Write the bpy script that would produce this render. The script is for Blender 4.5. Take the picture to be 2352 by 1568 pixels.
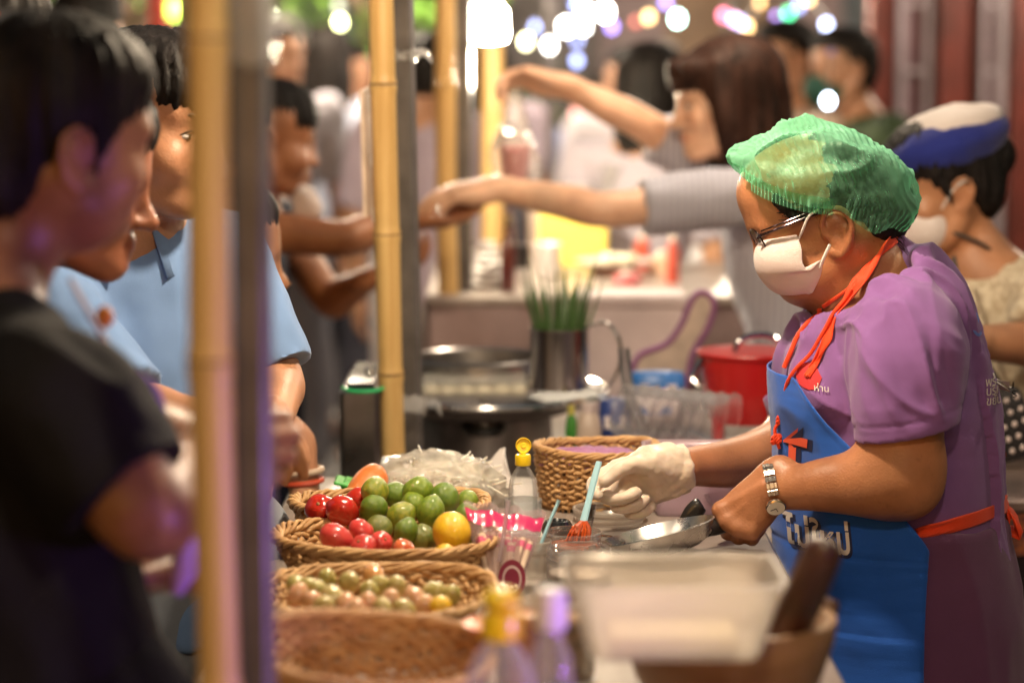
import bpy, math, random
import numpy as np
from mathutils import Vector, Matrix

for _o in list(bpy.data.objects):
    bpy.data.objects.remove(_o)
SC = bpy.context.scene
COL = SC.collection
R = math.radians
rnd = random.Random(7)

# ---------------------------------------------------------------- camera
CAM = np.array([0.0, 0.0, 1.55])
PITCH = R(7.0)
FPX = 2352 * 85 / 36.0          # focal length in units of the photograph (2352 wide)
cam = bpy.data.cameras.new("camera")
cam.lens = 85
cam.sensor_width = 36
cam.clip_start = 0.05
cam.clip_end = 400
cam.dof.use_dof = True
cam.dof.focus_distance = 3.27
cam.dof.aperture_fstop = 2.2
cam_ob = bpy.data.objects.new("camera", cam)
COL.objects.link(cam_ob)
cam_ob.location = CAM
cam_ob.rotation_euler = (math.pi / 2 - PITCH, 0, 0)
SC.camera = cam_ob

# ---------------------------------------------------------------- world: night sky, faint glow of the town
world = bpy.data.worlds.new("World")
SC.world = world
world.use_nodes = True
_nt = world.node_tree
_bg = _nt.nodes["Background"]
_sky = _nt.nodes.new("ShaderNodeTexSky")
_sky.sky_type = 'NISHITA'
_sky.sun_disc = False
_sky.sun_elevation = R(4)
_sky.sun_rotation = R(200)
_sky.air_density = 1.5
_sky.dust_density = 4.0
_nt.links.new(_sky.outputs[0], _bg.inputs[0])
_bg.inputs[1].default_value = 0.10

SC.view_settings.view_transform = 'Standard'
SC.view_settings.look = 'None'
SC.view_settings.gamma = 1.0
SC.view_settings.exposure = 0.55
SC.view_settings.use_curve_mapping = False
SC.cycles.use_denoising = True
SC.cycles.max_bounces = 8
SC.cycles.transparent_max_bounces = 24
SC.cycles.sample_clamp_indirect = 4.0
SC.cycles.caustics_reflective = False
SC.cycles.caustics_refractive = False

def dvec(px, py):
    a = (px - 1176) / FPX
    b = -(py - 784) / FPX
    s, c = math.sin(PITCH), math.cos(PITCH)
    return np.array([a, b * s + c, b * c - s])
def WY(px, py, Y):
    d = dvec(px, py)
    return CAM + d * (Y / d[1])
def WZ(px, py, Z):
    d = dvec(px, py)
    return CAM + d * ((Z - CAM[2]) / d[2])

# ---------------------------------------------------------------- scene objects
def tag(o, label=None, cat=None, group=None, kind=None):
    if label: o["label"] = label
    if cat: o["category"] = cat
    if group: o["group"] = group
    if kind: o["kind"] = kind
    return o
def thing(name, label, cat, loc=(0, 0, 0), group=None):
    o = bpy.data.objects.new(name, None)
    o.empty_display_size = 0.05
    COL.objects.link(o)
    o.location = tuple(float(v) for v in loc)
    return tag(o, label, cat, group)
def root_loc(o):
    while o.parent is not None:
        o = o.parent
    return np.array(o.location)
def put(name, me, m, parent=None):
    """link a mesh whose vertices are in world coordinates, as a part of parent"""
    o = bpy.data.objects.new(name, me)
    COL.objects.link(o)
    if m is not None and not me.materials:
        me.materials.append(m)
    if parent is not None:
        off = root_loc(parent)
        co = np.empty(len(me.vertices) * 3, np.float32)
        me.vertices.foreach_get("co", co)
        co = (co.reshape(-1, 3) - off).astype(np.float32)
        me.vertices.foreach_set("co", co.ravel())
        me.update()
        o.parent = parent
    return o
def link_copy(name, me, parent=None, loc=(0, 0, 0), rot=None, scale=None):
    """another object that shares mesh data"""
    o = bpy.data.objects.new(name, me)
    COL.objects.link(o)
    o.parent = parent
    o.location = tuple(float(v) for v in loc)
    if rot is not None: o.rotation_euler = rot
    if scale is not None: o.scale = scale if hasattr(scale, '__len__') else (scale,) * 3
    return o
def mesh_np(name, V, F, smooth=True):
    me = bpy.data.meshes.new(name)
    V = np.asarray(V, np.float32)
    if isinstance(F, np.ndarray):
        n, k = F.shape
        me.vertices.add(len(V)); me.vertices.foreach_set("co", V.ravel())
        me.loops.add(n * k); me.loops.foreach_set("vertex_index", F.astype(np.int32).ravel())
        me.polygons.add(n)
        me.polygons.foreach_set("loop_start", np.arange(0, n * k, k, dtype=np.int32))
        me.update(calc_edges=True)
    else:
        me.from_pydata([tuple(map(float, v)) for v in V], [], F)
        me.update()
    if smooth:
        me.polygons.foreach_set("use_smooth", np.ones(len(me.polygons), bool))
    return me

def catmull(P, sub=4):
    P = np.asarray(P, float)
    if len(P) < 3 or sub <= 1:
        return P
    E = np.vstack([2 * P[0] - P[1], P, 2 * P[-1] - P[-2]])
    out = []
    for i in range(1, len(E) - 2):
        p0, p1, p2, p3 = E[i - 1], E[i], E[i + 1], E[i + 2]
        for j in range(sub):
            t = j / sub
            out.append(0.5 * (2 * p1 + (p2 - p0) * t + (2 * p0 - 5 * p1 + 4 * p2 - p3) * t * t + (3 * p1 - p0 - 3 * p2 + p3) * t ** 3))
    out.append(P[-1])
    return np.array(out)
def nrm(v):
    v = np.asarray(v, float)
    return v / max(1e-9, np.linalg.norm(v))

class MB:
    """mesh builder, world coordinates"""
    def __init__(s): s.v, s.f = [], []
    def add(s, V, F):
        b = len(s.v)
        s.v.extend([tuple(map(float, p)) for p in V]); s.f.extend([tuple(b + i for i in f) for f in F])
        return s
    def box(s, c, size, rot=None, bevel=0.0):
        c = np.array(c, float); h = np.array(size, float) / 2
        M = np.eye(3) if rot is None else np.array(rot)
        b = min(bevel, h.min() * 0.95)
        if b <= 0:
            P = [(x, y, z) for x in (-1, 1) for y in (-1, 1) for z in (-1, 1)]
            V = [c + M @ (np.array(p) * h) for p in P]
            return s.add(V, [(0, 1, 3, 2), (4, 6, 7, 5), (0, 4, 5, 1), (2, 3, 7, 6), (0, 2, 6, 4), (1, 5, 7, 3)])
        # bevelled box: three vertices per corner
        V, ix = [], {}
        for x in (-1, 1):
            for y in (-1, 1):
                for z in (-1, 1):
                    sg = np.array((x, y, z))
                    for a in range(3):
                        q = sg * (h - b); q[a] = sg[a] * h[a]
                        ix[(x, y, z, a)] = len(V); V.append(c + M @ q)
        F = []
        for a in range(3):
            o = [i for i in range(3) if i != a]
            for sg in (-1, 1):
                q = []
                for (u, w) in ((-1, -1), (1, -1), (1, 1), (-1, 1)):
                    k = [0, 0, 0]; k[a] = sg; k[o[0]] = u; k[o[1]] = w
                    q.append(ix[(*k, a)])
                F.append(tuple(q))
            for u in (-1, 1):
                for w in (-1, 1):
                    k1 = [0, 0, 0]; k1[a] = -1; k1[o[0]] = u; k1[o[1]] = w
                    k2 = list(k1); k2[a] = 1
                    F.append((ix[(*k1, o[0])], ix[(*k1, o[1])], ix[(*k2, o[1])], ix[(*k2, o[0])]))
        for x in (-1, 1):
            for y in (-1, 1):
                for z in (-1, 1):
                    F.append(tuple(ix[(x, y, z, a)] for a in range(3)))
        return s.add(V, F)
    def tube(s, P, r, n=10, cap=True, sub=1, squash=None, closed=False, up=None):
        P = np.asarray(P, float)
        r = np.full(len(P), r, float) if not hasattr(r, '__len__') else np.asarray(r, float)
        if sub > 1:
            Q = catmull(np.column_stack([P, r]), sub); P, r = Q[:, :3], np.maximum(Q[:, 3], 1e-5)
        m = len(P)
        if closed:
            T = np.array([nrm(P[(i + 1) % m] - P[i - 1]) for i in range(m)])
        else:
            T = np.array([nrm(P[min(i + 1, m - 1)] - P[max(i - 1, 0)]) for i in range(m)])
        a = np.array((0, 0, 1.0)) if up is None else np.array(up, float)
        if abs(T[0] @ nrm(a)) > 0.95: a = np.array((1.0, 0, 0))
        u = nrm(a - T[0] * (a @ T[0]))
        V, F = [], []
        for i in range(m):
            u = nrm(u - T[i] * (u @ T[i])); w = np.cross(T[i], u)
            for k in range(n):
                th = 2 * math.pi * k / n
                su = 1.0 if squash is None else squash
                V.append(P[i] + r[i] * (math.cos(th) * u * su + math.sin(th) * w))
        for i in range(m if closed else m - 1):
            j = (i + 1) % m
            for k in range(n):
                l = (k + 1) % n
                F.append((i * n + k, i * n + l, j * n + l, j * n + k))
        if cap and not closed:
            F.append(tuple(range(n - 1, -1, -1))); F.append(tuple((m - 1) * n + k for k in range(n)))
        return s.add(V, F)
    def lathe(s, prof, c=(0, 0, 0), n=32, axis=None, sx=1.0, sy=1.0, wob=None):
        """prof: list of (r, z); open profile swept round the axis"""
        c = np.array(c, float)
        A = nrm(axis if axis is not None else (0, 0, 1))
        a = np.array((1.0, 0, 0)) if abs(A[0]) < 0.9 else np.array((0, 1.0, 0))
        u = nrm(a - A * (a @ A)); w = np.cross(A, u)
        V, F, idx = [], [], []
        for (r, z) in prof:
            if r < 1e-6:
                idx.append([len(V)] * n); V.append(c + A * z)
            else:
                row = []
                for k in range(n):
                    th = 2 * math.pi * k / n
                    rr = r if wob is None else r * (1 + wob(th, z))
                    row.append(len(V)); V.append(c + A * z + rr * (math.cos(th) * u * sx + math.sin(th) * w * sy))
                idx.append(row)
        for i in range(len(prof) - 1):
            p, q = idx[i], idx[i + 1]
            for k in range(n):
                l = (k + 1) % n
                f = []
                for t in (p[k], p[l], q[l], q[k]):
                    if t not in f: f.append(t)
                if len(f) > 2: F.append(tuple(f))
        return s.add(V, F)
    def ball(s, c, r, n=16, m=10, rot=None, fn=None):
        c = np.array(c, float); r = np.array(r if hasattr(r, '__len__') else (r,) * 3, float)
        M = np.eye(3) if rot is None else np.array(rot)
        V, F = [], []
        for i in range(m + 1):
            ph = math.pi * i / m
            for k in range(n):
                th = 2 * math.pi * k / n
                d = np.array((math.sin(ph) * math.cos(th), math.sin(ph) * math.sin(th), math.cos(ph)))
                q = d * r * (1 if fn is None else fn(d))
                V.append(c + M @ q)
                if i in (0, m): break
        def ix(i, k):
            if i == 0: return 0
            if i == m: return 1 + (m - 1) * n
            return 1 + (i - 1) * n + k % n
        for i in range(m):
            for k in range(n):
                f = []
                for t in (ix(i, k), ix(i + 1, k), ix(i + 1, k + 1), ix(i, k + 1)):
                    if t not in f: f.append(t)
                if len(f) > 2: F.append(tuple(f))
        return s.add(V, F)
    def grid(s, G, closed_u=False):
        """G[i][j] points"""
        G = np.asarray(G, float); a, b = G.shape[:2]
        F = []
        for i in range(a if closed_u else a - 1):
            for j in range(b - 1):
                i2 = (i + 1) % a
                F.append((i * b + j, i2 * b + j, i2 * b + j + 1, i * b + j + 1))
        return s.add(G.reshape(-1, 3), F)
    def poly(s, pts2, y0, y1, fn):
        """prism: 2-D outline extruded; fn(u, v, w) -> world"""
        n = len(pts2)
        V = [fn(p[0], p[1], y0) for p in pts2] + [fn(p[0], p[1], y1) for p in pts2]
        F = [tuple(range(n - 1, -1, -1)), tuple(range(n, 2 * n))] + [(i, (i + 1) % n, n + (i + 1) % n, n + i) for i in range(n)]
        return s.add(V, F)
    def mesh(s, name='mesh', smooth=True, angle=None):
        me = mesh_np(name, s.v, s.f, smooth)
        if angle is not None:
            me.set_sharp_from_angle(angle=R(angle))
        return me
    def put(s, name, m, parent=None, smooth=True, angle=35):
        return put(name, s.mesh(name, smooth, angle), m, parent)

# ---------------------------------------------------------------- noise (vectorised)
def _h(ix, iy, iz, seed):
    n = (ix * 374761393 + iy * 668265263 + iz * 2147483647 + seed * 1274126177) & 0xffffffff
    n = ((n ^ (n >> 13)) * 1274126177) & 0xffffffff
    n = (n ^ (n >> 16)) & 0xffff
    return n / 32767.5 - 1.0
def vnoise(P, seed=0):
    P = np.asarray(P, float)
    I = np.floor(P).astype(np.int64); f = P - I; f = f * f * (3 - 2 * f)
    o = 0
    for a in (0, 1):
        for b in (0, 1):
            for c in (0, 1):
                w = (f[:, 0] if a else 1 - f[:, 0]) * (f[:, 1] if b else 1 - f[:, 1]) * (f[:, 2] if c else 1 - f[:, 2])
                o = o + w * _h(I[:, 0] + a, I[:, 1] + b, I[:, 2] + c, seed)
    return o
def fbm(P, seed=0, oct=3):
    P = np.asarray(P, float)
    return sum(vnoise(P * 2 ** i, seed + i) * 0.5 ** i for i in range(oct))

# ---------------------------------------------------------------- signed distance modelling
class Frame:
    def __init__(s, o, front, up=(0, 0, 1), scale=1.0):
        s.o = np.array(o, float)
        f = nrm(front); u = np.array(up, float); u = nrm(u - f * (u @ f))
        s.R = np.column_stack([np.cross(f, u), f, u]); s.s = scale
    def p(s, q): return s.o + s.R @ (np.asarray(q, float) * s.s)
    def loc(s, P): return ((np.asarray(P) - s.o) @ s.R) / s.s
class SDF:
    def __init__(s, lo, hi, vox):
        s.lo = np.array(lo, float); s.vox = vox
        n = np.ceil((np.array(hi) - s.lo) / vox).astype(int) + 1
        s.V = np.full(n, 0.5, np.float32)
        s.ax = [(s.lo[i] + vox * np.arange(n[i])).astype(np.float32) for i in range(3)]
    def win(s, lo, hi):
        sl, co = [], []
        for i in range(3):
            a = max(0, int((lo[i] - s.lo[i]) / s.vox)); b = min(s.V.shape[i], int((hi[i] - s.lo[i]) / s.vox) + 2)
            if b <= a: return None, None
            sl.append(slice(a, b)); co.append(s.ax[i][a:b])
        return tuple(sl), (co[0][:, None, None], co[1][None, :, None], co[2][None, None, :])
    def mix(s, sl, d, k, sub=False):
        a = s.V[sl]
        if sub:
            d = -d
            if k > 0:
                h = np.maximum(k - np.abs(a - d), 0) / k
                s.V[sl] = np.maximum(a, d) + h * h * k * 0.25
            else: s.V[sl] = np.maximum(a, d)
        elif k > 0:
            h = np.maximum(k - np.abs(a - d), 0) / k
            s.V[sl] = np.minimum(a, d) - h * h * k * 0.25
        else: s.V[sl] = np.minimum(a, d)
    def chain(s, P, r, k=0.02, sub=4, sq=None, neg=False, cap=None):
        P = np.asarray(P, float); r = np.asarray(r if hasattr(r, '__len__') else [r] * len(P), float)
        Q = catmull(np.column_stack([P, r]), sub) if len(P) > 2 else np.column_stack([P, r])
        P, r = Q[:, :3], Q[:, 3]
        fac = 1.0
        if sq is not None:
            n, fac = nrm(sq[0]), sq[1]
        m = r.max() * max(1, 1 / fac) + k + 3 * s.vox
        sl, co = s.win(P.min(0) - m, P.max(0) + m)
        if sl is None: return s
        D = np.full(s.V[sl].shape, 0.5, np.float32)
        for i in range(len(P) - 1):
            a, b = P[i], P[i + 1]
            mm = max(r[i], r[i + 1]) * max(1, 1 / fac) + k + 3 * s.vox
            lo, hi = np.minimum(a, b) - mm, np.maximum(a, b) + mm
            s2, c2 = s.win(lo, hi)
            if s2 is None: continue
            rel = tuple(slice(s2[j].start - sl[j].start, s2[j].stop - sl[j].start) for j in range(3))
            q = [c2[j] - np.float32(a[j]) for j in range(3)]; ab = b - a
            if sq is not None:
                dn = (q[0] * n[0] + q[1] * n[1] + q[2] * n[2]) * (fac - 1)
                q = [q[j] + dn * n[j] for j in range(3)]
                ab = ab + n * ((ab @ n) * (fac - 1))
            L = max(1e-9, ab @ ab)
            t = np.clip((q[0] * ab[0] + q[1] * ab[1] + q[2] * ab[2]) / L, 0, 1)
            d = np.sqrt((q[0] - t * ab[0]) ** 2 + (q[1] - t * ab[1]) ** 2 + (q[2] - t * ab[2]) ** 2) - (r[i] + t * (r[i + 1] - r[i]))
            if d.shape != D[rel].shape: d = np.broadcast_to(d, D[rel].shape)
            D[rel] = np.minimum(D[rel], d)
        if cap is not None:
            n_ = nrm(cap[1]); p_ = cap[0]
            D = np.maximum(D, (co[0] - np.float32(p_[0])) * n_[0] + (co[1] - np.float32(p_[1])) * n_[1] + (co[2] - np.float32(p_[2])) * n_[2]).astype(np.float32)
        s.mix(sl, D, k, neg)
        return s
    def ell(s, c, r, k=0.02, Rm=None, neg=False):
        c = np.array(c, float); r = np.array(r if hasattr(r, '__len__') else (r,) * 3, float)
        Rm = np.eye(3) if Rm is None else np.asarray(Rm)
        ext = np.sqrt(((Rm * r) ** 2).sum(1)) + k + 3 * s.vox
        sl, co = s.win(c - ext, c + ext)
        if sl is None: return s
        q = [co[j] - np.float32(c[j]) for j in range(3)]
        l = [q[0] * Rm[0, j] + q[1] * Rm[1, j] + q[2] * Rm[2, j] for j in range(3)]
        k0 = np.sqrt(sum((l[j] / r[j]) ** 2 for j in range(3))); k1 = np.sqrt(sum((l[j] / r[j] ** 2) ** 2 for j in range(3))) + 1e-6
        s.mix(sl, k0 * (k0 - 1) / k1, k, neg)
        return s
    def fchain(s, F, P, r, **kw):
        r = np.asarray(r if hasattr(r, '__len__') else [r] * len(P)) * F.s
        return s.chain([F.p(p) for p in P], r, **kw)
    def fell(s, F, c, r, k=0.02, rot=None, neg=False):
        M = F.R if rot is None else F.R @ np.asarray(rot)
        return s.ell(F.p(c), np.array(r if hasattr(r, '__len__') else (r,) * 3) * F.s, k, M, neg)
    def cut(s, p, n, k=0.0, box=None):
        """remove everything on the side n points to (within box)"""
        n = nrm(n)
        if box is None: sl, co = s.win(s.lo, s.lo + s.vox * np.array(s.V.shape))
        else: sl, co = s.win(*box)
        if sl is None: return s
        d = (co[0] - np.float32(p[0])) * n[0] + (co[1] - np.float32(p[1])) * n[1] + (co[2] - np.float32(p[2])) * n[2]
        s.mix(sl, -d, k, True)
        return s
    def geo(s):
        V = s.V; S = V < 0
        cnt = np.zeros(tuple(n - 1 for n in V.shape), np.uint8)
        offs = [(a, b, c) for a in (0, 1) for b in (0, 1) for c in (0, 1)]
        n = V.shape
        for a, b, c in offs:
            cnt += S[a:n[0] - 1 + a, b:n[1] - 1 + b, c:n[2] - 1 + c]
        mask = (cnt > 0) & (cnt < 8)
        idx = np.argwhere(mask)
        ids = np.full(mask.shape, -1, np.int32); ids[mask] = np.arange(len(idx))
        cv = {o: V[idx[:, 0] + o[0], idx[:, 1] + o[1], idx[:, 2] + o[2]] for o in offs}
        acc = np.zeros((len(idx), 3)); num = np.zeros(len(idx))
        for o in offs:
            for ax in range(3):
                if o[ax]: continue
                o2 = list(o); o2[ax] = 1; o2 = tuple(o2)
                va, vb = cv[o], cv[o2]
                x = (va < 0) != (vb < 0)
                t = np.where(x, va / np.where(x, va - vb, 1), 0)
                p = np.tile(np.array(o, float), (len(idx), 1)); p[:, ax] = t
                acc += p * x[:, None]; num += x
        P = (idx + acc / num[:, None]) * s.vox + s.lo
        faces = []
        for ax in range(3):
            sl0 = [slice(1, None)] * 3; sl1 = [slice(1, None)] * 3
            sl0[ax] = slice(0, -1); sl1[ax] = slice(1, None)
            A, B = S[tuple(sl0)], S[tuple(sl1)]
            e = np.argwhere(A != B)
            if not len(e): continue
            g = e + 1; g[:, ax] -= 1
            inside = S[g[:, 0], g[:, 1], g[:, 2]]
            b, c = [(1, 2), (2, 0), (0, 1)][ax]
            ok = np.all(g < np.array(mask.shape), axis=1); g, inside = g[ok], inside[ok]
            def cell(db, dc):
                q = g.copy(); q[:, b] += db; q[:, c] += dc
                return ids[q[:, 0], q[:, 1], q[:, 2]]
            q = np.column_stack([cell(-1, -1), cell(0, -1), cell(0, 0), cell(-1, 0)])
            q[~inside] = q[~inside][:, ::-1]
            faces.append(q)
        F = np.vstack(faces); F = F[(F >= 0).all(1)]
        return P, F
def vnormals(P, F):
    n = np.cross(P[F[:, 2]] - P[F[:, 0]], P[F[:, 3]] - P[F[:, 1]])
    N = np.zeros_like(P)
    for j in range(4): np.add.at(N, F[:, j], n)
    return N / np.maximum(1e-12, np.linalg.norm(N, axis=1))[:, None]
def relax(P, F, it=2, lam=0.5):
    for _ in range(it):
        A = np.zeros_like(P); c = np.zeros(len(P))
        for j in range(4):
            a, b = F[:, j], F[:, (j + 1) % 4]
            np.add.at(A, a, P[b]); np.add.at(c, a, 1); np.add.at(A, b, P[a]); np.add.at(c, b, 1)
        P = P + lam * (A / np.maximum(c, 1)[:, None] - P)
    return P
def sdf_put(name, sdf, m, parent, smooth=2, disp=None, color=None):
    P, F = sdf.geo()
    P = relax(P, F, smooth)
    if disp is not None:
        N = vnormals(P, F)
        P = P + N * disp(P, N)[:, None]
    me = mesh_np(name, P, F)
    if color is not None:
        C = color(P)
        at = me.color_attributes.new("tint", 'FLOAT_COLOR', 'POINT')
        at.data.foreach_set("color", np.column_stack([C, np.ones(len(C))]).astype(np.float32).ravel())
    return put(name, me, m, parent)

# ---------------------------------------------------------------- materials
MATS = {}
def _n(nt, t, **kw):
    n = nt.nodes.new(t)
    for k, v in kw.items(): setattr(n, k, v)
    return n
def mat(name, col, rough=0.5, metal=0.0, vary=0.12, scale=8.0, bump=0.0, bscale=60.0, spec=0.5, sss=0.0, sheen=0.0, coat=0.0,
        col2=None, stretch=None, detail=4.0, tint=False, aniso=0.0, rvary=0.0, trans=0.0):
    if name in MATS: return MATS[name]
    m = bpy.data.materials.new(name); m.use_nodes = True
    nt = m.node_tree; b = nt.nodes["Principled BSDF"]
    tc = _n(nt, "ShaderNodeTexCoord"); mp = _n(nt, "ShaderNodeMapping")
    nt.links.new(tc.outputs["Object"], mp.inputs[0])
    if stretch: mp.inputs["Scale"].default_value = stretch
    nz = _n(nt, "ShaderNodeTexNoise"); nz.inputs["Scale"].default_value = scale; nz.inputs["Detail"].default_value = detail
    nt.links.new(mp.outputs[0], nz.inputs[0])
    rp = _n(nt, "ShaderNodeValToRGB")
    c = np.array(col[:3]); d = np.array(col2[:3]) if col2 is not None else c * (1 - 2 * vary)
    e = c if col2 is not None else np.minimum(c * (1 + vary), 1)
    rp.color_ramp.elements[0].position = 0.3; rp.color_ramp.elements[1].position = 0.7
    rp.color_ramp.elements[0].color = (*d, 1); rp.color_ramp.elements[1].color = (*e, 1)
    nt.links.new(nz.outputs[0], rp.inputs[0])
    out = rp.outputs[0]
    if tint:
        at = _n(nt, "ShaderNodeAttribute", attribute_name="tint")
        mx = _n(nt, "ShaderNodeMix", data_type='RGBA', blend_type='MULTIPLY'); mx.inputs[0].default_value = 1
        nt.links.new(out, mx.inputs[6]); nt.links.new(at.outputs[0], mx.inputs[7]); out = mx.outputs[2]
    nt.links.new(out, b.inputs["Base Color"])
    b.inputs["Roughness"].default_value = rough; b.inputs["Metallic"].default_value = metal
    b.inputs["Specular IOR Level"].default_value = spec
    if trans: b.inputs["Transmission Weight"].default_value = trans
    if sss:
        b.inputs["Subsurface Weight"].default_value = sss
        b.inputs["Subsurface Radius"].default_value = (1.0, 0.4, 0.2); b.inputs["Subsurface Scale"].default_value = 0.008
    if sheen: b.inputs["Sheen Weight"].default_value = sheen
    if coat: b.inputs["Coat Weight"].default_value = coat; b.inputs["Coat Roughness"].default_value = 0.08
    if aniso: b.inputs["Anisotropic"].default_value = aniso
    if rvary:
        mr = _n(nt, "ShaderNodeMapRange"); mr.inputs[3].default_value = max(0.02, rough - rvary); mr.inputs[4].default_value = min(1, rough + rvary)
        nt.links.new(nz.outputs[0], mr.inputs[0]); nt.links.new(mr.outputs[0], b.inputs["Roughness"])
    if bump:
        n2 = _n(nt, "ShaderNodeTexNoise"); n2.inputs["Scale"].default_value = bscale; n2.inputs["Detail"].default_value = 3
        nt.links.new(mp.outputs[0], n2.inputs[0])
        bp = _n(nt, "ShaderNodeBump"); bp.inputs["Strength"].default_value = bump; bp.inputs["Distance"].default_value = 0.002
        nt.links.new(n2.outputs[0], bp.inputs["Height"]); nt.links.new(bp.outputs[0], b.inputs["Normal"])
    MATS[name] = m
    return m
def thin(name, col, alpha=0.25, rough=0.15, edge=0.6, transl=0.5, bump=0.0, bscale=30.0, spec=0.5):
    """clear or milky sheet: see-through, a little scattering, gloss that grows towards grazing"""
    if name in MATS: return MATS[name]
    m = bpy.data.materials.new(name); m.use_nodes = True
    nt = m.node_tree; nt.nodes.remove(nt.nodes["Principled BSDF"])
    out = nt.nodes["Material Output"]
    tr = _n(nt, "ShaderNodeBsdfTransparent"); tr.inputs[0].default_value = (*[0.5 + 0.5 * c for c in col[:3]], 1)
    p = _n(nt, "ShaderNodeBsdfPrincipled"); p.inputs["Base Color"].default_value = (*col[:3], 1)
    p.inputs["Roughness"].default_value = rough; p.inputs["Specular IOR Level"].default_value = spec
    tl = _n(nt, "ShaderNodeBsdfTranslucent"); tl.inputs[0].default_value = (*col[:3], 1)
    m1 = _n(nt, "ShaderNodeMixShader"); m1.inputs[0].default_value = transl
    nt.links.new(p.outputs[0], m1.inputs[1]); nt.links.new(tl.outputs[0], m1.inputs[2])
    fr = _n(nt, "ShaderNodeLayerWeight"); fr.inputs[0].default_value = 0.35
    ma = _n(nt, "ShaderNodeMath", operation='MULTIPLY_ADD'); ma.inputs[1].default_value = edge; ma.inputs[2].default_value = alpha
    ma.use_clamp = True
    nt.links.new(fr.outputs["Facing"], ma.inputs[0])
    m2 = _n(nt, "ShaderNodeMixShader")
    nt.links.new(ma.outputs[0], m2.inputs[0]); nt.links.new(tr.outputs[0], m2.inputs[1]); nt.links.new(m1.outputs[0], m2.inputs[2])
    gl = _n(nt, "ShaderNodeBsdfGlossy"); gl.inputs["Roughness"].default_value = max(0.04, rough * 0.6)
    f2 = _n(nt, "ShaderNodeFresnel"); f2.inputs[0].default_value = 1.45
    m3 = _n(nt, "ShaderNodeMixShader")
    mf = _n(nt, "ShaderNodeMath", operation='MULTIPLY'); mf.inputs[1].default_value = 0.55; nt.links.new(f2.outputs[0], mf.inputs[0])
    nt.links.new(mf.outputs[0], m3.inputs[0]); nt.links.new(m2.outputs[0], m3.inputs[1]); nt.links.new(gl.outputs[0], m3.inputs[2])
    nt.links.new(m3.outputs[0], out.inputs[0])
    if bump:
        tc = _n(nt, "ShaderNodeTexCoord"); nz = _n(nt, "ShaderNodeTexNoise"); nz.inputs["Scale"].default_value = bscale; nz.inputs["Detail"].default_value = 4
        nt.links.new(tc.outputs["Object"], nz.inputs[0])
        bp = _n(nt, "ShaderNodeBump"); bp.inputs["Strength"].default_value = bump; bp.inputs["Distance"].default_value = 0.004
        nt.links.new(nz.outputs[0], bp.inputs["Height"])
        for q in (p, gl, fr, f2): nt.links.new(bp.outputs[0], q.inputs["Normal"])
    MATS[name] = m
    return m
def emit(name, col, strength, sample=False):
    if name in MATS: return MATS[name]
    m = bpy.data.materials.new(name); m.use_nodes = True
    nt = m.node_tree; b = nt.nodes["Principled BSDF"]
    b.inputs["Base Color"].default_value = (*col, 1)
    b.inputs["Emission Color"].default_value = (*col, 1); b.inputs["Emission Strength"].default_value = strength
    if not sample: m.cycles.emission_sampling = 'NONE'
    MATS[name] = m
    return m
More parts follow.
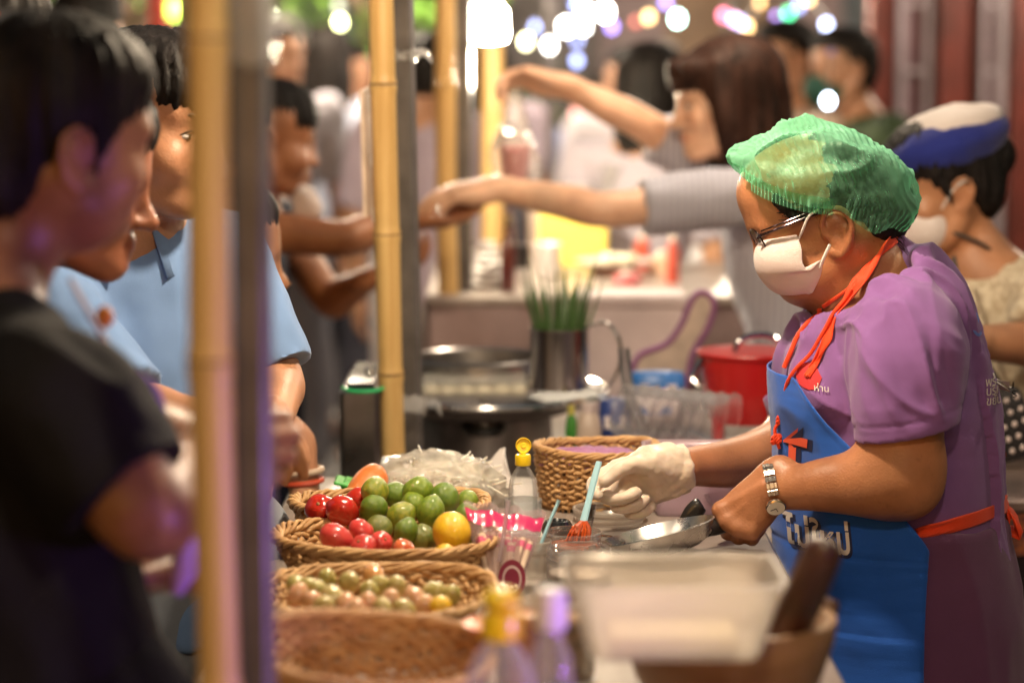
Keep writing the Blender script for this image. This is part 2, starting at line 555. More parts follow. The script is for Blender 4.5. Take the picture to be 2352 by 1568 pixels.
# ---------------------------------------------------------------- bodies
def sd_head(S, F, neck, nr=0.055, ears=(1, 1), fat=1.0, masked=False, child=False):
    """head in frame F (x right, y front, z up; origin between the ears), neck to world point neck"""
    lz = .58 if masked else 1.0; ly = .018 if masked else 0
    class _W:
        def fell(s_, F, c, *a, **k): return S.fell(F, (c[0], c[1] - ly, c[2] * (lz if c[2] < -.03 else 1)), *a, **k)
        def fchain(s_, F, P, *a, **k): return S.fchain(F, [(c[0], c[1] - ly, c[2] * (lz if c[2] < -.03 else 1)) for c in P], *a, **k)
        def chain(s_, *a, **k): return S.chain(*a, **k)
    S.fell(F, (0, -.012, .045), (.076 * fat, .099, .084), k=.02)
    S.fell(F, (0, .022, .052), (.068, .076, .06), k=.03)
    S.fell(F, (0, .028, -.02), (.062 * fat, .062, .082), k=.03)
    S_ = _W()
    S_.fell(F, (0, .048, -.072), (.044 * fat, .042, .036), k=.03)
    S_.fell(F, (0, .079, -.094), (.02, .017, .017), k=.022)
    for s in (-1, 1):
        S_.fchain(F, [(s * .058 * fat, -.002, -.04), (s * .05 * fat, .03, -.078), (s * .02, .07, -.098)], [.02, .02, .015], k=.025)
        S.fell(F, (s * .042 * fat, .066 - (.006 if masked else 0), -.022 - (.012 if child else 0)), .020 if masked else (.031 if child else .026), k=.025)
    S.fchain(F, [(-.038, .082 - (.005 if child else 0), .026), (0, .09 - (.005 if child else 0), .024), (.038, .082 - (.005 if child else 0), .026)], .011, k=.018)
    for s in (-1, 1):
        S.fell(F, (s * .033, .101 + (.004 if child else 0), .004), (.019, .014, .012), k=.014, neg=True)
        S.fell(F, (s * .033, .0785, .003), (.0145, .013, .0125), k=.006)
    if masked:
        S.fchain(F, [(0, .089, .018), (0, .096, -.012), (0, .101, -.033)], [.0075, .009, .011], k=.012)
    else:
        S.fchain(F, [(0, .089, .018), (0, .100 if child else .104, -.012), (0, .108 if child else .117, -.033)], [.007, .009, .011], k=.014)
    for s in (-1, 1):
        if not masked: S.fell(F, (s * .012, .103, -.036), (.009, .011, .008), k=.008)
    if masked: S.fell(F, (0, .12, -.075), (.06, .035, .05), k=.02, neg=True)
    if not masked: S.fell(F, (0, .0945, -.0585), (.023, .0095, .0058), k=.008)
    if not masked: S.fell(F, (0, .0925, -.0695), (.02, .0095, .007), k=.008)
    if not masked: S.fchain(F, [(-.024, .089, -.064), (0, .107, -.0638), (.024, .089, -.064)], .0016, k=.004, neg=True)
    if neck is not None:
        S.chain([F.p((0, -.028, -.02)), F.p((0, -.02, -.085)) * .6 + np.array(neck) * .4, neck], [nr * 1.02, nr, nr * 1.12], k=.03)
    for i, s in enumerate((-1, 1)):
        if not ears[i]: continue
        S.fell(F, (s * .079, -.008, -.002), (.007, .017, .028), k=.008)
        rim = [(s * .078, .012, -.004), (s * .083, .012, .016), (s * .088, .0, .03), (s * .091, -.018, .027), (s * .09, -.026, .006), (s * .085, -.018, -.018), (s * .08, -.002, -.033), (s * .078, .008, -.026)]
        S.fchain(F, rim, [.004, .0042, .0045, .0048, .0048, .0048, .006, .005], k=.006)
        S.fell(F, (s * .09, -.003, -.002), (.0075, .010, .015), k=.005, neg=True)
def head_tint(F, lips=(0.85, .6, .62)):
    def f(P):
        L = F.loc(P)
        T = np.ones((len(P), 3))
        a = np.exp(-((L[:, 0] / .024) ** 2 + ((L[:, 2] + .064) / .0105) ** 2) ** 2) * (L[:, 1] > .078)
        T = T * (1 - a[:, None]) + np.array(lips) * a[:, None]
        c = np.exp(-(((np.abs(L[:, 0]) - .045) / .022) ** 2 + ((L[:, 2] + .025) / .02) ** 2)) * (L[:, 1] > .03) * .25
        T = T * (1 - c[:, None]) + np.array((1.05, .8, .75)) * c[:, None]
        e = np.exp(-(((np.abs(L[:, 0]) - .085) / .012) ** 2 + (L[:, 2] / .03) ** 2 + (L[:, 1] / .03) ** 2)) * .3
        T = T * (1 - e[:, None]) + np.array((1.05, .78, .72)) * e[:, None]
        n = fbm(P * 45, 3)[:, None]; n2 = fbm(P * 14, 13, 3)[:, None]; sp = np.clip(fbm(P * 190, 23, 2) - .75, 0, 1)[:, None]
        return T * (1 + .06 * n + .10 * n2 * np.array((.6, 1, 1.2)) - .5 * sp)
    return f
def face_bits(F, parent, brow=(.012, .009, .008), which=(-1, 1), lids=True):
    hb = mat('brow_hair', (.015, .011, .009), .6)
    for s in which:
        b = MB()
        pts = [F.p((s * x, y, z)) for x, y, z in ((.016, .0985, .0262), (.028, .0965, .0305), (.04, .089, .0305), (.051, .078, .025))]
        b.tube(pts, [.0025 * F.s, .0033 * F.s, .0028 * F.s, .001], n=8, sub=4)
        b.put('eyebrow', hb, parent)
        e = MB().ball(F.p((s * .033, .083, .001)), np.array((.0125, .0105, .0058)) * F.s, rot=F.R)
        eo = e.put('eye', mat('eye_white', (.7, .66, .62), .15, coat=.5), parent)
        MB().ball(F.p((s * .033, .0903, .0)), np.array((.0055, .0035, .0050)) * F.s, rot=F.R, n=12, m=8).put('iris', mat('iris', (.02, .011, .007), .1, coat=.6), eo)
        lash = MB()
        lash.tube([F.p((s * x, y, z)) for x, y, z in ((.02, .0885, .004), (.028, .0945, .0085), (.036, .0935, .0088), (.0465, .085, .003))], [.001, .0014, .0014, .0008], n=6, sub=4)
        lash.put('eyelash', hb, parent)

def sd_hand(S, wrist, f, palm, side, curls, thumb, sc=1.0, k=.009, wr=.026, spread=0.0, fat=1.0):
    """f: direction of the straight fingers; palm: direction the palm faces; side +1 right hand, -1 left.
    curls: per finger (mcp, pip, dip) degrees; thumb: list of local points (x towards thumb, y along fingers, z towards back of hand)"""
    f = nrm(f); p = np.array(palm, float); p = nrm(p - f * (p @ f))
    t = np.cross(f, p) * side
    o = np.array(wrist, float)
    def G(q): return o + sc * (q[0] * t + q[1] * f - q[2] * p)
    def vec(y, z): return y * f - z * p
    kn = [(.030, .086, .004), (.010, .092, .006), (-.010, .088, .004), (-.028, .078, .0)]
    ln = [(.042, .025, .02), (.046, .029, .021), (.042, .027, .02), (.033, .02, .018)]
    rd = [.0098, .0100, .0095, .0085]
    for i in range(4):
        S.chain([G((kn[i][0] * .55, .0, 0)), G((kn[i][0] * .85, .045, .002)), G(kn[i])], np.array([.015, .0142, .0125]) * sc * fat, k=k * 1.25)
    S.chain([G((0, -.02, 0)), G((0, .01, 0)), G((0, .05, -.002))], np.array([wr / sc, .024, .02]) * sc, k=k * 2, sq=(p, 1.35))
    S.chain([G((-.02, .015, -.01)), G((-.024, .05, -.008))], np.array([.014, .013]) * sc, k=k * 2)
    tips = []
    for i in range(4):
        a = 0; q = G(kn[i]); pts = [q]
        for j in range(3):
            a += R(curls[i][j])
            q = q + sc * ln[i][j] * (math.cos(a) * f + math.sin(a) * p + (spread * (1.5 - i)) * t * .3)
            pts.append(q)
        S.chain(pts, np.array([rd[i] * 1.05, rd[i] * 1.02, rd[i] * .95, rd[i] * .82]) * sc * fat, k=k * .35, sub=3)
        tips.append(pts)
    tp = [G(q) for q in thumb]
    S.chain(tp, np.array([.0165, .0135, .0115, .0098][:len(tp)]) * sc * fat, k=k, sub=3)
    return tips, tp, G
THUMB_OPEN = [(.018, .02, -.006), (.042, .045, -.012), (.056, .068, -.014), (.064, .092, -.014)]
THUMB_IN = [(.018, .02, -.008), (.036, .048, -.022), (.034, .074, -.034), (.026, .094, -.04)]
RELAX = [(20, 30, 20), (25, 35, 22), (30, 38, 25), (34, 40, 25)]
FIST = [(70, 90, 50), (75, 95, 50), (78, 95, 50), (80, 95, 50)]
POINT = [(10, 15, 10), (20, 25, 15), (30, 35, 20), (35, 40, 20)]

def skin(name, col):
    m = mat(name, col, .42, vary=.13, scale=14, bump=.28, bscale=330, sss=.10, tint=True, spec=.42, rvary=.14, detail=8)
    return m
def cloth(name, col, vary=.06, scale=6, bump=.25, sheen=.15, rough=.85, bscale=900):
    return mat(name, col, rough, vary=vary, scale=scale, bump=bump, bscale=bscale, sheen=sheen, spec=.2)
def folds(seed, amp=.006, freq=(6, 6, 3), fine=.0015):
    fr = np.array(freq)
    def f(P, N):
        w = fbm(P * 3.1, seed + 9, 2)[:, None] * .12
        a = fbm((P + w) * fr, seed, 2)
        r = 1 - np.abs(a) * 2.2
        return amp * (np.clip(r, -.6, 1) - .3) + fine * fbm(P * 28, seed + 3, 2)
    return f

def figure(label, cat, headc, face, pitch=0, H=None, vox=.007, skinc=(.42, .22, .13), shirt=None, sleeve=.5, lower=None, hs=1.0,
           sh_w=.19, arms=None, lean=(0, 0), body_yaw=None, hair=None, bulk=1.0, group=None, roll=0, feat=(), neckline=.0, long_sleeve=False,
           ears=(1, 1), shoulder_drop=.0, hands=True, hemz=None, hfwd=0.0, child=False, fat=1.0, jaw=False):
    """generic standing person. headc: world centre of head; face: (x, y) direction of face; arms: {'L': [elbow, wrist, fingers dir, palm dir, curls, thumb], ...}"""
    headc = np.array(headc, float)
    H = H or headc[2] / .928
    fb = np.array((*(body_yaw or face), 0.0)); fb = nrm(fb)
    rt = np.cross(fb, (0, 0, 1))
    fx = np.array((*face, 0.0)); fx = nrm(fx)
    fd = fx * math.cos(R(pitch)) - np.array((0, 0, 1)) * math.sin(R(pitch))
    up = np.array((0, 0, 1)) + np.cross(fd, (0, 0, 1)) * math.sin(R(roll))
    F = Frame(headc, fd, up, hs * H / 1.62 if H > 1.4 else hs * .9)
    ln = np.array((*lean, 0.0))
    base = np.array((headc[0], headc[1], 0)) - fx * (.06 + hfwd) + ln * -1
    sc = H / 1.6
    hip = base + np.array((0, 0, .53 * H)); chest = base + ln * .75 + np.array((0, 0, .74 * H)) - fb * .01
    neck = base + ln * .95 + np.array((0, 0, .835 * H)) - fb * .0
    neck[2] = min(neck[2], headc[2] - .13 * F.s)
    sho = {s: neck + rt * (s * sh_w) - np.array((0, 0, .035 * sc + shoulder_drop)) for s in (-1, 1)}
    root = thing('person', label, cat, (base[0], base[1], 0), group)
    root['H'] = H
    pts = [headc, hip, base]
    A = {}
    for s, kk in ((-1, 'L'), (1, 'R')):
        a = (arms or {}).get(kk)
        if a is None:
            el = sho[s] + rt * (s * .05) - np.array((0, 0, .28 * sc)) - fb * .02
            wr = el - np.array((0, 0, .23 * sc)) + fb * .05
            a = [el, wr, (0, 0, -1) + fb * .15, -rt * s, RELAX, THUMB_OPEN]
        a = list(a); a[0] = np.array(a[0], float); a[1] = np.array(a[1], float)
        A[s] = a; pts += [a[0], a[1], a[1] + nrm(a[2]) * .2]
    pts += [sho[-1], sho[1]]
    P = np.array(pts); lo, hi = P.min(0) - .22, P.max(0) + .22; lo[2] = -.01
    S = SDF(lo, hi, vox)
    sd_head(S, F, neck, .05 * F.s * bulk ** .5, ears, fat, jaw, child)
    S.chain([neck, chest, (chest + hip) / 2, hip], np.array([.07, .125, .115, .13]) * sc * bulk, k=.04, sq=(fb, 1.3))
    S.chain([sho[-1], neck - (0, 0, .03), sho[1]], np.array([.05, .065, .05]) * sc, k=.05)
    for s in (-1, 1):
        foot = base + rt * (s * .1); knee = foot + np.array((0, 0, .28 * H)) + fb * .02
        S.chain([hip + rt * (s * .085) - (0, 0, .02), knee, foot + np.array((0, 0, .06))], np.array([.085, .055, .04]) * sc, k=.03)
        S.chain([foot + np.array((0, 0, .04)) - fb * .03, foot + np.array((0, 0, .03)) + fb * .14], [.035, .03], k=.02)
        a = A[s]
        d1 = nrm(a[1] - a[0])
        S.chain([sho[s], (sho[s] + a[0]) / 2, a[0], a[0] * .65 + a[1] * .35, a[1]], np.array([.05, .047, .041, .04, .027]) * sc * bulk ** .6, k=.025)
        if hands:
            sd_hand(S, a[1], a[2], a[3], s, a[4], a[5], sc=.98 * sc ** .5, wr=.026 * sc)
    sk = skin('skin_%d' % int(sum(skinc) * 1000), skinc)
    body = sdf_put('body', S, sk, root, 1, color=head_tint(F))
    # clothes
    if shirt is not None:
        T = SDF(lo, hi, vox)
        hz = hemz if hemz is not None else hip[2] - .06
        hem = np.array((hip[0], hip[1], hz))
        T.chain([neck - (0, 0, .045 + neckline), chest, (chest + hip) / 2, hem], np.array([.08, .142, .138, .15]) * sc * bulk, k=.03, sq=(fb, 1.25))
        T.chain([sho[-1], neck - (0, 0, .045 + neckline), sho[1]], np.array([.062, .074, .062]) * sc, k=.05)
        if sleeve > 0:
            for s in (-1, 1):
                a = A[s]
                arm = [sho[s], a[0], a[1]]
                if sleeve <= 1: e = sho[s] + (a[0] - sho[s]) * sleeve; pl = [sho[s], (sho[s] + e) / 2, e]
                else: e = a[0] + (a[1] - a[0]) * (sleeve - 1); pl = [sho[s], a[0], e]
                dd = nrm(pl[2] - pl[1])
                T.chain([*pl, e + dd * .03], np.array([.064, .066, .064, .064]) * sc * bulk ** .6, k=.025, cap=(e, dd))
        elif sleeve < 0:      # sleeveless
            for s in (-1, 1):
                T.ell(sho[s] + rt * s * .035 * sc, np.array((.05, .07, .11)) * sc, k=.01, neg=True)
        T.cut(hem, (0, 0, -1))
        sm = shirt if not isinstance(shirt, tuple) else cloth('cloth_%d' % int(1e4 * sum(shirt) + 1e3 * shirt[0]), shirt)
        sdf_put('shirt', T, sm, root, 2, disp=folds(int(abs(headc[0]) * 100), .007, (7, 7, 4)))
    if lower is not None:
        T = SDF(lo, hi, vox * 1.3)
        if lower[0] == 'skirt':
            T.chain([hip + np.array((0, 0, .06)), hip - np.array((0, 0, .12)), np.array((base[0], base[1], .35))], np.array([.135, .16, .19]) * sc * bulk, k=.0, sq=(fb, 1.2))
            T.cut((0, 0, .3), (0, 0, -1))
        else:
            zc = .08 if lower[0] == 'trousers' else .48
            for s in (-1, 1):
                foot = base + rt * (s * .1)
                T.chain([hip + rt * (s * .07) + np.array((0, 0, .04)), foot + np.array((0, 0, .28 * H)), foot + np.array((0, 0, zc))], np.array([.115, .085, .075]) * sc * bulk, k=.03)
            T.chain([hip + np.array((0, 0, .08)), hip - np.array((0, 0, .04))], np.array([.125, .13]) * sc * bulk, k=.04, sq=(fb, 1.2))
            T.cut((0, 0, zc + .02), (0, 0, -1))
        sdf_put('skirt' if lower[0] == 'skirt' else 'trousers', T, lower[1], root, 2, disp=folds(11, .005, (5, 5, 2)))
    if hair is not None:
        make_hair(F, root, hair, vox)
    if feat:
        face_bits(F, root, which=feat)
    return dict(root=root, F=F, neck=neck, sho=sho, hip=hip, chest=chest, fb=fb, rt=rt, A=A, sc=sc)

def hair_mat(c=(.012, .009, .008), name=None):
    return mat(name or 'hair_%d' % int(1e4 * sum(c)), c, .6, vary=.4, scale=60, bump=.9, bscale=160, stretch=(1, 1, .12), spec=.16)
def make_hair(F, root, style, vox, m=None):
    kind = style[0]; col = style[1] if len(style) > 1 else (.012, .009, .008)
    s = F.s
    ext = .2 * s + (.35 if kind == 'long' else 0)
    lo, hi = F.o - ext, F.o + ext
    hi = np.minimum(hi, F.o + .22 * s)
    S = SDF(lo, hi, min(vox, .005))
    if kind == 'short':
        S.fell(F, (0, -.016, .05), (.083, .104, .09), k=.0)
        S.fell(F, (0, .03, .095), (.06, .06, .042), k=.03)
        S.fell(F, (0, -.055, -.01), (.07, .05, .06), k=.03)
        if 'bangs' in style: S.fell(F, (0, .135, -.068), (.12, .075, .088), k=.015, neg=True); S.fell(F, (0, .06, .06), (.066, .042, .045), k=.02)
        else: S.fell(F, (0, .125, -.04), (.12, .07, .10), k=.015, neg=True)
        for q in (-1, 1):
            S.fell(F, (q * .09, .028, -.055), (.035, .055, .055), k=.012, neg=True)
            S.fell(F, (q * .088, -.005, -.004), (.024, .026, .036), k=.008, neg=True)
    elif kind == 'tied':
        S.fell(F, (0, -.02, .056), (.091, .112, .098), k=.0)
        S.fell(F, (0, -.068, -.012), (.074, .058, .068), k=.03)
        S.fell(F, (0, .03, .085), (.075, .07, .055), k=.03)
        S.fell(F, (0, .128, -.045), (.12, .058, .11), k=.015, neg=True)
        for q in (-1, 1):
            S.fell(F, (q * .095, .03, -.06), (.035, .055, .06), k=.012, neg=True)
            S.fell(F, (q * .088, -.004, -.004), (.022, .024, .036), k=.008, neg=True)
            S.fchain(F, [(q * .075, .035, .05), (q * .079, .022, .01), (q * .076, .02, -.02)], [.009, .007, .003], k=.008)
        S.fell(F, (0, -.125, .04), (.045, .042, .045), k=.02)
    elif kind == 'long':
        S.fell(F, (0, -.016, .05), (.088, .11, .094), k=.0)
        S.fchain(F, [(0, -.05, .05), (0, -.06, -.06), (0, -.055, -.16), (0, -.05, style[2] if len(style) > 2 else -.2)], [.09, .088, .085, .06], k=.03)
        for q in (-1, 1):
            S.fchain(F, [(q * .062, .028, .08), (q * .079, .02, .0), (q * .077, .014, -.07), (q * .066, .0, -.17)], [.024, .031, .031, .018], k=.03)
        S.fchain(F, [(-.05, .082, .085), (0, .096, .082), (.05, .082, .085)], [.02, .022, .02], k=.03)
        S.fchain(F, [(-.045, .088, .055), (0, .099, .052), (.045, .088, .055)], [.010, .011, .010], k=.03)
        S.fell(F, (0, .13, -.05), (.07, .072, .085), k=.012, neg=True)
    def dz(P, N):
        L = F.loc(P)
        th = np.arctan2(L[:, 0], L[:, 1])
        q = np.column_stack([th * 22, np.linalg.norm(L, axis=1) * 9, L[:, 2] * 12])
        return .0038 * fbm(q, 5, 3)
    return sdf_put('hair', S, m or hair_mat(col), root, 2, disp=dz)
# ---------------------------------------------------------------- the vendor in the green hair net (in focus)
Y0 = 3.35
def m_(px, py, dy=0.0): return WY(px, py, Y0 + dy)
PXM = Y0 / FPX * 1.0
def vendor():
    base = m_(2060, 1500); base[2] = 0
    root = thing('person', 'person in purple shirt and blue apron, wearing a crinkled green hair net and white mask', 'person', base)
    sk = skin('skin_vendor', (.37, .155, .072))
    FD = np.array((-math.cos(R(15)), 0, -math.sin(R(15))))
    F = Frame(m_(1895, 522), FD, (0, 0, 1), 1.01)
    lo = np.array((m_(1300, 900)[0], Y0 - .42, .0)); hi = np.array((m_(2400, 900)[0], Y0 + .40, 1.56))
    vox = .0034
    S = SDF(np.array((lo[0], lo[1], .62)), hi, vox)
    nb = m_(2000, 655)
    sd_head(S, F, nb, .064, fat=1.0, masked=True)
    S.fell(F, (0, .03, .07), (.07, .072, .05), k=.03)
    S.fell(F, (0, .02, -.062), (.05, .05, .028), k=.04)          # double chin
    # trunk
    tr = [m_(2000, 660), m_(2035, 740), m_(2045, 880), m_(2045, 1060), m_(2050, 1240), m_(2066, 1420), m_(2070, 1600)]
    rr = np.array([.06, .09, .118, .130, .135, .14, .14])
    S.chain(tr, rr, k=.03, sq=((0, 1, 0), .85))
    shL, shR = m_(2085, 795, -.17), m_(2035, 790, .17)
    # near arm
    el, wr = m_(2062, 1088, -.20), m_(1800, 1127, -.15)
    up = [shL, m_(2082, 880, -.19), m_(2072, 985, -.20), el]
    S.chain(up, [.06, .057, .0545, .053], k=.03)
    S.chain([m_(2072, 1096, -.20), m_(2015, 1106, -.20), m_(1950, 1110, -.185), m_(1875, 1115, -.17), wr], [.0495, .0475, .0415, .034, .0255], k=.03)
    S.chain([m_(2095, 1060, -.2), m_(2088, 1115, -.205)], [.026, .022], k=.04)
    # far arm
    elR = m_(1850, 990, .21); wrR = m_(1575, 1072, .0)
    S.chain([shR, m_(1940, 880, .2), elR], [.06, .055, .05], k=.03)
    S.chain([elR, m_(1780, 1035, .15), m_(1690, 1062, .08), wrR], [.05, .043, .036, .0265], k=.03)
    # near hand round the pan handle
    hd = nrm(m_(1700, 1170, -.13) - m_(1782, 1112, -.14))
    cur = [(62, 88, 55), (64, 92, 55), (66, 92, 55), (66, 90, 55)]
    kn_t, _, kG = sd_hand(S, m_(1772, 1110, -.14), (-.64, .05, -.77), (.40, .90, -.18), -1, cur, [(.016, .02, -.012), (.03, .05, -.03), (.036, .075, -.04), (.038, .095, -.05)], sc=.84, wr=.0265, k=.008, fat=1.12)
    for kk_ in kn_t:
        S.ell(kk_[0] + np.array((-.003, -.004, .002)), .0128, k=.006)
        S.ell(kk_[1], .0105, k=.004)
    for i_, kk_ in enumerate(kn_t):
        S.chain([m_(1755, 1120, -.158) + np.array((0, 0, .006 - .006 * i_)), kk_[0] + np.array((-.002, -.007, .003))], [.004, .0055], k=.006)
    body = sdf_put('body', S, sk, root, 2, color=head_tint(F))
    # legs, hidden below the tunic, belong to the same person
    L = SDF(np.array((base[0] - .3, Y0 - .3, -.01)), np.array((base[0] + .3, Y0 + .3, .75)), .009)
    for s in (-1, 1):
        L.chain([m_(2070, 1500, s * .08), np.array((base[0], Y0 + s * .09, .38)), np.array((base[0], Y0 + s * .09, .06))], [.09, .058, .042], k=.02)
        L.chain([np.array((base[0] + .03, Y0 + s * .09, .04)), np.array((base[0] - .15, Y0 + s * .09, .03))], [.038, .032], k=.02)
    sdf_put('leg', L, sk, root, 1, color=lambda P: np.ones((len(P), 3)))
    # glove
    G = SDF(m_(1310, 1200, -.1) - .03, m_(1620, 1000, .2) + .05, .0026)
    ax = nrm(wrR - m_(1690, 1062, .08))
    hand_o = m_(1560, 1076, -.01)
    cu = [(26, 44, 30), (58, 84, 50), (66, 88, 50), (70, 86, 50)]
    tips, tp, _ = sd_hand(G, hand_o, (-.955, -.10, -.28), (-.22, -.90, -.38), 1, cu,
                          [(.014, .022, -.010), (.036, .05, -.022), (.046, .084, -.032), (.040, .112, -.040)], sc=.97, wr=.027, k=.009, fat=1.0)
    G.chain([m_(1500, 1070, -.02), m_(1545, 1074, -.01), wrR, m_(1620, 1064, .03)], [.029, .029, .031, .033], k=.02)
    G.cut(m_(1578, 1072, .0), (1, .25, .18), box=(wrR - .12, wrR + .12))
    def gd(P, N):
        u = (P - wrR) @ ax
        cuff = np.exp(-((u - .015) / .035) ** 2)
        return cuff * .0034 * fbm(np.column_stack([u * 60, P[:, 1] * 45, P[:, 2] * 45]), 4, 3) + .0014 * fbm(P * 60, 8, 3) + .0012 * np.sin(u * 190 + 6 * fbm(P * 20, 2, 1)) * cuff
    gm = mat('latex', (.66, .54, .44), .42, vary=.07, scale=25, bump=.25, bscale=220, sss=.2, spec=.4)
    sdf_put('glove', G, gm, root, 1, disp=gd)
    face_bits(F, root, which=(-1, 1))
    # hair under the net
    make_hair_vendor(F, root)
    # shirt ------------------------------------------------------------
    T = SDF(np.array((m_(1680, 900)[0], Y0 - .36, .60)), np.array((m_(2420, 900)[0], Y0 + .38, 1.36)), .0036)
    tr2 = [m_(2004, 680), m_(2036, 748), m_(2046, 880), m_(2046, 1060), m_(2054, 1240), m_(2070, 1420), m_(2076, 1640)]
    r2 = np.array([.074, .098, .130, .146, .147, .153, .156])
    T.chain(tr2, r2, k=.03, sq=((0, 1, 0), .84))
    T.ell(m_(1905, 865), (.058, .13, .07), k=.06)              # bust
    T.ell(m_(2110, 745), (.055, .12, .08), k=.05)                # rounded upper back
    T.chain([m_(2085, 782, -.15), m_(2050, 724, -.075), m_(2020, 698, 0), m_(2030, 724, .075), m_(2045, 782, .15)], [.064, .075, .081, .075, .064], k=.05)
    hemL = m_(2072, 992, -.20)
    dn = nrm((.20, 0, -1.0))
    T.chain([m_(2082, 785, -.168), m_(2084, 840, -.186), m_(2085, 910, -.196), m_(2082, 985, -.203), m_(2080, 1040, -.205)], [.066, .070, .071, .069, .067], k=.03, cap=(hemL, dn))
    T.chain([shR, m_(1930, 890, .2), m_(1880, 960, .21)], [.08, .08, .072], k=.025)
    # neck opening and sleeve hollow
    T.chain([m_(1930, 560), m_(1982, 640), m_(2000, 668)], [.062, .066, .058], k=.008, neg=True)
    T.chain([m_(1900, 620), m_(1940, 680)], [.06, .045], k=.015, neg=True)
    T.chain([m_(1915, 640, -.05), m_(1985, 622, -.075), m_(2035, 575, -.06)], [.056, .05, .036], k=.02, neg=True)
    body_cloth = T.V.copy()
    seamL = m_(2050, 712, -.19)
    def sh(P, N):
        # arm-hole pull lines, sagging folds down the side, creases over the sleeve
        loc = np.column_stack([(P[:, 0] - base[0]), P[:, 1] - Y0, P[:, 2]])
        near = np.clip((-(loc[:, 1]) - .06) / .08, 0, 1)
        arm = np.clip(1 - np.linalg.norm((P - m_(2085, 870, -.19)) * np.array((1, 1, .7)), axis=1) / .17, 0, 1) * near
        w = P + .03 * np.column_stack([fbm(P * 6, 21, 2), fbm(P * 6, 22, 2), fbm(P * 6, 23, 2)])
        d1 = w[:, 2] * 1.0 + w[:, 0] * .55                       # diagonal creases on the sleeve
        f1 = (lambda z_: np.where(z_ > 0, z_ ** 1.6, z_ * .5))(np.clip(1 - 2.6 * np.abs(fbm(np.column_stack([w[:, 0] * 5, w[:, 1] * 5, d1 * 26]), 31, 1)), -.6, 1))
        d2 = w[:, 0] + .35 * w[:, 2]
        f2 = np.clip(1 - 2.2 * np.abs(fbm(np.column_stack([d2 * 17, w[:, 1] * 13, w[:, 2] * 3.2]), 41, 2)), -.6, 1)
        o = .012 * arm * f1 + .014 * (1 - arm) * f2
        o += .002 * fbm(P * 22, 51, 2)
        # shoulder seam and hem stitch line
        dh = (P - hemL) @ dn
        hm = (np.abs(P[:, 0] - hemL[0]) < .14) & (P[:, 2] < hemL[2] + .1) & (P[:, 1] < Y0 - .1)
        o = np.where(hm, o * np.clip((-dh - .012) / .03, 0, 1), o)
        o += -.0016 * np.exp(-((dh + .022) / .0022) ** 2) * near * (np.abs(P[:, 0] - hemL[0]) < .1)
        ds = np.linalg.norm((P - shL - np.array((.01, .03, .01)))[:, [0, 2]] , axis=1) - .098
        o += -.0022 * np.exp(-(ds / .0026) ** 2) * (P[:, 1] < Y0 - .06) * (P[:, 2] > hemL[2] + .09)
        o += .0014 * np.exp(-((P[:, 0] - m_(2085, 700)[0] - .0) / .006) ** 2) * (P[:, 2] > m_(0, 800)[2]) * near
        return o
    pm = cloth('purple_jersey', (.205, .092, .275), vary=.05, scale=9, bump=.3)
    shirt = sdf_put('shirt', T, pm, root, 2, disp=sh)
    # collar rib
    c = MB(); cc = m_(1992, 648)
    # long tunic below the waist
    K = SDF(np.array((m_(1700, 900)[0], Y0 - .3, .12)), np.array((m_(2420, 900)[0], Y0 + .3, 1.05)), .006)
    K.chain([m_(2054, 1180), m_(2060, 1260), m_(2078, 1420), m_(2084, 1640), np.array((m_(2084, 1640)[0], Y0, .2))], [.149, .154, .163, .168, .165], k=.0, sq=((0, 1, 0), .84))
    K.cut((0, 0, m_(2050, 1178)[2]), (0, 0, 1)); K.cut((0, 0, .2), (0, 0, -1))
    def kd(P, N):
        return .007 * np.clip(1 - 2 * np.abs(fbm(np.column_stack([P[:, 0] * 9, P[:, 1] * 9, P[:, 2] * 2.2]), 61, 2)), -.5, 1) + .0015 * fbm(P * 20, 5, 2)
    sdf_put('tunic_skirt', K, cloth('plum_cotton', (.115, .042, .105), bump=.3), root, 2, disp=kd)
    # apron: a layer over the front of shirt and tunic ------------------
    A = SDF(T.lo, T.lo + .05, .0036); A.V = np.full(T.V.shape, .5, np.float32); A.ax = T.ax
    A.chain([m_(1985, 760), m_(2010, 860), m_(2034, 960), m_(2046, 1060), m_(2056, 1240), m_(2074, 1420), m_(2078, 1640)], np.array([.085, .122, .145, .155, .160, .170, .173]), k=.0, sq=((0, 1, 0), .84))
    A.ell(m_(1908, 868), (.066, .138, .075), k=.05)
    ed = [(1840, 874), (1862, 905), (1905, 965), (1965, 1030), (2040, 1140), (2098, 1215), (2113, 1240), (2106, 1330), (2100, 1430), (2097, 1568), (2095, 1660)]
    pts = np.array([m_(*e, -.13) for e in ed]); zz, xx = pts[::-1, 2], pts[::-1, 0]
    ax_p = np.array([m_(1985, 760), m_(2010, 860), m_(2034, 960), m_(2046, 1060), m_(2056, 1240), m_(2074, 1420), m_(2078, 1640)])
    nz_, nt_ = 130, 90
    Zs = np.linspace(pts[0, 2], pts[-1, 2], nz_)
    def samp(P):
        g = (P - A.lo) / A.vox; i = np.clip(np.floor(g).astype(int), 0, np.array(A.V.shape) - 2); f = g - i
        o = 0
        for da in (0, 1):
            for db in (0, 1):
                for dc in (0, 1):
                    w = (f[..., 0] if da else 1 - f[..., 0]) * (f[..., 1] if db else 1 - f[..., 1]) * (f[..., 2] if dc else 1 - f[..., 2])
                    o = o + w * A.V[i[..., 0] + da, i[..., 1] + db, i[..., 2] + dc]
        return o
    rs = np.linspace(.02, .26, 120)
    GA = []
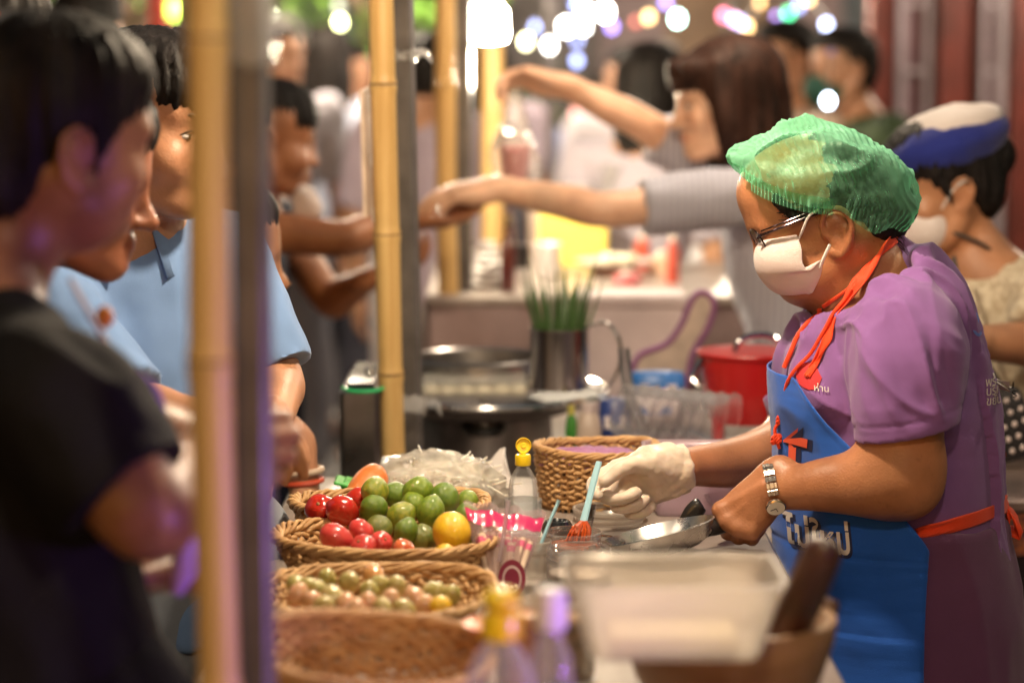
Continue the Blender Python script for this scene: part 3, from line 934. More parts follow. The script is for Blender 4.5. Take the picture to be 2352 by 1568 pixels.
    for z in Zs:
        cx_ = np.interp(z, ax_p[::-1, 2], ax_p[::-1, 0]); ex = np.interp(z, zz, xx)
        th = np.linspace(0, math.pi * .72, 80)           # 0 = straight ahead (-x), towards the camera side
        D = np.column_stack([-np.cos(th), -np.sin(th)])
        P = np.zeros((len(th), len(rs), 3)); P[..., 0] = cx_ + D[:, 0, None] * rs; P[..., 1] = Y0 + D[:, 1, None] * rs; P[..., 2] = z
        v = samp(P); k_ = np.argmax(v > 0, axis=1); rad = rs[k_]
        rad = np.convolve(np.concatenate([rad[:1]] * 4 + [rad] + [rad[-1:]] * 4), np.ones(9) / 9, 'valid')
        X_ = cx_ - np.cos(th) * rad
        te = np.interp(ex, X_, th) if X_[-1] > ex else th[-1]
        tt = np.linspace(-1, 1, nt_) * te
        rr_ = np.interp(np.abs(tt), th, rad) + .004
        GA.append(np.column_stack([cx_ - np.cos(tt) * rr_, Y0 - np.sin(tt) * rr_, np.full(nt_, z)]))
    GA = np.array(GA); P = GA.reshape(-1, 3)
    f_ = np.clip(1 - 2 * np.abs(fbm(np.column_stack([P[:, 0] * 6 + P[:, 2] * 3, P[:, 1] * 8, P[:, 2] * 5]), 71, 2)), -.5, 1)
    tt_ = np.tile(np.abs(np.linspace(-1, 1, nt_)), nz_)
    dsp = .0012 * (tt_ > .955) - .0014 * np.exp(-((tt_ - .945) / .008) ** 2) + .0055 * f_ + .0012 * fbm(P * 25, 72, 2) + .003
    zt = m_(1900, 1222)[2]; dsp += -.002 * np.exp(-((P[:, 2] - zt) / .003) ** 2)
    zt = m_(1900, 1392)[2]; dsp += .0025 * ((P[:, 2] < zt) & (P[:, 0] < m_(2070, 0)[0]))
    rad_d = np.column_stack([P[:, 0] - base[0], P[:, 1] - Y0, np.zeros(len(P))]); rad_d /= np.linalg.norm(rad_d, axis=1)[:, None]
    GA = (P + rad_d * dsp[:, None]).reshape(nz_, nt_, 3)
    bm = cloth('blue_apron_cloth', (.012, .085, .42), vary=.05, scale=9, bump=.25, rough=.75)
    ap = MB().grid(GA).put('apron', bm, root, angle=None); _sm = ap.modifiers.new('thickness', 'SOLIDIFY'); _sm.thickness = .0022; _sm.offset = 0
    # folded-over bib corner
    bb = MB()
    q = [m_(1838, 868, -.05), m_(1810, 885, .0), m_(1780, 905, .03), m_(1792, 938, .0), m_(1800, 960, -.04), m_(1826, 915, -.06)]
    bb.add([*q, *[p + np.array((.004, .003, 0)) for p in q]], [(0, 1, 2, 3, 4, 5), (11, 10, 9, 8, 7, 6)] + [(i, (i + 1) % 6, 6 + (i + 1) % 6, 6 + i) for i in range(6)])
    bb.put('bib_corner', bm, ap)
    # straps
    red = cloth('red_strap', (.72, .055, .012), vary=.08, scale=12, bump=.2, rough=.6)
    def tree(o):
        from mathutils.bvhtree import BVHTree
        off = root_loc(o)
        return BVHTree.FromPolygons([tuple(np.array(v.co) + off) for v in o.data.vertices], [tuple(p.vertices) for p in o.data.polygons])
    trees = [tree(shirt), tree(body)]
    def drape(G_, off):
        G_ = np.array(G_, float)
        for t in trees:
            for i in range(G_.shape[0]):
                for j in range(G_.shape[1]):
                    l, n, ix, ds = t.find_nearest(tuple(G_[i, j]))
                    dd = float((Vector(G_[i, j]) - l).dot(n))
                    if dd < off and ds < .06: G_[i, j] = np.array(l + n * off)
        return G_
    def ribbon(pts, w, name='strap', tw=None, par=root, m=red):
        P = catmull(np.array([p[:3] for p in pts]), 8); n = len(P)
        wd = catmull(np.column_stack([[w] * len(pts) if not hasattr(w, '__len__') else w, [0] * len(pts), [0] * len(pts)]), 8)[:, 0]
        sd = catmull(np.array(tw), 8) if tw is not None else np.tile((0, 0, 1.0), (n, 1))
        G_ = []
        for i in range(n):
            t = nrm(P[min(i + 1, n - 1)] - P[max(i - 1, 0)]); s_ = nrm(sd[i] - t * (sd[i] @ t)); nn = np.cross(t, s_)
            row = []
            for k in range(9):
                a = (k / 8 - .5) * 2
                row.append(P[i] + s_ * a * wd[i] / 2 + nn * .0035 * math.cos(a * 5 + i * .25) * (1 if w is not None else 0))
            G_.append(row)
        G_ = drape(G_, .004)
        for _ in range(6): G_[1:-1] = .5 * G_[1:-1] + .25 * (G_[:-2] + G_[2:])
        b = MB().grid(G_); o = b.put(name, m, par)
        sm = o.modifiers.new('thickness', 'SOLIDIFY'); sm.thickness = .002
        return o
    ribbon([m_(2033, 545, .03), m_(2028, 562, -.045), m_(1990, 620, -.088), m_(1955, 668, -.102), m_(1928, 715, -.105), m_(1905, 775, -.112), m_(1882, 830, -.108), m_(1868, 872, -.102)],
           [.03, .033, .027, .018, .015, .016, .013, .011], tw=[(.3, -.2, 1), (.5, -.4, .8), (.75, -.4, .6), (.6, -.7, .3), (.6, -.6, .25), (.9, -.4, .3), (.9, -.4, .3), (1, -.3, .2)])
    b = MB()
    class _B:
        def tube(s_, P, r, n=8, sub=1):
            Q = catmull(np.array(P), max(sub, 4)) if len(P) > 2 else np.array(P)
            D_ = drape([Q], .006)[0]
            for _ in range(4): D_[1:-1] = .5 * D_[1:-1] + .25 * (D_[:-2] + D_[2:])
            return b.tube(D_, r, n=n)
    b_ = _B()
    b_.tube([m_(1955, 664, -.104), m_(1915, 735, -.108), m_(1870, 800, -.105), m_(1842, 850, -.09), m_(1826, 900, -.078), m_(1812, 960, -.055), m_(1806, 1010, -.05), m_(1800, 1062, -.05)], .0027, n=8, sub=6)
    b_.tube([m_(1902, 680, -.03), m_(1880, 740, -.05), m_(1858, 800, -.06), m_(1840, 850, -.06)], .0036, n=8, sub=6)
    b_.tube([m_(1962, 655, -.09), m_(1900, 690, -.045)], .003, n=8)
    b.put('neck_cord', red, root)
    k2 = MB()
    for (x, y) in ((1795, 962), (1783, 1008)):
        for a in range(3):
            cpt = m_(x, y, -.06)
            k2.tube([cpt + .0055 * np.array((math.cos(t + a), .6 * math.sin(t * 2), math.sin(t + a * 2))) for t in np.linspace(0, 6.28, 13)], .0028, n=6)
    k2.tube([m_(1806, 955, -.055), m_(1793, 965, -.06), m_(1780, 985, -.06), m_(1783, 1008, -.06), m_(1790, 1030, -.06)], .0026, n=6, sub=4)
    k2.put('cord_knot', red, root)
    # waist tie and bow
    ribbon([m_(2108, 1232, -.178), m_(2160, 1215, -.176), m_(2215, 1192, -.14), m_(2262, 1165, -.07), m_(2282, 1150, .0)], [.022, .021, .019, .018, .018], tw=[(0, 0, 1)] * 5, name='waist_tie')
    bw = MB()
    def loop(c0, d, w, l):
        G_ = []
        for i in range(17):
            t = i / 16; a = t * math.pi * 2
            c = c0 + d * l * (1 - math.cos(a)) / 2
            off = np.array((.0, 0, 1)) * math.sin(a) * w * .45
            ww = w * (.35 + .65 * math.sin(a / 2))
            G_.append([c + off + np.array((0, 1, .3)) * ((k / 4) - .5) * ww + np.array((.004 * math.sin(k * 2 + i * .7), 0, 0)) for k in range(5)])
        return G_
    c0 = m_(2276, 1158, -.03)
    bw.grid(loop(c0, nrm((.75, -.3, -.62)), .04, .05)); bw.grid(loop(c0, nrm((.5, -.2, -.2)), .034, .026)); bw.grid(loop(c0, nrm((-.15, -.7, -.55)), .03, .03))
    bo = bw.put('bow', red, root); sm = bo.modifiers.new('thickness', 'SOLIDIFY'); sm.thickness = .002
    ribbon([c0, m_(2325, 1260, -.02), m_(2335, 1400, -.02), m_(2345, 1500, -.03)], [.012, .011, .01, .01], tw=[(0, 1, .2)] * 4, name='tie_end')
    # mask ---------------------------------------------------------------
    cen = catmull(np.array([(1742, 553, 0), (1733, 575, 0), (1731, 600, 0), (1741, 633, 0), (1772, 668, 0), (1815, 683, 0), (1852, 679, 0)], float), 7)[:, :2]
    sid = catmull(np.array([(1831, 538, 0), (1842, 572, 0), (1845, 606, 0), (1862, 622, 0), (1888, 597, 0), (1886, 632, 0), (1867, 673, 0)], float), 7)[:, :2]
    wid = catmull(np.array([(.076, 0, 0), (.084, 0, 0), (.086, 0, 0), (.085, 0, 0), (.084, 0, 0), (.078, 0, 0), (.064, 0, 0)]), 7)[:, 0]
    G_ = []
    nu = 33
    for i in range(len(cen)):
        row = []
        for j in range(nu):
            u = (j / (nu - 1) - .5) * 2
            a = abs(u) * math.pi / 2
            p = cen[i] + (sid[i] - cen[i]) * (1 - math.cos(a)) ** 1.0
            yy = math.copysign(wid[i] * math.sin(a) ** .72, u)
            row.append(m_(p[0], p[1], yy))
        G_.append(row)
    mm = mat('mask_fabric', (.66, .55, .53), .9, vary=.03, scale=20, bump=.35, bscale=420, sheen=.2, spec=.2, stretch=(1, 1, 2.5))
    mo = MB().grid(G_).put('mask', mm, root, angle=None)
    sm = mo.modifiers.new('thickness', 'SOLIDIFY'); sm.thickness = .0015; sm.offset = 1
    sb = mo.modifiers.new('smooth', 'SUBSURF'); sb.levels = 1; sb.render_levels = 1
    for s in (-1, 1):
        e = MB()
        e.tube([m_(1833, 552, s * .074), m_(1843, 530, s * .083), m_(1858, 496, s * .092), m_(1880, 482, s * .09)], .0018, n=6, sub=3)
        e.tube([m_(1884, 615, s * .082), m_(1893, 590, s * .089), m_(1906, 562, s * .092)], .0022, n=6, sub=3)
        e.put('ear_loop', mat('white_elastic', (.75, .72, .7), .7), mo)
    se = MB()
    # glasses -------------------------------------------------------------
    gm2 = mat('spectacle_metal', (.11, .075, .085), .22, metal=1.0, vary=.1)
    lm = thin('lens', (.9, .92, .95), .03, .03, .12, .1)
    g = MB()
    lens_n = nrm((-.83, 0, -.5))
    fr = Frame(m_(1736, 548), lens_n, (0, 0, 1), 1.0)
    lens_parts = []
    for s in (-1, 1):
        c3 = np.array((s * .034, 0, 0))
        ring = [fr.p(c3 + np.array((.0255 * math.cos(t), -.006 * math.cos(t) * s * .6, .0205 * math.sin(t) * (1 + .12 * math.cos(2 * t))))) for t in np.linspace(0, 2 * math.pi, 36, endpoint=False)]
        g.tube(ring, .00125, n=6, closed=True)
        lens_parts.append(ring)
        hinge = fr.p((s * .0605, -.002, .008))
        g.tube([fr.p((s * .0585, 0, .006)), hinge, fr.p((s * .064, -.006, .008))], .0024, n=8)
        tp_ = [fr.p((s * .064, -.006, .008)), m_(1790, 524, s * .083), m_(1850, 500, s * .0875), m_(1885, 488, s * .086)]
        g.tube(tp_, [.0020, .0018, .0016, .0016], n=8, sub=3)
        g.tube([p + np.array((0, 0, .0055)) for p in tp_], [.0012, .0012, .0012, .0012], n=8, sub=3)
    g.tube([fr.p((-.009, 0, .004)), fr.p((0, .004, .0075)), fr.p((.009, 0, .004))], .0013, n=6, sub=4)
    go = g.put('glasses', gm2, root)
    for ring in lens_parts:
        cpt = np.mean(ring, axis=0) + lens_n * .002
        MB().add([cpt, *ring], [(0, 1 + i, 1 + (i + 1) % len(ring)) for i in range(len(ring))]).put('lens', lm, go)
    # watch ----------------------------------------------------------------
    steel = mat('watch_steel', (.6, .52, .45), .22, metal=1.0, vary=.12, scale=90)
    wc = m_(1773, 1122, -.148); wa = nrm((-.93, .05, -.06) + np.array((0, 0, -.12)))
    fw = Frame(wc, wa, (0, 0, 1), 1.0)
    ws = MB(); w0 = None
    nl = 22
    for i in range(nl):
        t = 2 * math.pi * i / nl
        rx, rz = .0305, .0335
        c = fw.p((rx * math.cos(t), 0, rz * math.sin(t)))
        nn = fw.R @ nrm((math.cos(t) / rx, 0, math.sin(t) / rz)); tt = np.cross(wa, nn)
        if i in (12, 13, 14): continue
        M = np.column_stack([wa, tt, nn])
        ws.box(c, (.0062, .0078, .0026), M, .0007)
        for q in (-1, 1): ws.box(c + wa * .0052 * q, (.0042, .0078, .0021), M, .0006)
    band = ws.put('watch_band', steel, root)
    t = 2 * math.pi * 13.05 / nl
    nn = fw.R @ nrm((math.cos(t), 0, math.sin(t))); cc = fw.p((.0318 * math.cos(t), 0, .0345 * math.sin(t)))
    MB().lathe([(0, -.002), (.0125, -.002), (.0138, .0), (.0138, .003), (.0122, .0046)], cc, 28, nn).put('watch_case', steel, root)
    wf = MB().lathe([(.0122, .0043), (0, .0043)], cc, 28, nn).put('watch_face', mat('watch_dial', (.75, .7, .62), .25, coat=.6, vary=.03), root)
    hnd = MB(); u_ = nrm(np.cross(nn, (0, 0, 1))); v_ = np.cross(nn, u_)
    hnd.tube([cc + nn * .0048, cc + nn * .0048 + u_ * .007 + v_ * .004], .0005, n=4); hnd.tube([cc + nn * .0048, cc + nn * .0048 - u_ * .003 + v_ * .005], .0006, n=4)
    hnd.put('watch_hand', mat('dial_black', (.02, .02, .02), .4), wf)
    return root, F, ap, shirt, tips, tp

def make_hair_vendor(F, root):
    S = SDF(F.o - np.array((.2, .12, .16)), F.o + np.array((.3, .12, .19)), .0032)
    S.fell(F, (0, -.016, .046), (.0795, .099, .084), k=.0)
    S.fell(F, (0, -.06, .0), (.066, .05, .055), k=.03)
    S.fell(F, (0, .125, -.01), (.14, .058, .10), k=.012, neg=True)
    for q in (-1, 1):
        S.fell(F, (q * .09, .036, -.052), (.035, .06, .062), k=.012, neg=True)
        S.fell(F, (q * .088, -.004, -.003), (.022, .025, .034), k=.008, neg=True)
        S.fchain(F, [(q * .066, .058, .06), (q * .073, .045, .036), (q * .0735, .03, .024)], [.011, .008, .004], k=.008)
    S.ell(m_(2056, 470), (.026, .036, .025), k=.03)
    S.chain([m_(1985, 455), m_(2050, 468)], [.055, .028], k=.03)
    def dz(P, N):
        L = F.loc(P)
        return .0022 * fbm(np.column_stack([L[:, 0] * 30, L[:, 1] * 25, L[:, 2] * 130]), 5, 3)
    sdf_put('hair', S, hair_mat((.016, .011, .009)), root, 2, disp=dz)
    # wisps at the temple
    w = MB(); rr_ = random.Random(3)
    for i in range(46):
        a = F.p((-.0735 + rr_.uniform(-.001, .004), rr_.uniform(.03, .066), rr_.uniform(.03, .06)))
        b = F.p((-.0785, rr_.uniform(-.015, .02), rr_.uniform(.018, .045)))
        w.tube([a, (a + b) / 2 + np.array((0, -.003, rr_.uniform(-.003, .004))), b], [.0005, .0005, .0002], n=4, sub=3, cap=False)
    for i in range(26):
        a = F.p((-.03 + rr_.uniform(-.03, .03), -.085, -.03 + rr_.uniform(-.02, .02)))
        w.tube([a, a + np.array((.012, -.004, -.012)), a + np.array((rr_.uniform(.01, .025), rr_.uniform(-.01, .01), rr_.uniform(-.035, -.02)))], [.0005, .0004, .0002], n=4, sub=3, cap=False)
    w.put('hair_wisps', hair_mat((.016, .011, .009)), root)['kind'] = 'stuff'

def hair_net(root):
    top = np.array([(1677, 366), (1690, 336), (1735, 304), (1791, 283), (1858, 273), (1931, 283), (2002, 312), (2062, 346), (2089, 385), (2112, 425), (2117, 455)], float)
    bot = np.array([(1679, 372), (1700, 402), (1740, 428), (1790, 449), (1845, 466), (1905, 474), (1950, 505), (1985, 524), (2030, 515), (2062, 524), (2105, 476)], float)
    wid = np.array([.006, .05, .078, .094, .104, .108, .106, .096, .078, .055, .008])
    NU, NV = 300, 150
    T3 = catmull(np.column_stack([top, wid]), 40); B3 = catmull(np.column_stack([bot, wid]), 40)
    ii = np.linspace(0, len(T3) - 1, NU).astype(int)
    V = np.zeros((NU, NV, 3))
    for a, i in enumerate(ii):
        t, b, w = T3[i], B3[i], max(T3[i][2], .004)
        pt, pb = m_(t[0], t[1]), m_(b[0], b[1])
        for j in range(NV):
            v = (j / (NV - 1) - .5) * 2
            al = v * math.pi * .56
            c = max(0, (math.cos(al) - math.cos(math.pi * .56)) / (1 - math.cos(math.pi * .56)))
            V[a, j] = pb + (pt - pb) * c ** .62 + np.array((0, w * math.sin(al) / math.sin(math.pi * .5), 0))
    P = V.reshape(-1, 3)
    u = np.repeat(np.linspace(0, 1, NU), NV); v = np.tile(np.linspace(-1, 1, NV), NU)
    gx = np.gradient(V, axis=0).reshape(-1, 3); gy = np.gradient(V, axis=1).reshape(-1, 3)
    N = np.cross(gx, gy); N /= np.maximum(1e-9, np.linalg.norm(N, axis=1))[:, None]
    cen = P.mean(0)
    flip = np.sign(((P - cen) * N).sum(1).mean()); N *= flip
    q = np.column_stack([P[:, 0] * 14, P[:, 1] * 14, P[:, 2] * 14])
    w1 = fbm(q, 91, 3)
    sm = np.clip(np.minimum(u, 1 - u) / .05, 0, 1)
    row = P[:, 2] * 42 + P[:, 0] * 16 + np.abs(P[:, 1]) * 12 + w1 * 1.3              # staggered bands of pleats
    fr = np.floor(row); hs = _h(fr.astype(np.int64), 3, 5, 17)
    ph = (P[:, 0] * 1.0 + P[:, 2] * (.35 + .25 * hs)) * 2 * math.pi / (.0098 * (1 + .22 * hs)) + hs * 9 + w1 * 3.5
    rib = 1 - 2 * np.abs(np.sin(ph / 2)) ** .7
    bnd = np.clip(np.abs(np.sin(row * math.pi)) * 1.8, 0, 1)
    amp = .0014 * np.clip(.75 + 1.1 * fbm(q * 1.3, 96, 2), .1, 1.6) * (.25 + .75 * bnd)
    big = np.clip(1 - 2.6 * np.abs(fbm(np.column_stack([P[:, 0] * 9 - P[:, 2] * 9, P[:, 1] * 10, P[:, 2] * 17 + P[:, 0] * 5]), 93, 2)), -.6, 1)
    d = sm * (amp * rib + .0075 * (big - .2) + .0045 * w1)
    edge = np.clip((np.abs(v) - .86) / .14, 0, 1)
    d += edge * .0016 * np.sin(u * 190 + 5 * w1) * (.4 + .6 * np.abs(fbm(q * 2, 98, 2))) - edge ** 2 * .004
    P = P + N * d[:, None]
    F = []
    b = MB(); b.grid(P.reshape(NU, NV, 3))
    m = bpy.data.materials.new('hair_net_fabric'); m.use_nodes = True
    nt = m.node_tree; nt.nodes.remove(nt.nodes["Principled BSDF"]); out = nt.nodes["Material Output"]
    tc = _n(nt, "ShaderNodeTexCoord"); nz = _n(nt, "ShaderNodeTexNoise"); nz.inputs["Scale"].default_value = 900; nz.inputs["Detail"].default_value = 2
    nt.links.new(tc.outputs["Object"], nz.inputs[0])
    n2 = _n(nt, "ShaderNodeTexNoise"); n2.inputs["Scale"].default_value = 26; n2.inputs["Detail"].default_value = 4; n2.inputs["Distortion"].default_value = .6
    nt.links.new(tc.outputs["Object"], n2.inputs[0])
    di = _n(nt, "ShaderNodeBsdfDiffuse"); di.inputs[0].default_value = (.27, .66, .44, 1)
    tl = _n(nt, "ShaderNodeBsdfTranslucent"); tl.inputs[0].default_value = (.20, .66, .40, 1)
    gl = _n(nt, "ShaderNodeBsdfGlossy"); gl.inputs[0].default_value = (.6, .8, .65, 1); gl.inputs["Roughness"].default_value = .38
    tr = _n(nt, "ShaderNodeBsdfTransparent"); tr.inputs[0].default_value = (.62, .92, .75, 1)
    m1 = _n(nt, "ShaderNodeMixShader"); m1.inputs[0].default_value = .42
    nt.links.new(di.outputs[0], m1.inputs[1]); nt.links.new(tl.outputs[0], m1.inputs[2])
    m1b = _n(nt, "ShaderNodeMixShader"); m1b.inputs[0].default_value = .03
    nt.links.new(m1.outputs[0], m1b.inputs[1]); nt.links.new(gl.outputs[0], m1b.inputs[2])
    lw = _n(nt, "ShaderNodeLayerWeight"); lw.inputs[0].default_value = .5
    mr = _n(nt, "ShaderNodeMapRange"); mr.inputs[1].default_value = .35; mr.inputs[2].default_value = .65; mr.inputs[3].default_value = -.08; mr.inputs[4].default_value = .12
    nt.links.new(n2.outputs[0], mr.inputs[0])
    ma = _n(nt, "ShaderNodeMath", operation='MULTIPLY_ADD'); ma.inputs[1].default_value = .85; ma.inputs[2].default_value = .14
    nt.links.new(lw.outputs["Facing"], ma.inputs[0])
    mb = _n(nt, "ShaderNodeMath", operation='ADD'); mb.use_clamp = True
    nt.links.new(ma.outputs[0], mb.inputs[0]); nt.links.new(mr.outputs[0], mb.inputs[1])
    m2 = _n(nt, "ShaderNodeMixShader")
    nt.links.new(mb.outputs[0], m2.inputs[0]); nt.links.new(tr.outputs[0], m2.inputs[1]); nt.links.new(m1b.outputs[0], m2.inputs[2])
    nt.links.new(m2.outputs[0], out.inputs[0])
    b.put('hair_net', m, root, angle=None)
    # gathered elastic edge, folded under
    for sgn in (-1, 1):
        e = MB(); ring = []
        pts = catmull(np.array([(1700, 400, .045), (1740, 430, .074), (1790, 452, .088), (1845, 468, .093), (1915, 477, .094)]), 30)
        G_ = []
        for i, p in enumerate(pts):
            rf = .0022 * math.sin(i * 1.25)
            o = m_(p[0], p[1], sgn * p[2])
            G_.append([o + np.array((0, sgn * (.001 + rf * (k / 4)), -.0045 * k * (0.6 if i < 20 else 1) + .012)) for k in range(6)])
        e.grid(G_).put('net_hem', m, root, angle=None)

VEND, VF, VAPRON, VSHIRT, GTIPS, GTHUMB = vendor()
hair_net(VEND)
# ---------------------------------------------------------------- ground, tables, posts
def structure(o): o["kind"] = "structure"; return o
TZ = .87                                            # table height
_g = MB(); _n_ = 40
structure(MB().grid([[(x, y, .004 * math.sin(x * 1.3) * math.sin(y * .9)) for y in np.linspace(-12, 60, 60)] for x in np.linspace(-40, 40, 60)]).put(
    'ground', mat('asphalt', (.13, .12, .115), .8, vary=.25, scale=3, bump=.5, bscale=60, rvary=.15)))

def bamboo(label, p0, p1, r, nodes, m, wob=.004, seed=0, n=20):
    """pole along p0 (bottom) to p1 (top), swollen nodes at the given fractions; each culm section is a part"""
    rr = random.Random(seed)
    t = thing('bamboo_pole', label, 'pole', p0, 'bamboo poles tied to the stall posts')
    p0, p1 = np.array(p0, float), np.array(p1, float)
    cuts = [0, *nodes, 1]
    off = [np.array((rr.uniform(-wob, wob), rr.uniform(-wob, wob), 0)) for _ in cuts]
    rad = [r * rr.uniform(.94, 1.05) for _ in cuts]
    L = np.linalg.norm(p1 - p0)
    for i in range(len(cuts) - 1):
        a, b = p0 + (p1 - p0) * cuts[i] + off[i], p0 + (p1 - p0) * cuts[i + 1] + off[i + 1]
        ra, rb = rad[i], rad[i + 1]; d = nrm(b - a); l = np.linalg.norm(b - a)
        e = .005
        st = [(0, 1.02), (e, 1.05), (2.2 * e, .97), (4 * e, .955), (.5 * l, .95), (l - 4 * e, .97), (l - 2.5 * e, 1.0), (l - e, 1.06), (l - .0008, 1.04)]
        if i: MB().tube([a + d * .0005, a + d * .0025], ra * 1.045, n=n, cap=False).put('node_ring', mat('bamboo_node', (.16, .085, .035), .6, vary=.3, scale=60), t)
        MB().tube([a + d * q for q, _ in st], [(ra + (rb - ra) * q / l) * k for q, k in st], n=n).put('culm', m, t)
    return t
def bamboo_mat(name, c, c2):
    if name in MATS: return MATS[name]
    m = mat(name, c, .42, col2=c2, scale=5, stretch=(14, 14, .6), bump=.3, bscale=40, spec=.4, rvary=.12, detail=8)
    return m
BM = bamboo_mat('bamboo_skin', (.62, .42, .17), (.46, .275, .095))
STEELP = mat('grey_painted_steel', (.12, .108, .105), .42, vary=.15, scale=20, spec=.4, bump=.1, bscale=300, metal=.3)
def post(label, p0, p1, w, seed=0, yaw=8):
    t = thing('metal_post', label, 'post', p0, 'square steel posts of the stalls')
    p0, p1 = np.array(p0, float), np.array(p1, float)
    d = nrm(p1 - p0); a = nrm(np.cross(d, (math.sin(R(yaw)), math.cos(R(yaw)), 0))); b = np.cross(d, a)
    MB().box((p0 + p1) / 2, (w, w, np.linalg.norm(p1 - p0)), np.column_stack([a, -b, d]), .004).put('tube', STEELP, t)
    MB().box(p0 + d * .004, (w * 1.7, w * 1.7, .008), np.column_stack([a, -b, d]), .002).put('foot_plate', STEELP, t)
    return t
WRAP = thin('clear_wrap', (.85, .84, .84), .3, .1, .5, .4, bump=.8, bscale=60)
def wrap(label, c, w, h, seed, parent=None, tail=True, group='clear plastic ties on the posts'):
    rr = random.Random(seed); c = np.array(c, float)
    t = thing('plastic_tie', label, 'tie', c, group)
    b = MB(); G_ = []
    for i in range(9):
        z = (i / 8 - .5) * h
        G_.append([c + np.array(((w * (1.02 + .05 * rr.random())) * math.copysign(abs(math.cos(a)) ** .5, math.cos(a)), (w * .9 * (1.02 + .05 * rr.random())) * math.copysign(abs(math.sin(a)) ** .5, math.sin(a)), z + .004 * rr.uniform(-1, 1))) for a in np.linspace(0, 2 * math.pi, 25)])
    b.grid(G_).put('band', WRAP, t)
    if tail:
        q = MB(); G_ = []
        for i in range(7):
            u = i / 6
            G_.append([c + np.array((w + .028 * u, -w * .6 - .004, .012 * math.sin(u * 3) - .01 * u + (k / 4 - .5) * .018 * (1 - .2 * u) + .003 * rr.uniform(-1, 1))) + np.array((0, .006 * math.sin(k * 2 + i), 0)) for k in range(5)])
        q.grid(G_).put('knot_end', WRAP, t)
    return t

# post pairs along the customer side of the stalls
def pair(px_top, px_bot, y_bot, Y, width_px):
    a, b = WY(px_top, 0, Y), WY(px_bot, y_bot, Y)
    d = (a - b) / (a[2] - b[2])
    r = width_px / FPX * Y / 2
    return b + d * (0 - b[2]), b + d * (2.75 - b[2]), r
b0, b1, r0 = pair(470, 502, 1568, 1.96, 100)
bamboo('thick pale bamboo pole nearest the camera, tinged purple down one side', b0, b1, r0, [.14, .265, .37, .47, .565, .72, .88], BM, .002, 1, 28)
s0, s1, w0 = pair(572, 590, 1568, 1.99, 88)
post('broad grey steel post tied to the nearest bamboo pole', s0, s1, w0 * 2 * .92)
b0, b1, r0 = pair(874, 899, 1035, 4.05, 62)
def fr_at(py, Y, z1=2.75): return WY(880, py, Y)[2] / z1
bamboo('bamboo pole with dark nodes at the stall corner behind the fruit baskets', b0, b1, r0, [.12, fr_at(1300, 4.05) * 1.02, fr_at(860, 4.05), fr_at(540, 4.05), fr_at(195, 4.05), .72, .86], BM, .006, 2, 24)
s0, s1, w0 = pair(926, 948, 960, 4.10, 44)
post('grey steel post beside the stainless steamer', s0, s1, w0 * 2 * .95, yaw=14)
b0, b1, r0 = pair(1022, 1033, 800, 5.55, 50)
bamboo('third bamboo pole, slim and upright, behind the offered hand', b0, b1, r0, [.15, .3, .42, .53, .68, .82], BM, .004, 3, 20)
s0, s1, w0 = pair(1066, 1068, 700, 5.62, 34)
post('dim grey post of the drinks stall behind the third bamboo pole', s0, s1, w0 * 2)
b0, b1, r0 = pair(1128, 1132, 600, 6.5, 52)
bamboo('brightly lit bamboo pole under the glaring lamp', b0, b1, r0, [.2, .36, .5, .64, .8], BM, .003, 4, 20)
wrap('crumpled clear tie high on the broad front post', WY(577, 62, 1.99), .019, .06, 1)
wrap('knotted clear tie near the top of the post beside the steamer', WY(930, 128, 4.10), .0185, .02, 2)
wrap('clear tie low on the post beside the steamer', WY(950, 928, 4.06), .02, .028, 3)

# thin board hung on edge from the second bamboo pole
t = thing('notice_board', 'thin pale board seen edge-on, fixed to the bamboo pole with white tags', 'board', WY(838, 500, 4.12))
q = [WY(826, 208, 4.02), WY(852, 196, 4.16), WY(864, 478, 4.16), WY(834, 500, 4.02)]
nn = np.array((.006, 0, 0))
MB().add([*q, *[p + nn for p in q]], [(3, 2, 1, 0), (4, 5, 6, 7), (0, 1, 5, 4), (1, 2, 6, 5), (2, 3, 7, 6), (3, 0, 4, 7)]).put('panel', mat('pale_board', (.55, .42, .32), .7, vary=.1, scale=20), t)
for y in (238, 366, 492):
    MB().box(WY(852 + (y - 238) * .035, y, 4.06), (.008, .02, .026), None, .002).put('fixing_tag', mat('white_tag', (.75, .72, .68), .5), t)

# the stall table
t = thing('stall_table', 'long stall table spread with a pale sheet under the baskets and jars', 'table', (0.05, 2.9, 0))
TX0, TX1 = -.345, .36
def tabtop(x0, x1, y0, y1, z, par, m):
    b = MB(); b.box(((x0 + x1) / 2, (y0 + y1) / 2, z - .012), (x1 - x0, y1 - y0, .024), None, .006); return b.put('table_top', m, par)
SHEET = mat('pale_vinyl', (.30, .25, .22), .35, vary=.12, scale=12, bump=.1, bscale=30, coat=.2)
tabtop(TX0, TX1, 1.72, 3.78, TZ, t, SHEET)
DARKC = cloth('dark_table_skirt', (.035, .025, .03), bump=.3)
b = MB(); b.grid([[(TX0 + .008 + .01 * math.sin(y * 22), y, z) for z in np.linspace(.05, TZ - .025, 8)] for y in np.linspace(1.74, 3.76, 80)])
b.put('table_skirt', DARKC, t)
for x in (TX0 + .05, TX1 - .05):
    for y in (1.8, 3.7):
        MB().tube([(x, y, 0), (x, y, TZ - .02)], .014, n=10).put('leg', STEELP, t)
t = thing('stall_table', 'second table further back under the steamer and red pot', 'table', (.3, 4.6, 0))
T2 = .76
tabtop(-.30, .56, 3.84, 5.2, T2, t, SHEET)
for x in (-.25, .5):
    for y in (3.9, 5.1):
        MB().tube([(x, y, 0), (x, y, T2 - .015)], .014, n=10).put('leg', STEELP, t)
t = thing('stall_table', 'far drinks counter crowded with cups and bottles', 'table', (.3, 6.2, 0))
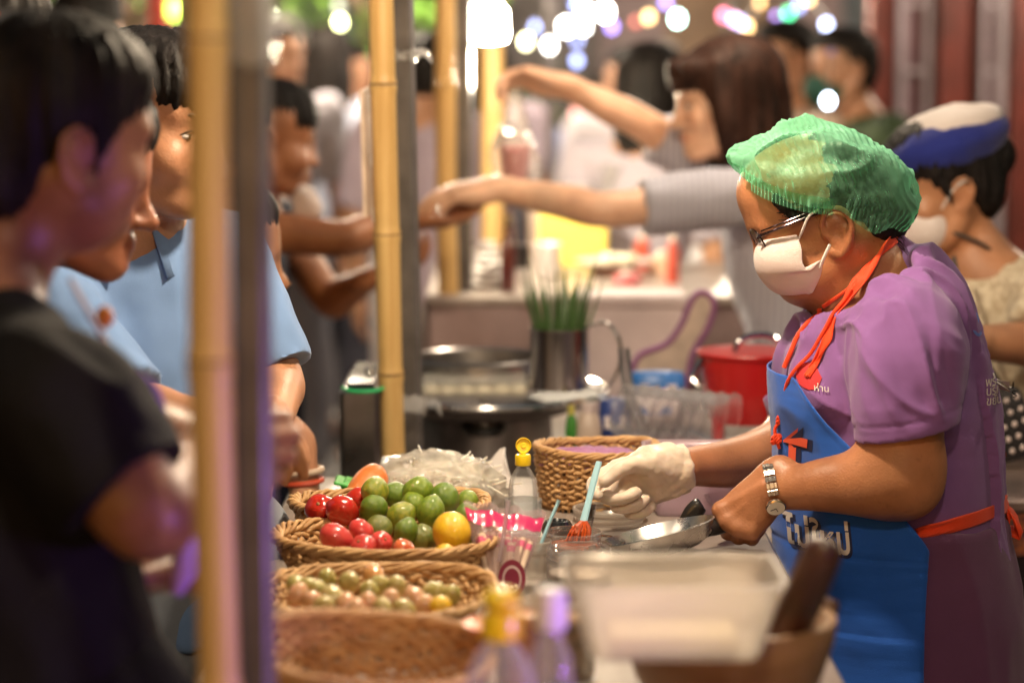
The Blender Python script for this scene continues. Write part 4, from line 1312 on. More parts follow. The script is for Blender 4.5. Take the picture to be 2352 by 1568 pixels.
tabtop(-.2, 1.0, 5.5, 6.9, .98, t, SHEET)
b = MB(); b.grid([[(-.195 + .01 * math.sin(y * 20), y, z) for z in np.linspace(.05, .955, 6)] for y in np.linspace(5.51, 6.89, 50)])
b.put('table_skirt', mat('beige_skirt', (.25, .18, .175), .8, vary=.1), t)
b = MB(); b.grid([[(x, 5.505 + .008 * math.sin(x * 30), z) for z in np.linspace(.05, .955, 6)] for x in np.linspace(-.19, .99, 50)])
b.put('table_skirt', mat('beige_skirt', (.25, .18, .175), .8, vary=.1), t)
for x in (-.15, .95):
    for y in (5.6, 6.8):
        MB().tube([(x, y, 0), (x, y, .955)], .014, n=10).put('leg', STEELP, t)
t = thing('stall_table', 'dark table with an orange patterned cloth behind the purple shirt', 'table', (1.0, 3.95, 0))
tabtop(.72, 1.5, 3.75, 4.15, WY(2330, 1120, 3.85)[2], t, mat('worn_metal_top', (.3, .22, .2), .35, vary=.2, metal=.4))
zt = WY(2330, 1120, 3.85)[2]
b = MB(); b.grid([[(x, 3.742 + .006 * math.sin(x * 40), z) for z in np.linspace(zt - .09, zt - .022, 5)] for x in np.linspace(.72, 1.5, 60)])
b.put('cloth_edge', mat('orange_print', (.55, .16, .04), .8, col2=(.05, .03, .05), scale=60), t)
b = MB(); b.grid([[(x, 3.76 + .008 * math.sin(x * 30), z) for z in np.linspace(.03, zt - .05, 5)] for x in np.linspace(.73, 1.49, 60)])
b.put('table_skirt', DARKC, t)
# ---------------------------------------------------------------- baskets
WICK = mat('wicker', (.58, .36, .165), .55, col2=(.34, .175, .065), scale=40, bump=.4, bscale=200, spec=.35)
WICK2 = mat('wicker_red', (.60, .35, .16), .55, col2=(.38, .18, .07), scale=30, bump=.4, bscale=200)
def basket(label, c, rx, ry, h, rows=7, stakes=44, tilt=0.0, tilty=0.0, rim=.0085, m=WICK, flare=.78, group='wicker baskets on the stall table', wall_r=.0035, lipx=0):
    """oval woven basket standing at c; walls of strands woven in and out of stakes, twisted rim"""
    c = np.array(c, float)
    t = thing('wicker_basket', label, 'basket', c, group)
    T = Matrix.Rotation(tilty, 3, 'Y') @ Matrix.Rotation(tilt, 3, 'X'); T = np.array(T); rk = random.Random(int(abs(c[1]) * 1000))
    def pt(th, z, dr=0.0):
        k = flare + (1 - flare) * (z / h)
        s_ = 1.0
        ex, ey = rx * k + dr, ry * k + dr
        p = np.array((ex * math.copysign(abs(math.cos(th)) ** .85, math.cos(th)), ey * math.copysign(abs(math.sin(th)) ** .85, math.sin(th)), z + lipx * .012 * math.cos(2 * th) * z / h))
        return c + T @ p
    NT = stakes * 4
    wv = MB()
    for i in range(rows):
        z = .008 + (h - .012) * i / (rows - 1)
        pts = [pt(2 * math.pi * k / NT, z + .0018 * math.sin(k * .9 + i) + .0012 * math.sin(k * .21 + i * 2), .0030 * math.sin(math.pi * (k / 4 + i)) * rk.uniform(.7, 1.2)) for k in range(NT)]
        wv.tube(pts, (h / rows) * .52, n=6, closed=True)
    o = wv.put('weave', m, t, angle=None); o['kind'] = 'stuff'
    st = MB()
    for k in range(stakes):
        th = 2 * math.pi * k / stakes
        st.tube([pt(th, 0), pt(th, h * .5), pt(th, h)], .0026, n=5)
    o = st.put('stakes', m, t, angle=None); o['kind'] = 'stuff'
    NS = 5
    for q in range(NS):
        pts = []; NR = 200; o1, o2 = rk.uniform(0, 6), rk.uniform(0, 6)
        for k in range(NR):
            th = 2 * math.pi * k / NR; ph = th * 9 + q * 2 * math.pi / NS + .25 * math.sin(3 * th + o1)
            wv_ = 1 + .18 * math.sin(5 * th + o2)
            pts.append(pt(th, h + .003 + rim * .62 * wv_ * math.sin(ph) + .0025 * math.sin(2 * th + 1), rim * .75 * wv_ * math.cos(ph)))
        MB().tube(pts, rim * .42, n=7, closed=True).put('rim_strand', m, t, angle=None)
    fl = MB()
    rings = [[pt(2 * math.pi * k / 48, .006, -rx * (1 - f) * .82) * 1 for k in range(49)] for f in (1.0,)]
    G_ = []
    for f in np.linspace(1, 0.02, 14):
        G_.append([c + T @ (np.array(((rx * flare) * f * math.cos(a), (ry * flare) * f * math.sin(a), .006 + .0015 * math.sin(a * 24 + f * 40)))) for a in np.linspace(0, 2 * math.pi, 97)])
    fl.grid(G_).put('base', m, t, angle=None)
    return t
def at(px, py, Z): return WZ(px, py, Z)
def bc(pxl, pxr, Y, z=TZ): 
    a, b = WY(pxl, 1300, Y), WY(pxr, 1300, Y)
    return np.array(((a[0] + b[0]) / 2, Y, z)), (b[0] - a[0]) / 2
cF, rF = bc(545, 1105, 2.33);  basket('empty shallow wicker basket at the near end of the table', cF, rF, .14, .088, 13, 56, lipx=0, m=WICK2, rim=.006, tilty=.09)
cC, rC = bc(592, 1126, 2.735);  basket('oval wicker basket of small green and blushing tomatoes', cC, rC, .135, .052, 8, 56, rim=.0065)
cT, rT = bc(640, 1146, 3.01);  basket('wicker basket with pinkish tomatoes, limes and a large yellow lemon', cT, rT, .105, .06, 9, 56, rim=.0075)
cB, rB = bc(680, 1112, 3.20);  basket('wicker basket at the back holding red tomatoes under a heap of limes', cB, rB, .085, .066, 9, 52, rim=.0075)

# ---------------------------------------------------------------- fruit
def fruit_mesh(name, kind, seed):
    rr = np.random.RandomState(seed)
    k1 = rr.uniform(.9, 1.1); off = rr.uniform(0, 9, 3)
    def fn(d):
        n = float(fbm(np.array([d * 1.6 + off]), seed, 2)[0])
        if kind == 'tomato':
            a = math.atan2(d[1], d[0]); pl = math.hypot(d[0], d[1])
            return 1 + .045 * n + .035 * math.cos(5 * a + seed) * pl * max(0, d[2]) - .13 * math.exp(-(pl / .28) ** 2) * (d[2] > 0) - .05 * math.exp(-(pl / .2) ** 2) * (d[2] < 0)
        if kind == 'lime':
            return 1 + .045 * n + .07 * max(0, abs(d[2]) - .9) / .1 
        if kind == 'egg':
            return 1 + .03 * n
        return 1 + .02 * n
    sc = {'tomato': (1, 1, .84), 'lime': (.96, .96, 1.04), 'egg': (.84, .84, 1.05), 'lemon': (1, 1, 1.02)}[kind]
    b = MB().ball((0, 0, 0), sc, n=32, m=20, fn=fn)
    return b.mesh(name)
def fruit_mat(name, c, c2, rough, coat, bump=0, bs=300, scale=3, spots=None):
    return mat(name, c, rough, col2=c2, scale=scale, coat=coat, bump=bump, bscale=bs, spec=.5, sss=.06)
M_TOM = [fruit_mat('tomato_red', (.50, .018, .012), (.42, .03, .014), .22, .5, .05), fruit_mat('tomato_pink', (.58, .07, .055), (.52, .035, .035), .28, .4, .05), fruit_mat('tomato_orange', (.62, .16, .05), (.5, .07, .03), .28, .4)]
M_LIME = [fruit_mat('lime_dark', (.085, .165, .012), (.16, .235, .018), .34, .25, .35, 420), fruit_mat('lime_light', (.24, .31, .022), (.11, .20, .014), .34, .25, .35, 420), fruit_mat('lime_yellowing', (.36, .34, .03), (.12, .20, .015), .34, .25, .35, 420), fruit_mat('lime_olive', (.20, .20, .03), (.095, .13, .02), .34, .25, .35, 420)]
M_LEM = fruit_mat('lemon_yellow', (.78, .50, .015), (.70, .40, .012), .32, .3, .3, 350)
M_CH = [fruit_mat('cherry_green', (.30, .30, .07), (.42, .30, .10), .25, .5), fruit_mat('cherry_pale', (.52, .40, .17), (.36, .30, .09), .25, .5), fruit_mat('cherry_blush', (.55, .20, .07), (.48, .30, .1), .25, .5), fruit_mat('cherry_pink', (.60, .27, .17), (.5, .33, .15), .25, .5)]
FM = {}
def fruit(name, kind, label, cat, p, r, m, seed, group, rot=None):
    key = (kind, seed % 7)
    if key not in FM: FM[key] = fruit_mesh(kind + '_shape', kind, seed % 7 + 3)
    me = FM[key]
    if not me.materials: me.materials.append(m)
    rr = random.Random(seed * 7 + 1)
    o = link_copy(name, me, None, p, rot or (rr.uniform(-.9, .9), rr.uniform(-.9, .9), rr.uniform(0, 6)), (r * rr.uniform(.93, 1.04), r * rr.uniform(.93, 1.04), r * rr.uniform(.95, 1.08)))
    o.material_slots[0].link = 'OBJECT'; o.material_slots[0].material = m
    if kind in ('lime', 'lemon', 'tomato'):
        sg = 'stem_button'
        if sg + kind not in FM:
            b = MB()
            if kind == 'tomato':
                b.lathe([(0, .72), (.10, .735), (.13, .76), (.06, .79), (0, .80)], (0, 0, 0), 10)
                mm_ = mat('tomato_scar', (.30, .16, .06), .6)
            else:
                b.lathe([(.13, 1.035), (.11, 1.075), (.05, 1.085), (0, 1.08)], (0, 0, 0), 10)
                mm_ = mat('lime_scar', (.30, .26, .09), .6)
            FM[sg + kind] = b.mesh(sg); FM[sg + kind].materials.append(mm_)
        link_copy(sg, FM[sg + kind], o)
    return tag(o, label, cat, group)
LG = 'limes heaped in the back basket'
def fpx(px, py, Y): return WY(px, py, Y)
def rp(pxr, Y): return pxr / FPX * Y
# limes of the back basket
LIMES = [((858, 1168), 33, 3.10, 0, 'lime in front, beside the red tomatoes'), ((862, 1128), 33, 3.135, 2, 'yellow-flushed lime at the top, next to the tomatoes'), ((906, 1136), 30, 3.17, 0, 'dark lime half hidden behind the yellow-flushed lime'),
         ((960, 1130), 36, 3.14, 1, 'bright green lime crowning the heap'), ((1022, 1145), 34, 3.13, 0, 'dark glossy lime at the top towards the clear bottle'), ((922, 1185), 31, 3.09, 2, 'blotchy lime low in the heap with a brown mark'),
         ((950, 1158), 28, 3.12, 1, 'lime wedged in the middle of the heap'), ((989, 1175), 33, 3.085, 1, 'light green lime low in front showing its stem end'), ((1075, 1150), 25, 3.19, 1, 'pale lime behind the pink-topped bag'),
         ((1075, 1193), 32, 3.04, 0, 'dark lime peeping over the large yellow lemon')]
for i, ((x, y), r, Y, k, l) in enumerate(LIMES): fruit('lime', 'lime', l, 'lime', fpx(x, y, Y), rp(r * 1.06, Y), M_LIME[k], i, LG)
for i, ((x, y), r, Y, k, l) in enumerate([((870, 1213), 34, 3.055, 3, 'olive lime behind the pink tomatoes of the middle basket'), ((932, 1221), 31, 3.020, 0, 'round dark lime upright in the middle basket'), ((970, 1238), 34, 3.035, 3, 'dull olive lime leaning on the large lemon'), ((1092, 1240), 26, 3.045, 0, 'lime wedged at the lemon\'s far side by the rim')]):
    fruit('lime', 'lime', l, 'lime', fpx(x, y, Y), rp(r, Y), M_LIME[k], i + 20, 'limes in the middle basket')
fruit('lemon', 'lemon', 'large round yellow lemon in the middle basket', 'lemon', fpx(1038, 1222, 2.985), rp(47, 2.985), M_LEM, 31, None)
fruit('lemon', 'lemon', 'small yellow lemon just showing over the middle basket\'s rim', 'lemon', fpx(1022, 1272, 2.935), rp(25, 2.935), M_LEM, 32, None)
for i, ((x, y), r, Y, k, l) in enumerate([((735, 1168), 35, 3.13, 0, 'red tomato at the rim end of the back basket'), ((786, 1172), 40, 3.10, 0, 'glossy red tomato in front in the back basket'), ((824, 1148), 33, 3.16, 0, 'red tomato half behind the glossy one and the limes')]):
    o = fruit('tomato', 'tomato', l, 'tomato', fpx(x, y, Y), rp(r, Y), M_TOM[k], 40 + i, 'red tomatoes in the back basket')
for i, ((x, y), r, Y, k, l) in enumerate([((772, 1236), 40, 2.975, 1, 'large pinkish tomato at the end of the middle basket'), ((830, 1219), 33, 3.015, 1, 'pinkish red tomato behind its neighbours in the middle basket'), ((834, 1256), 33, 2.955, 1, 'low pink tomato at the front rim of the middle basket'), ((876, 1245), 28, 2.985, 1, 'small bright pink tomato next to the dark lime'), ((928, 1262), 27, 2.950, 2, 'orange tomato barely showing above the rim')]):
    fruit('tomato', 'tomato', l, 'tomato', fpx(x, y, Y), rp(r, Y), M_TOM[k], 50 + i, 'pinkish tomatoes in the middle basket')
ORD = ['first', 'second', 'third', 'fourth', 'fifth', 'sixth', 'seventh', 'eighth', 'ninth']
CH = [(752, 1330, 0), (802, 1336, 1), (858, 1322, 2), (912, 1346, 1), (728, 1356, 0), (680, 1345, 0), (684, 1366, 3), (766, 1372, 1), (796, 1386, 3), (848, 1360, 0), (898, 1378, 3), (845, 1388, 3), (955, 1375, 3), (720, 1380, 3), (742, 1392, 1), (820, 1396, 3), (880, 1398, 1), (1000, 1366, 0), (930, 1398, 1), (1035, 1368, 0), (975, 1390, 3), (990, 1360, 1), (705, 1352, 0), (870, 1344, 0)]
for i, (x, y, k) in enumerate(CH):
    Y = 2.73 - (y - 1360) * .0016; r = rp(27 + (i * 7) % 5, Y)
    nm = ['greenish', 'pale straw-coloured', 'orange-blushed', 'pink-flushed'][k]
    od = sorted(q for q in CH if q[2] == k).index((x, y, k))
    fruit('small_tomato', 'egg', nm + ' small tomato, ' + ORD[od] + ' of its colour from the pole end of the oval basket', 'small tomato', fpx(x, y, Y), r, M_CH[k], 60 + i, nm + ' small tomatoes')
fruit('lemon', 'lemon', 'flat yellow slice of fruit at the rim of the small-tomato basket', 'lemon', fpx(1012, 1392, 2.66), rp(26, 2.66), M_LEM, 33, None)

# carrot, noodle bag, green tub
t = thing('papaya', 'smooth orange root end sticking up behind the limes', 'vegetable', fpx(855, 1110, 3.42))
MB().tube([fpx(800, 1215, 3.40), fpx(822, 1160, 3.42), fpx(845, 1115, 3.44), fpx(868, 1088, 3.46), fpx(880, 1078, 3.465)], [rp(34, 3.4), rp(40, 3.4), rp(40, 3.4), rp(31, 3.4), rp(12, 3.4)], n=28, sub=4).put(
    'flesh', mat('orange_skin', (.72, .21, .045), .4, col2=(.62, .16, .035), scale=14, stretch=(1, 1, 5), bump=.25, bscale=120, coat=.15, sss=.1), t)
t = thing('plastic_tub', 'bright green plastic tub corner behind the red tomatoes', 'tub', fpx(800, 1140, 3.45))
MB().box(fpx(810, 1150, 3.5), (.042, .05, .06), np.array(Matrix.Rotation(.25, 3, 'Y')), .004).put('wall', mat('green_plastic', (.035, .42, .03), .35, coat=.3), t)
MB().box(fpx(806, 1110, 3.5), (.048, .056, .006), np.array(Matrix.Rotation(.25, 3, 'Y')), .002).put('rim', mat('green_plastic', (.035, .42, .03), .35), t)
def crumple(name, label, cat, c, r, m, parent=None, seed=0, amp=.12, n=64, mm=40, f=3.0, flat=None, sharp=2.0):
    c = np.array(c, float)
    th = np.linspace(0, 2 * math.pi, n, endpoint=False); ph = np.linspace(0, math.pi, mm)
    D = np.array([[(math.sin(p) * math.cos(a), math.sin(p) * math.sin(a), math.cos(p)) for a in th] for p in ph]).reshape(-1, 3)
    k = 1 + amp * (1 - sharp * np.abs(fbm(D * f, seed, 3))) + amp * .5 * fbm(D * f * 3, seed + 5, 2)
    P = c + D * np.array(r) * k[:, None]
    if flat is not None: P[:, 2] = np.maximum(P[:, 2], flat)
    G_ = P.reshape(mm, n, 3); G_ = np.concatenate([G_, G_[:, :1]], 1)
    b = MB().grid(G_)
    return b
BAG = thin('clear_bag', (.88, .84, .78), .26, .14, .4, .5, bump=.5, bscale=90)
t = thing('noodle_bag', 'clear plastic bag of white rice noodles behind the limes', 'bag', (fpx(1000, 1120, 3.5)[0], 3.5, TZ))
crumple('x', '', '', fpx(992, 1140, 3.52), (rp(168, 3.5), .08, rp(104, 3.5)), BAG, seed=3, amp=.1, f=2.2, flat=TZ + .003).put('bag', BAG, t, angle=None)
nd = MB(); rr = random.Random(5)
cN = fpx(1010, 1140, 3.52)
for i in range(170):
    a = rr.uniform(0, 6.28); q = rr.random() ** .5
    c = cN + np.array((math.cos(a) * q * rp(125, 3.5), math.sin(a) * q * .055, (.048 + rr.uniform(-.03, .008)) * (1 - .6 * q * q)))
    d = nrm((rr.uniform(-1, 1), rr.uniform(-.6, .6), rr.uniform(-.35, .35))); e = nrm((rr.uniform(-1, 1), rr.uniform(-1, 1), rr.uniform(-.6, .6)))
    l = rr.uniform(.025, .05)
    nd.tube([c - d * l, c - d * l * .3 + e * .012, c + d * l * .4 + e * .006, c + d * l], .0013, n=5, sub=3)
o = nd.put('noodles', mat('rice_noodle', (.80, .75, .66), .45, vary=.05, sss=.2), t, angle=None); o['kind'] = 'stuff'
MB().ball(fpx(1005, 1128, 3.53), (rp(135, 3.5), .05, .045), 30, 16, fn=lambda d: 1 + .08 * math.sin(d[0] * 20) * math.cos(d[1] * 17 + d[2] * 9)).put('noodle_block', mat('rice_noodle', (.80, .75, .66), .45), t)
t = thing('paper_napkin', 'pointed fold of white paper standing behind the clear bottle', 'paper', fpx(1140, 1100, 3.62))
q = [fpx(1100, 1085, 3.62), fpx(1128, 1055, 3.63), fpx(1148, 1030, 3.64), fpx(1158, 1028, 3.645), fpx(1156, 1050, 3.62), fpx(1172, 1100, 3.6), fpx(1180, 1150, 3.6), fpx(1100, 1150, 3.62)]
MB().add([*q, *[p + np.array((.002, .003, 0)) for p in q]], [tuple(range(8)), tuple(range(15, 7, -1))] + [(i, (i + 1) % 8, 8 + (i + 1) % 8, 8 + i) for i in range(8)]).put('sheet', mat('white_paper', (.75, .7, .68), .8), t, smooth=False)

# ---------------------------------------------------------------- bottles
CLEAR = thin('clear_plastic', (.88, .86, .84), .06, .06, .22, .35)
CLEAR2 = thin('clear_plastic_soft', (.88, .84, .80), .12, .12, .45, .4)
MILK = thin('milky_plastic', (.80, .74, .68), .5, .3, .3, .5)
MILK_P = thin('milky_plastic_pink', (.82, .66, .74), .5, .3, .3, .5)
YEL = mat('yellow_cap', (.80, .56, .012), .35, vary=.04, coat=.2)
def flip_bottle(label, c, s, open_lid=True, m=CLEAR, n=28, ribs=True):
    c = np.array(c, float)
    t = thing('squeeze_bottle', label, 'bottle', c, 'clear bottles with yellow flip caps')
    pr = [(0, .001), (.024, .001), (.0285, .004), (.029, .012), (.0282, .04), (.029, .075), (.0288, .105), (.026, .122), (.0195, .138), (.0135, .147), (.0118, .152), (.0118, .160)]
    MB().lathe([(r * s, z * s) for r, z in pr], c, n, wob=(lambda th, z: .025 * math.cos(8 * th) * (1 if .03 * s < z < .125 * s else 0))).put('bottle', m, t)
    MB().lathe([(.0, .1535), (.0155, .1535), (.0160, .155), (.0160, .1725), (.0148, .1745), (.006, .1745), (.005, .179), (0, .179)], c * 1, n).put('x', YEL, t) if False else None
    cb = MB(); cb.lathe([(r * s, z * s) for r, z in [(.0135, .152), (.0162, .152), (.0165, .154), (.0165, .1705), (.0152, .1735), (.006, .1735), (.005, .178), (0, .178)]], c, n)
    cp = cb.put('cap', YEL, t)
    if open_lid:
        lc = c + np.array((.001, .012, .190)) * s
        MB().lathe([(r * s, z * s) for r, z in [(0, -.0045), (.0138, -.0045), (.0158, -.003), (.0162, .004), (.0150, .005), (.0135, .0005), (.006, .0), (.005, .003), (0, .003)]], lc, n, (.05, -1, .22)).put('flip_lid', YEL, cp)
        MB().box(c + np.array((0, .013, .176)) * s, np.array((.012, .004, .01)) * s, None, .001 * s).put('hinge', YEL, cp)
    else:
        MB().ball(c + np.array((0, 0, .182)) * s, np.array((.0155, .0155, .011)) * s, 20, 12).put('flip_lid', YEL, cp)
    return t
cb_ = WY(1201, 1300, 3.30); cb_[2] = TZ
hh = WY(1201, 1005, 3.3)[2] - TZ
t = flip_bottle('clear ribbed bottle with an open yellow flip cap behind the straw bag', cb_, hh / .208)
MB().lathe([(0, .003), (.024, .003), (.026, .01), (.0265, .055), (0, .055)], cb_, 24).put('liquid', thin('pale_liquid', (.75, .82, .84), .12, .05, .2, .3), t)

# bag of wrapped straws with a pink band
def straw_bag():
    c0 = WY(1165, 1335, 2.98); c0[2] = TZ
    t = thing('straw_bag', 'clear bag with a hot-pink top band, packed with wrapped straws', 'bag', c0)
    L, Rr = WY(1066, 1160, 3.0), WY(1252, 1185, 3.0)
    bl, br = WY(1108, 1345, 2.94), WY(1196, 1352, 2.94)
    cl = thin('bag_film', (.85, .72, .74), .16, .1, .5, .4, bump=.4, bscale=60)
    def pt(u, v, side):
        a = L + (Rr - L) * u; b = bl + (br - bl) * u
        p = b + (a - b) * v
        bul = .022 * math.sin(math.pi * u) ** .7 * math.sin(math.pi * min(1, v * 1.02 + .05)) ** .6
        return p + np.array((0, side * bul, .0014 * math.sin(u * 17 + v * 9) + .0008 * math.sin(u * 41)))
    for sd in (-1, 1):
        MB().grid([[pt(u, v, sd) for v in np.linspace(0, .80, 14)] for u in np.linspace(0, 1, 22)]).put('film', cl, t)
        MB().grid([[pt(u, v, sd) + np.array((0, sd * .001, 0)) for v in np.linspace(.80, .97, 5)] for u in np.linspace(0, 1, 22)]).put('pink_band', thin('pink_film', (.78, .06, .22), .82, .2, .2, .4, bump=.3), t)
        MB().grid([[pt(u, v, sd) + np.array((0, sd * .0005, .0025 * math.sin(u * 23))) for v in np.linspace(.97, 1.06, 4)] for u in np.linspace(0, 1, 22)]).put('film', cl, t)
    rr = random.Random(9)
    pm = mat('straw_paper', (.72, .55, .42), .6, vary=.12, scale=30); pk = mat('pink_print', (.72, .12, .25), .6)
    for i in range(26):
        u = .1 + .8 * (i / 25) + rr.uniform(-.02, .02); u2 = .15 + .7 * (i / 25)
        yy = rr.uniform(-.012, .012)
        a = pt(u2, .03, 0) + np.array((0, yy, 0)); b = pt(u, .68 + rr.uniform(-.08, .06), 0) + np.array((0, yy, 0))
        s_ = MB().tube([a, b], .0034, n=8).put('straw', pm, t)
        d = nrm(b - a)
        MB().tube([b - d * .012, b - d * .004], .0038, n=8).put('printed_end', pk, s_)
    o = MB(); cR = pt(.72, .16, -1) + np.array((0, -.004, 0))
    o.lathe([(.017, 0), (.017, .0008), (0, .0008)], cR, 24, (0, -1, .1), sy=1.4).put('round_print', mat('maroon_print', (.28, .02, .06), .5), t)
    o = MB(); o.lathe([(.012, .0012), (.0095, .0014)], cR, 24, (0, -1, .1), sy=1.4).put('ring_print', mat('pale_print', (.7, .5, .5), .5), t)
    # one loose straw rising out of the bag
    MB().tube([pt(.44, .4, -1) + np.array((0, -.003, 0)), WY(1168, 1148, 2.96), ], .0028, n=8).put('straw', thin('clear_straw', (.8, .7, .75), .3, .1, .4, .3), t)
straw_bag()

# spoon jar, sauce jars
def jar(label, c, r, h, m, fill=None, lip=.9, n=36, cat='jar', name='jar', group=None, threads=True, fillh=.8):
    c = np.array(c, float); t = thing(name, label, cat, c, group)
    sh = .8
    pr = [(0, .002), (r * .9, .002), (r, .008), (r, h * sh * .85), (r * .985, h * sh), (r * lip, h * (sh + .06))]
    z = h * (sh + .06)
    if threads:
        for i in range(3): pr += [(r * lip, z + .0012), (r * lip * 1.035, z + .0028), (r * lip * 1.035, z + .004), (r * lip, z + .0055)]; z += .0062
    pr += [(r * lip, h - .005), (r * lip * 1.05, h - .004), (r * lip * 1.05, h), (r * lip * .95, h), (r * lip * .93, h - .004), (r * lip * .92, h * (sh + .05)), (r * .94, h * sh * .95), (r * .94, .01)]
    MB().lathe(pr, c, n).put('glass' if name == 'jar' else 'wall', m, t)
    if fill is not None:
        MB().lathe([(0, .006), (r * .9, .006), (r * .93, .012), (r * .93, h * fillh * .93), (r * .8, h * fillh), (0, h * fillh * .97)], c, n).put('contents', fill, t)
    return t
GLASS = thin('jar_glass', (.86, .84, .80), .05, .04, .5, .25)
CHILI = mat('chili_paste', (.42, .075, .012), .4, col2=(.2, .03, .008), scale=160, bump=.9, bscale=180, coat=.3)
jc = WY(1315, 1330, 3.16); jc[2] = TZ
jh = WY(1315, 1243, 3.16)[2] - TZ
tj = jar('glass jar of red chili paste with the blue brush dipped in it', jc, .040, jh, GLASS, CHILI, .93, fillh=.86)
sp = MB(); rr = random.Random(4)
for i in range(46):
    a = rr.uniform(0, 6.28); z = rr.uniform(.6, .97) * jh
    p = jc + np.array((.0383 * math.cos(a), .0383 * math.sin(a), z))
    sp.ball(p, (rr.uniform(.001, .0028), .0011, rr.uniform(.001, .003)), 7, 5)
o = sp.put('sauce_flecks', CHILI, tj); o['kind'] = 'stuff'
jc2 = WY(1330, 1345, 3.02); jc2[2] = TZ - .0
jar('clear wide-mouthed jar in front of the chili jar', jc2, .042, WY(1330, 1288, 3.0)[2] - TZ, thin('pet_jar', (.88, .86, .86), .04, .05, .34, .3), mat('white_sauce', (.66, .56, .47), .5), .95, fillh=.45)
jcw = WY(1226, 1345, 3.06); jcw[2] = TZ
jar('narrow milky plastic jar with a pale blue spoon standing in it', jcw, .0235, WY(1226, 1262, 3.06)[2] - TZ, MILK, None, .95, name='plastic_jar')
BLUE = mat('pale_blue_plastic', (.33, .57, .66), .35, vary=.05, coat=.2)
t = thing('plastic_spoon', 'pale blue plastic spoon leaning in the milky jar', 'spoon', WY(1238, 1262, 3.06))
MB().tube([WY(1232, 1300, 3.06), WY(1240, 1258, 3.065), WY(1262, 1200, 3.08), WY(1279, 1160, 3.09), WY(1284, 1148, 3.092)], [.0045, .0045, .0046, .0042, .0052], n=8, sub=3, squash=.55).put('handle', BLUE, t)
t = thing('sauce_brush', 'pale blue brush with chili-coated tip held by the gloved hand', 'brush', WY(1335, 1230, 3.18))
MB().tube([WY(1338, 1205, 3.18), WY(1352, 1150, 3.2), WY(1366, 1095, 3.215), WY(1376, 1060, 3.225)], [.0058, .0048, .0052, .0045], n=8, squash=.55).put('handle', BLUE, t)
br = MB(); rr = random.Random(8)
for i in range(70):
    a = rr.uniform(0, 6.28); q = rr.random() ** .5
    s_ = WY(1340, 1196, 3.18) + np.array((math.cos(a) * .004 * q, math.sin(a) * .004 * q, 0))
    e_ = WY(1327, 1243 - 6 * rr.random(), 3.175) + np.array((math.cos(a) * .0165 * q, math.sin(a) * .0125 * q, 0))
    br.tube([s_, (s_ + e_) / 2 + np.array((math.cos(a) * .0035, math.sin(a) * .003, .001)), e_], [.0011, .0014, .0012], n=5, sub=2)
o = br.put('bristles', mat('chili_bristle', (.60, .10, .012), .35, col2=(.42, .05, .01), scale=200, coat=.4), t); o['kind'] = 'stuff'
o = MB().ball(WY(1330, 1226, 3.178), (.0125, .0105, .014), 24, 16, fn=lambda d: 1 + .16 * math.sin(7 * d[0] + 5 * d[2]) * math.cos(6 * d[1] + 3)).put('chili_clump', CHILI, t)
t = thing('black_knob_lid', 'shiny black round lid behind the chili jar', 'lid', WY(1280, 1260, 3.24))
cc = WY(1280, 1250, 3.24)
MB().lathe([(0, .031), (.012, .031), (.0145, .034), (.0165, .0335), (.021, .027), (.022, .02), (.019, .012), (.018, -.01), (.021, -.02), (.021, -.045), (0, -.045)], cc, 32).put('knob', mat('black_gloss', (.012, .012, .012), .18, coat=.5), t)
t = thing('metal_clip', 'short chrome clip standing behind the brush', 'clip', WY(1355, 1190, 3.3))
MB().box(WY(1352, 1195, 3.3), (.013, .004, .05), np.array(Matrix.Rotation(.22, 3, 'Y')), .0015).put('plate', mat('chrome', (.65, .62, .6), .12, metal=1), t)
t = thing('metal_ring', 'thin chrome ring resting round the chili jar mouth', 'ring', jc + (0, 0, jh))
cr = WY(1352, 1246, 3.2)
MB().tube([cr + .048 * np.array((math.cos(a), math.sin(a), .03 * math.cos(a))) for a in np.linspace(0, 6.283, 48, endpoint=False)], .0018, n=8, closed=True).put('hoop', MATS['chrome'], t)
tc_ = WY(1400, 1252, 3.42); tc_[2] = TZ
jar('squat round milky tub behind the chili jar', tc_, .052, WY(1400, 1165, 3.42)[2] - TZ, MILK, None, .98, name='plastic_tub', cat='tub', threads=False)

# pan held by the vendor
def pan():
    t = thing('frying_pan', 'shallow steel pan gripped by its black handle, tilted over the jars', 'pan', WY(1500, 1270, 3.05))
    c = WY(1508, 1222, 3.16); ax = nrm((-.25, .10, 1)); u = nrm(np.array((1, 0, .25)) - ax * (np.array((1, 0, .25)) @ ax)); v = np.cross(ax, u)
    st = mat('brushed_steel', (.52, .49, .46), .28, metal=1, vary=.15, scale=30, rvary=.1)
    b = MB(); pr = [(0, -.026), (.055, -.026), (.066, -.02), (.078, .0), (.08, .002), (.0785, .003), (.064, -.0175), (.054, -.0235), (0, -.0235)]
    b.lathe(pr, c, 48, ax).put('bowl', st, t)
    b = MB(); h0 = WY(1618, 1214, 3.205); h1 = WY(1645, 1208, 3.22); h2 = WY(1700, 1190, 3.25); h3 = WY(1750, 1172, 3.27)
    b.tube([WY(1590, 1222, 3.19), h0], [.012, .014], n=12, squash=.6).put('bracket', st, t)
    MB().tube([h0, h1, h2, h3], [.0145, .0155, .014, .012], n=14, sub=4, squash=.75).put('handle', mat('black_bakelite', (.014, .013, .013), .3, coat=.2), t)
pan()
t = thing('black_ladle', 'black plastic utensil handle sticking up beside the pan', 'ladle', WY(1580, 1200, 3.3))
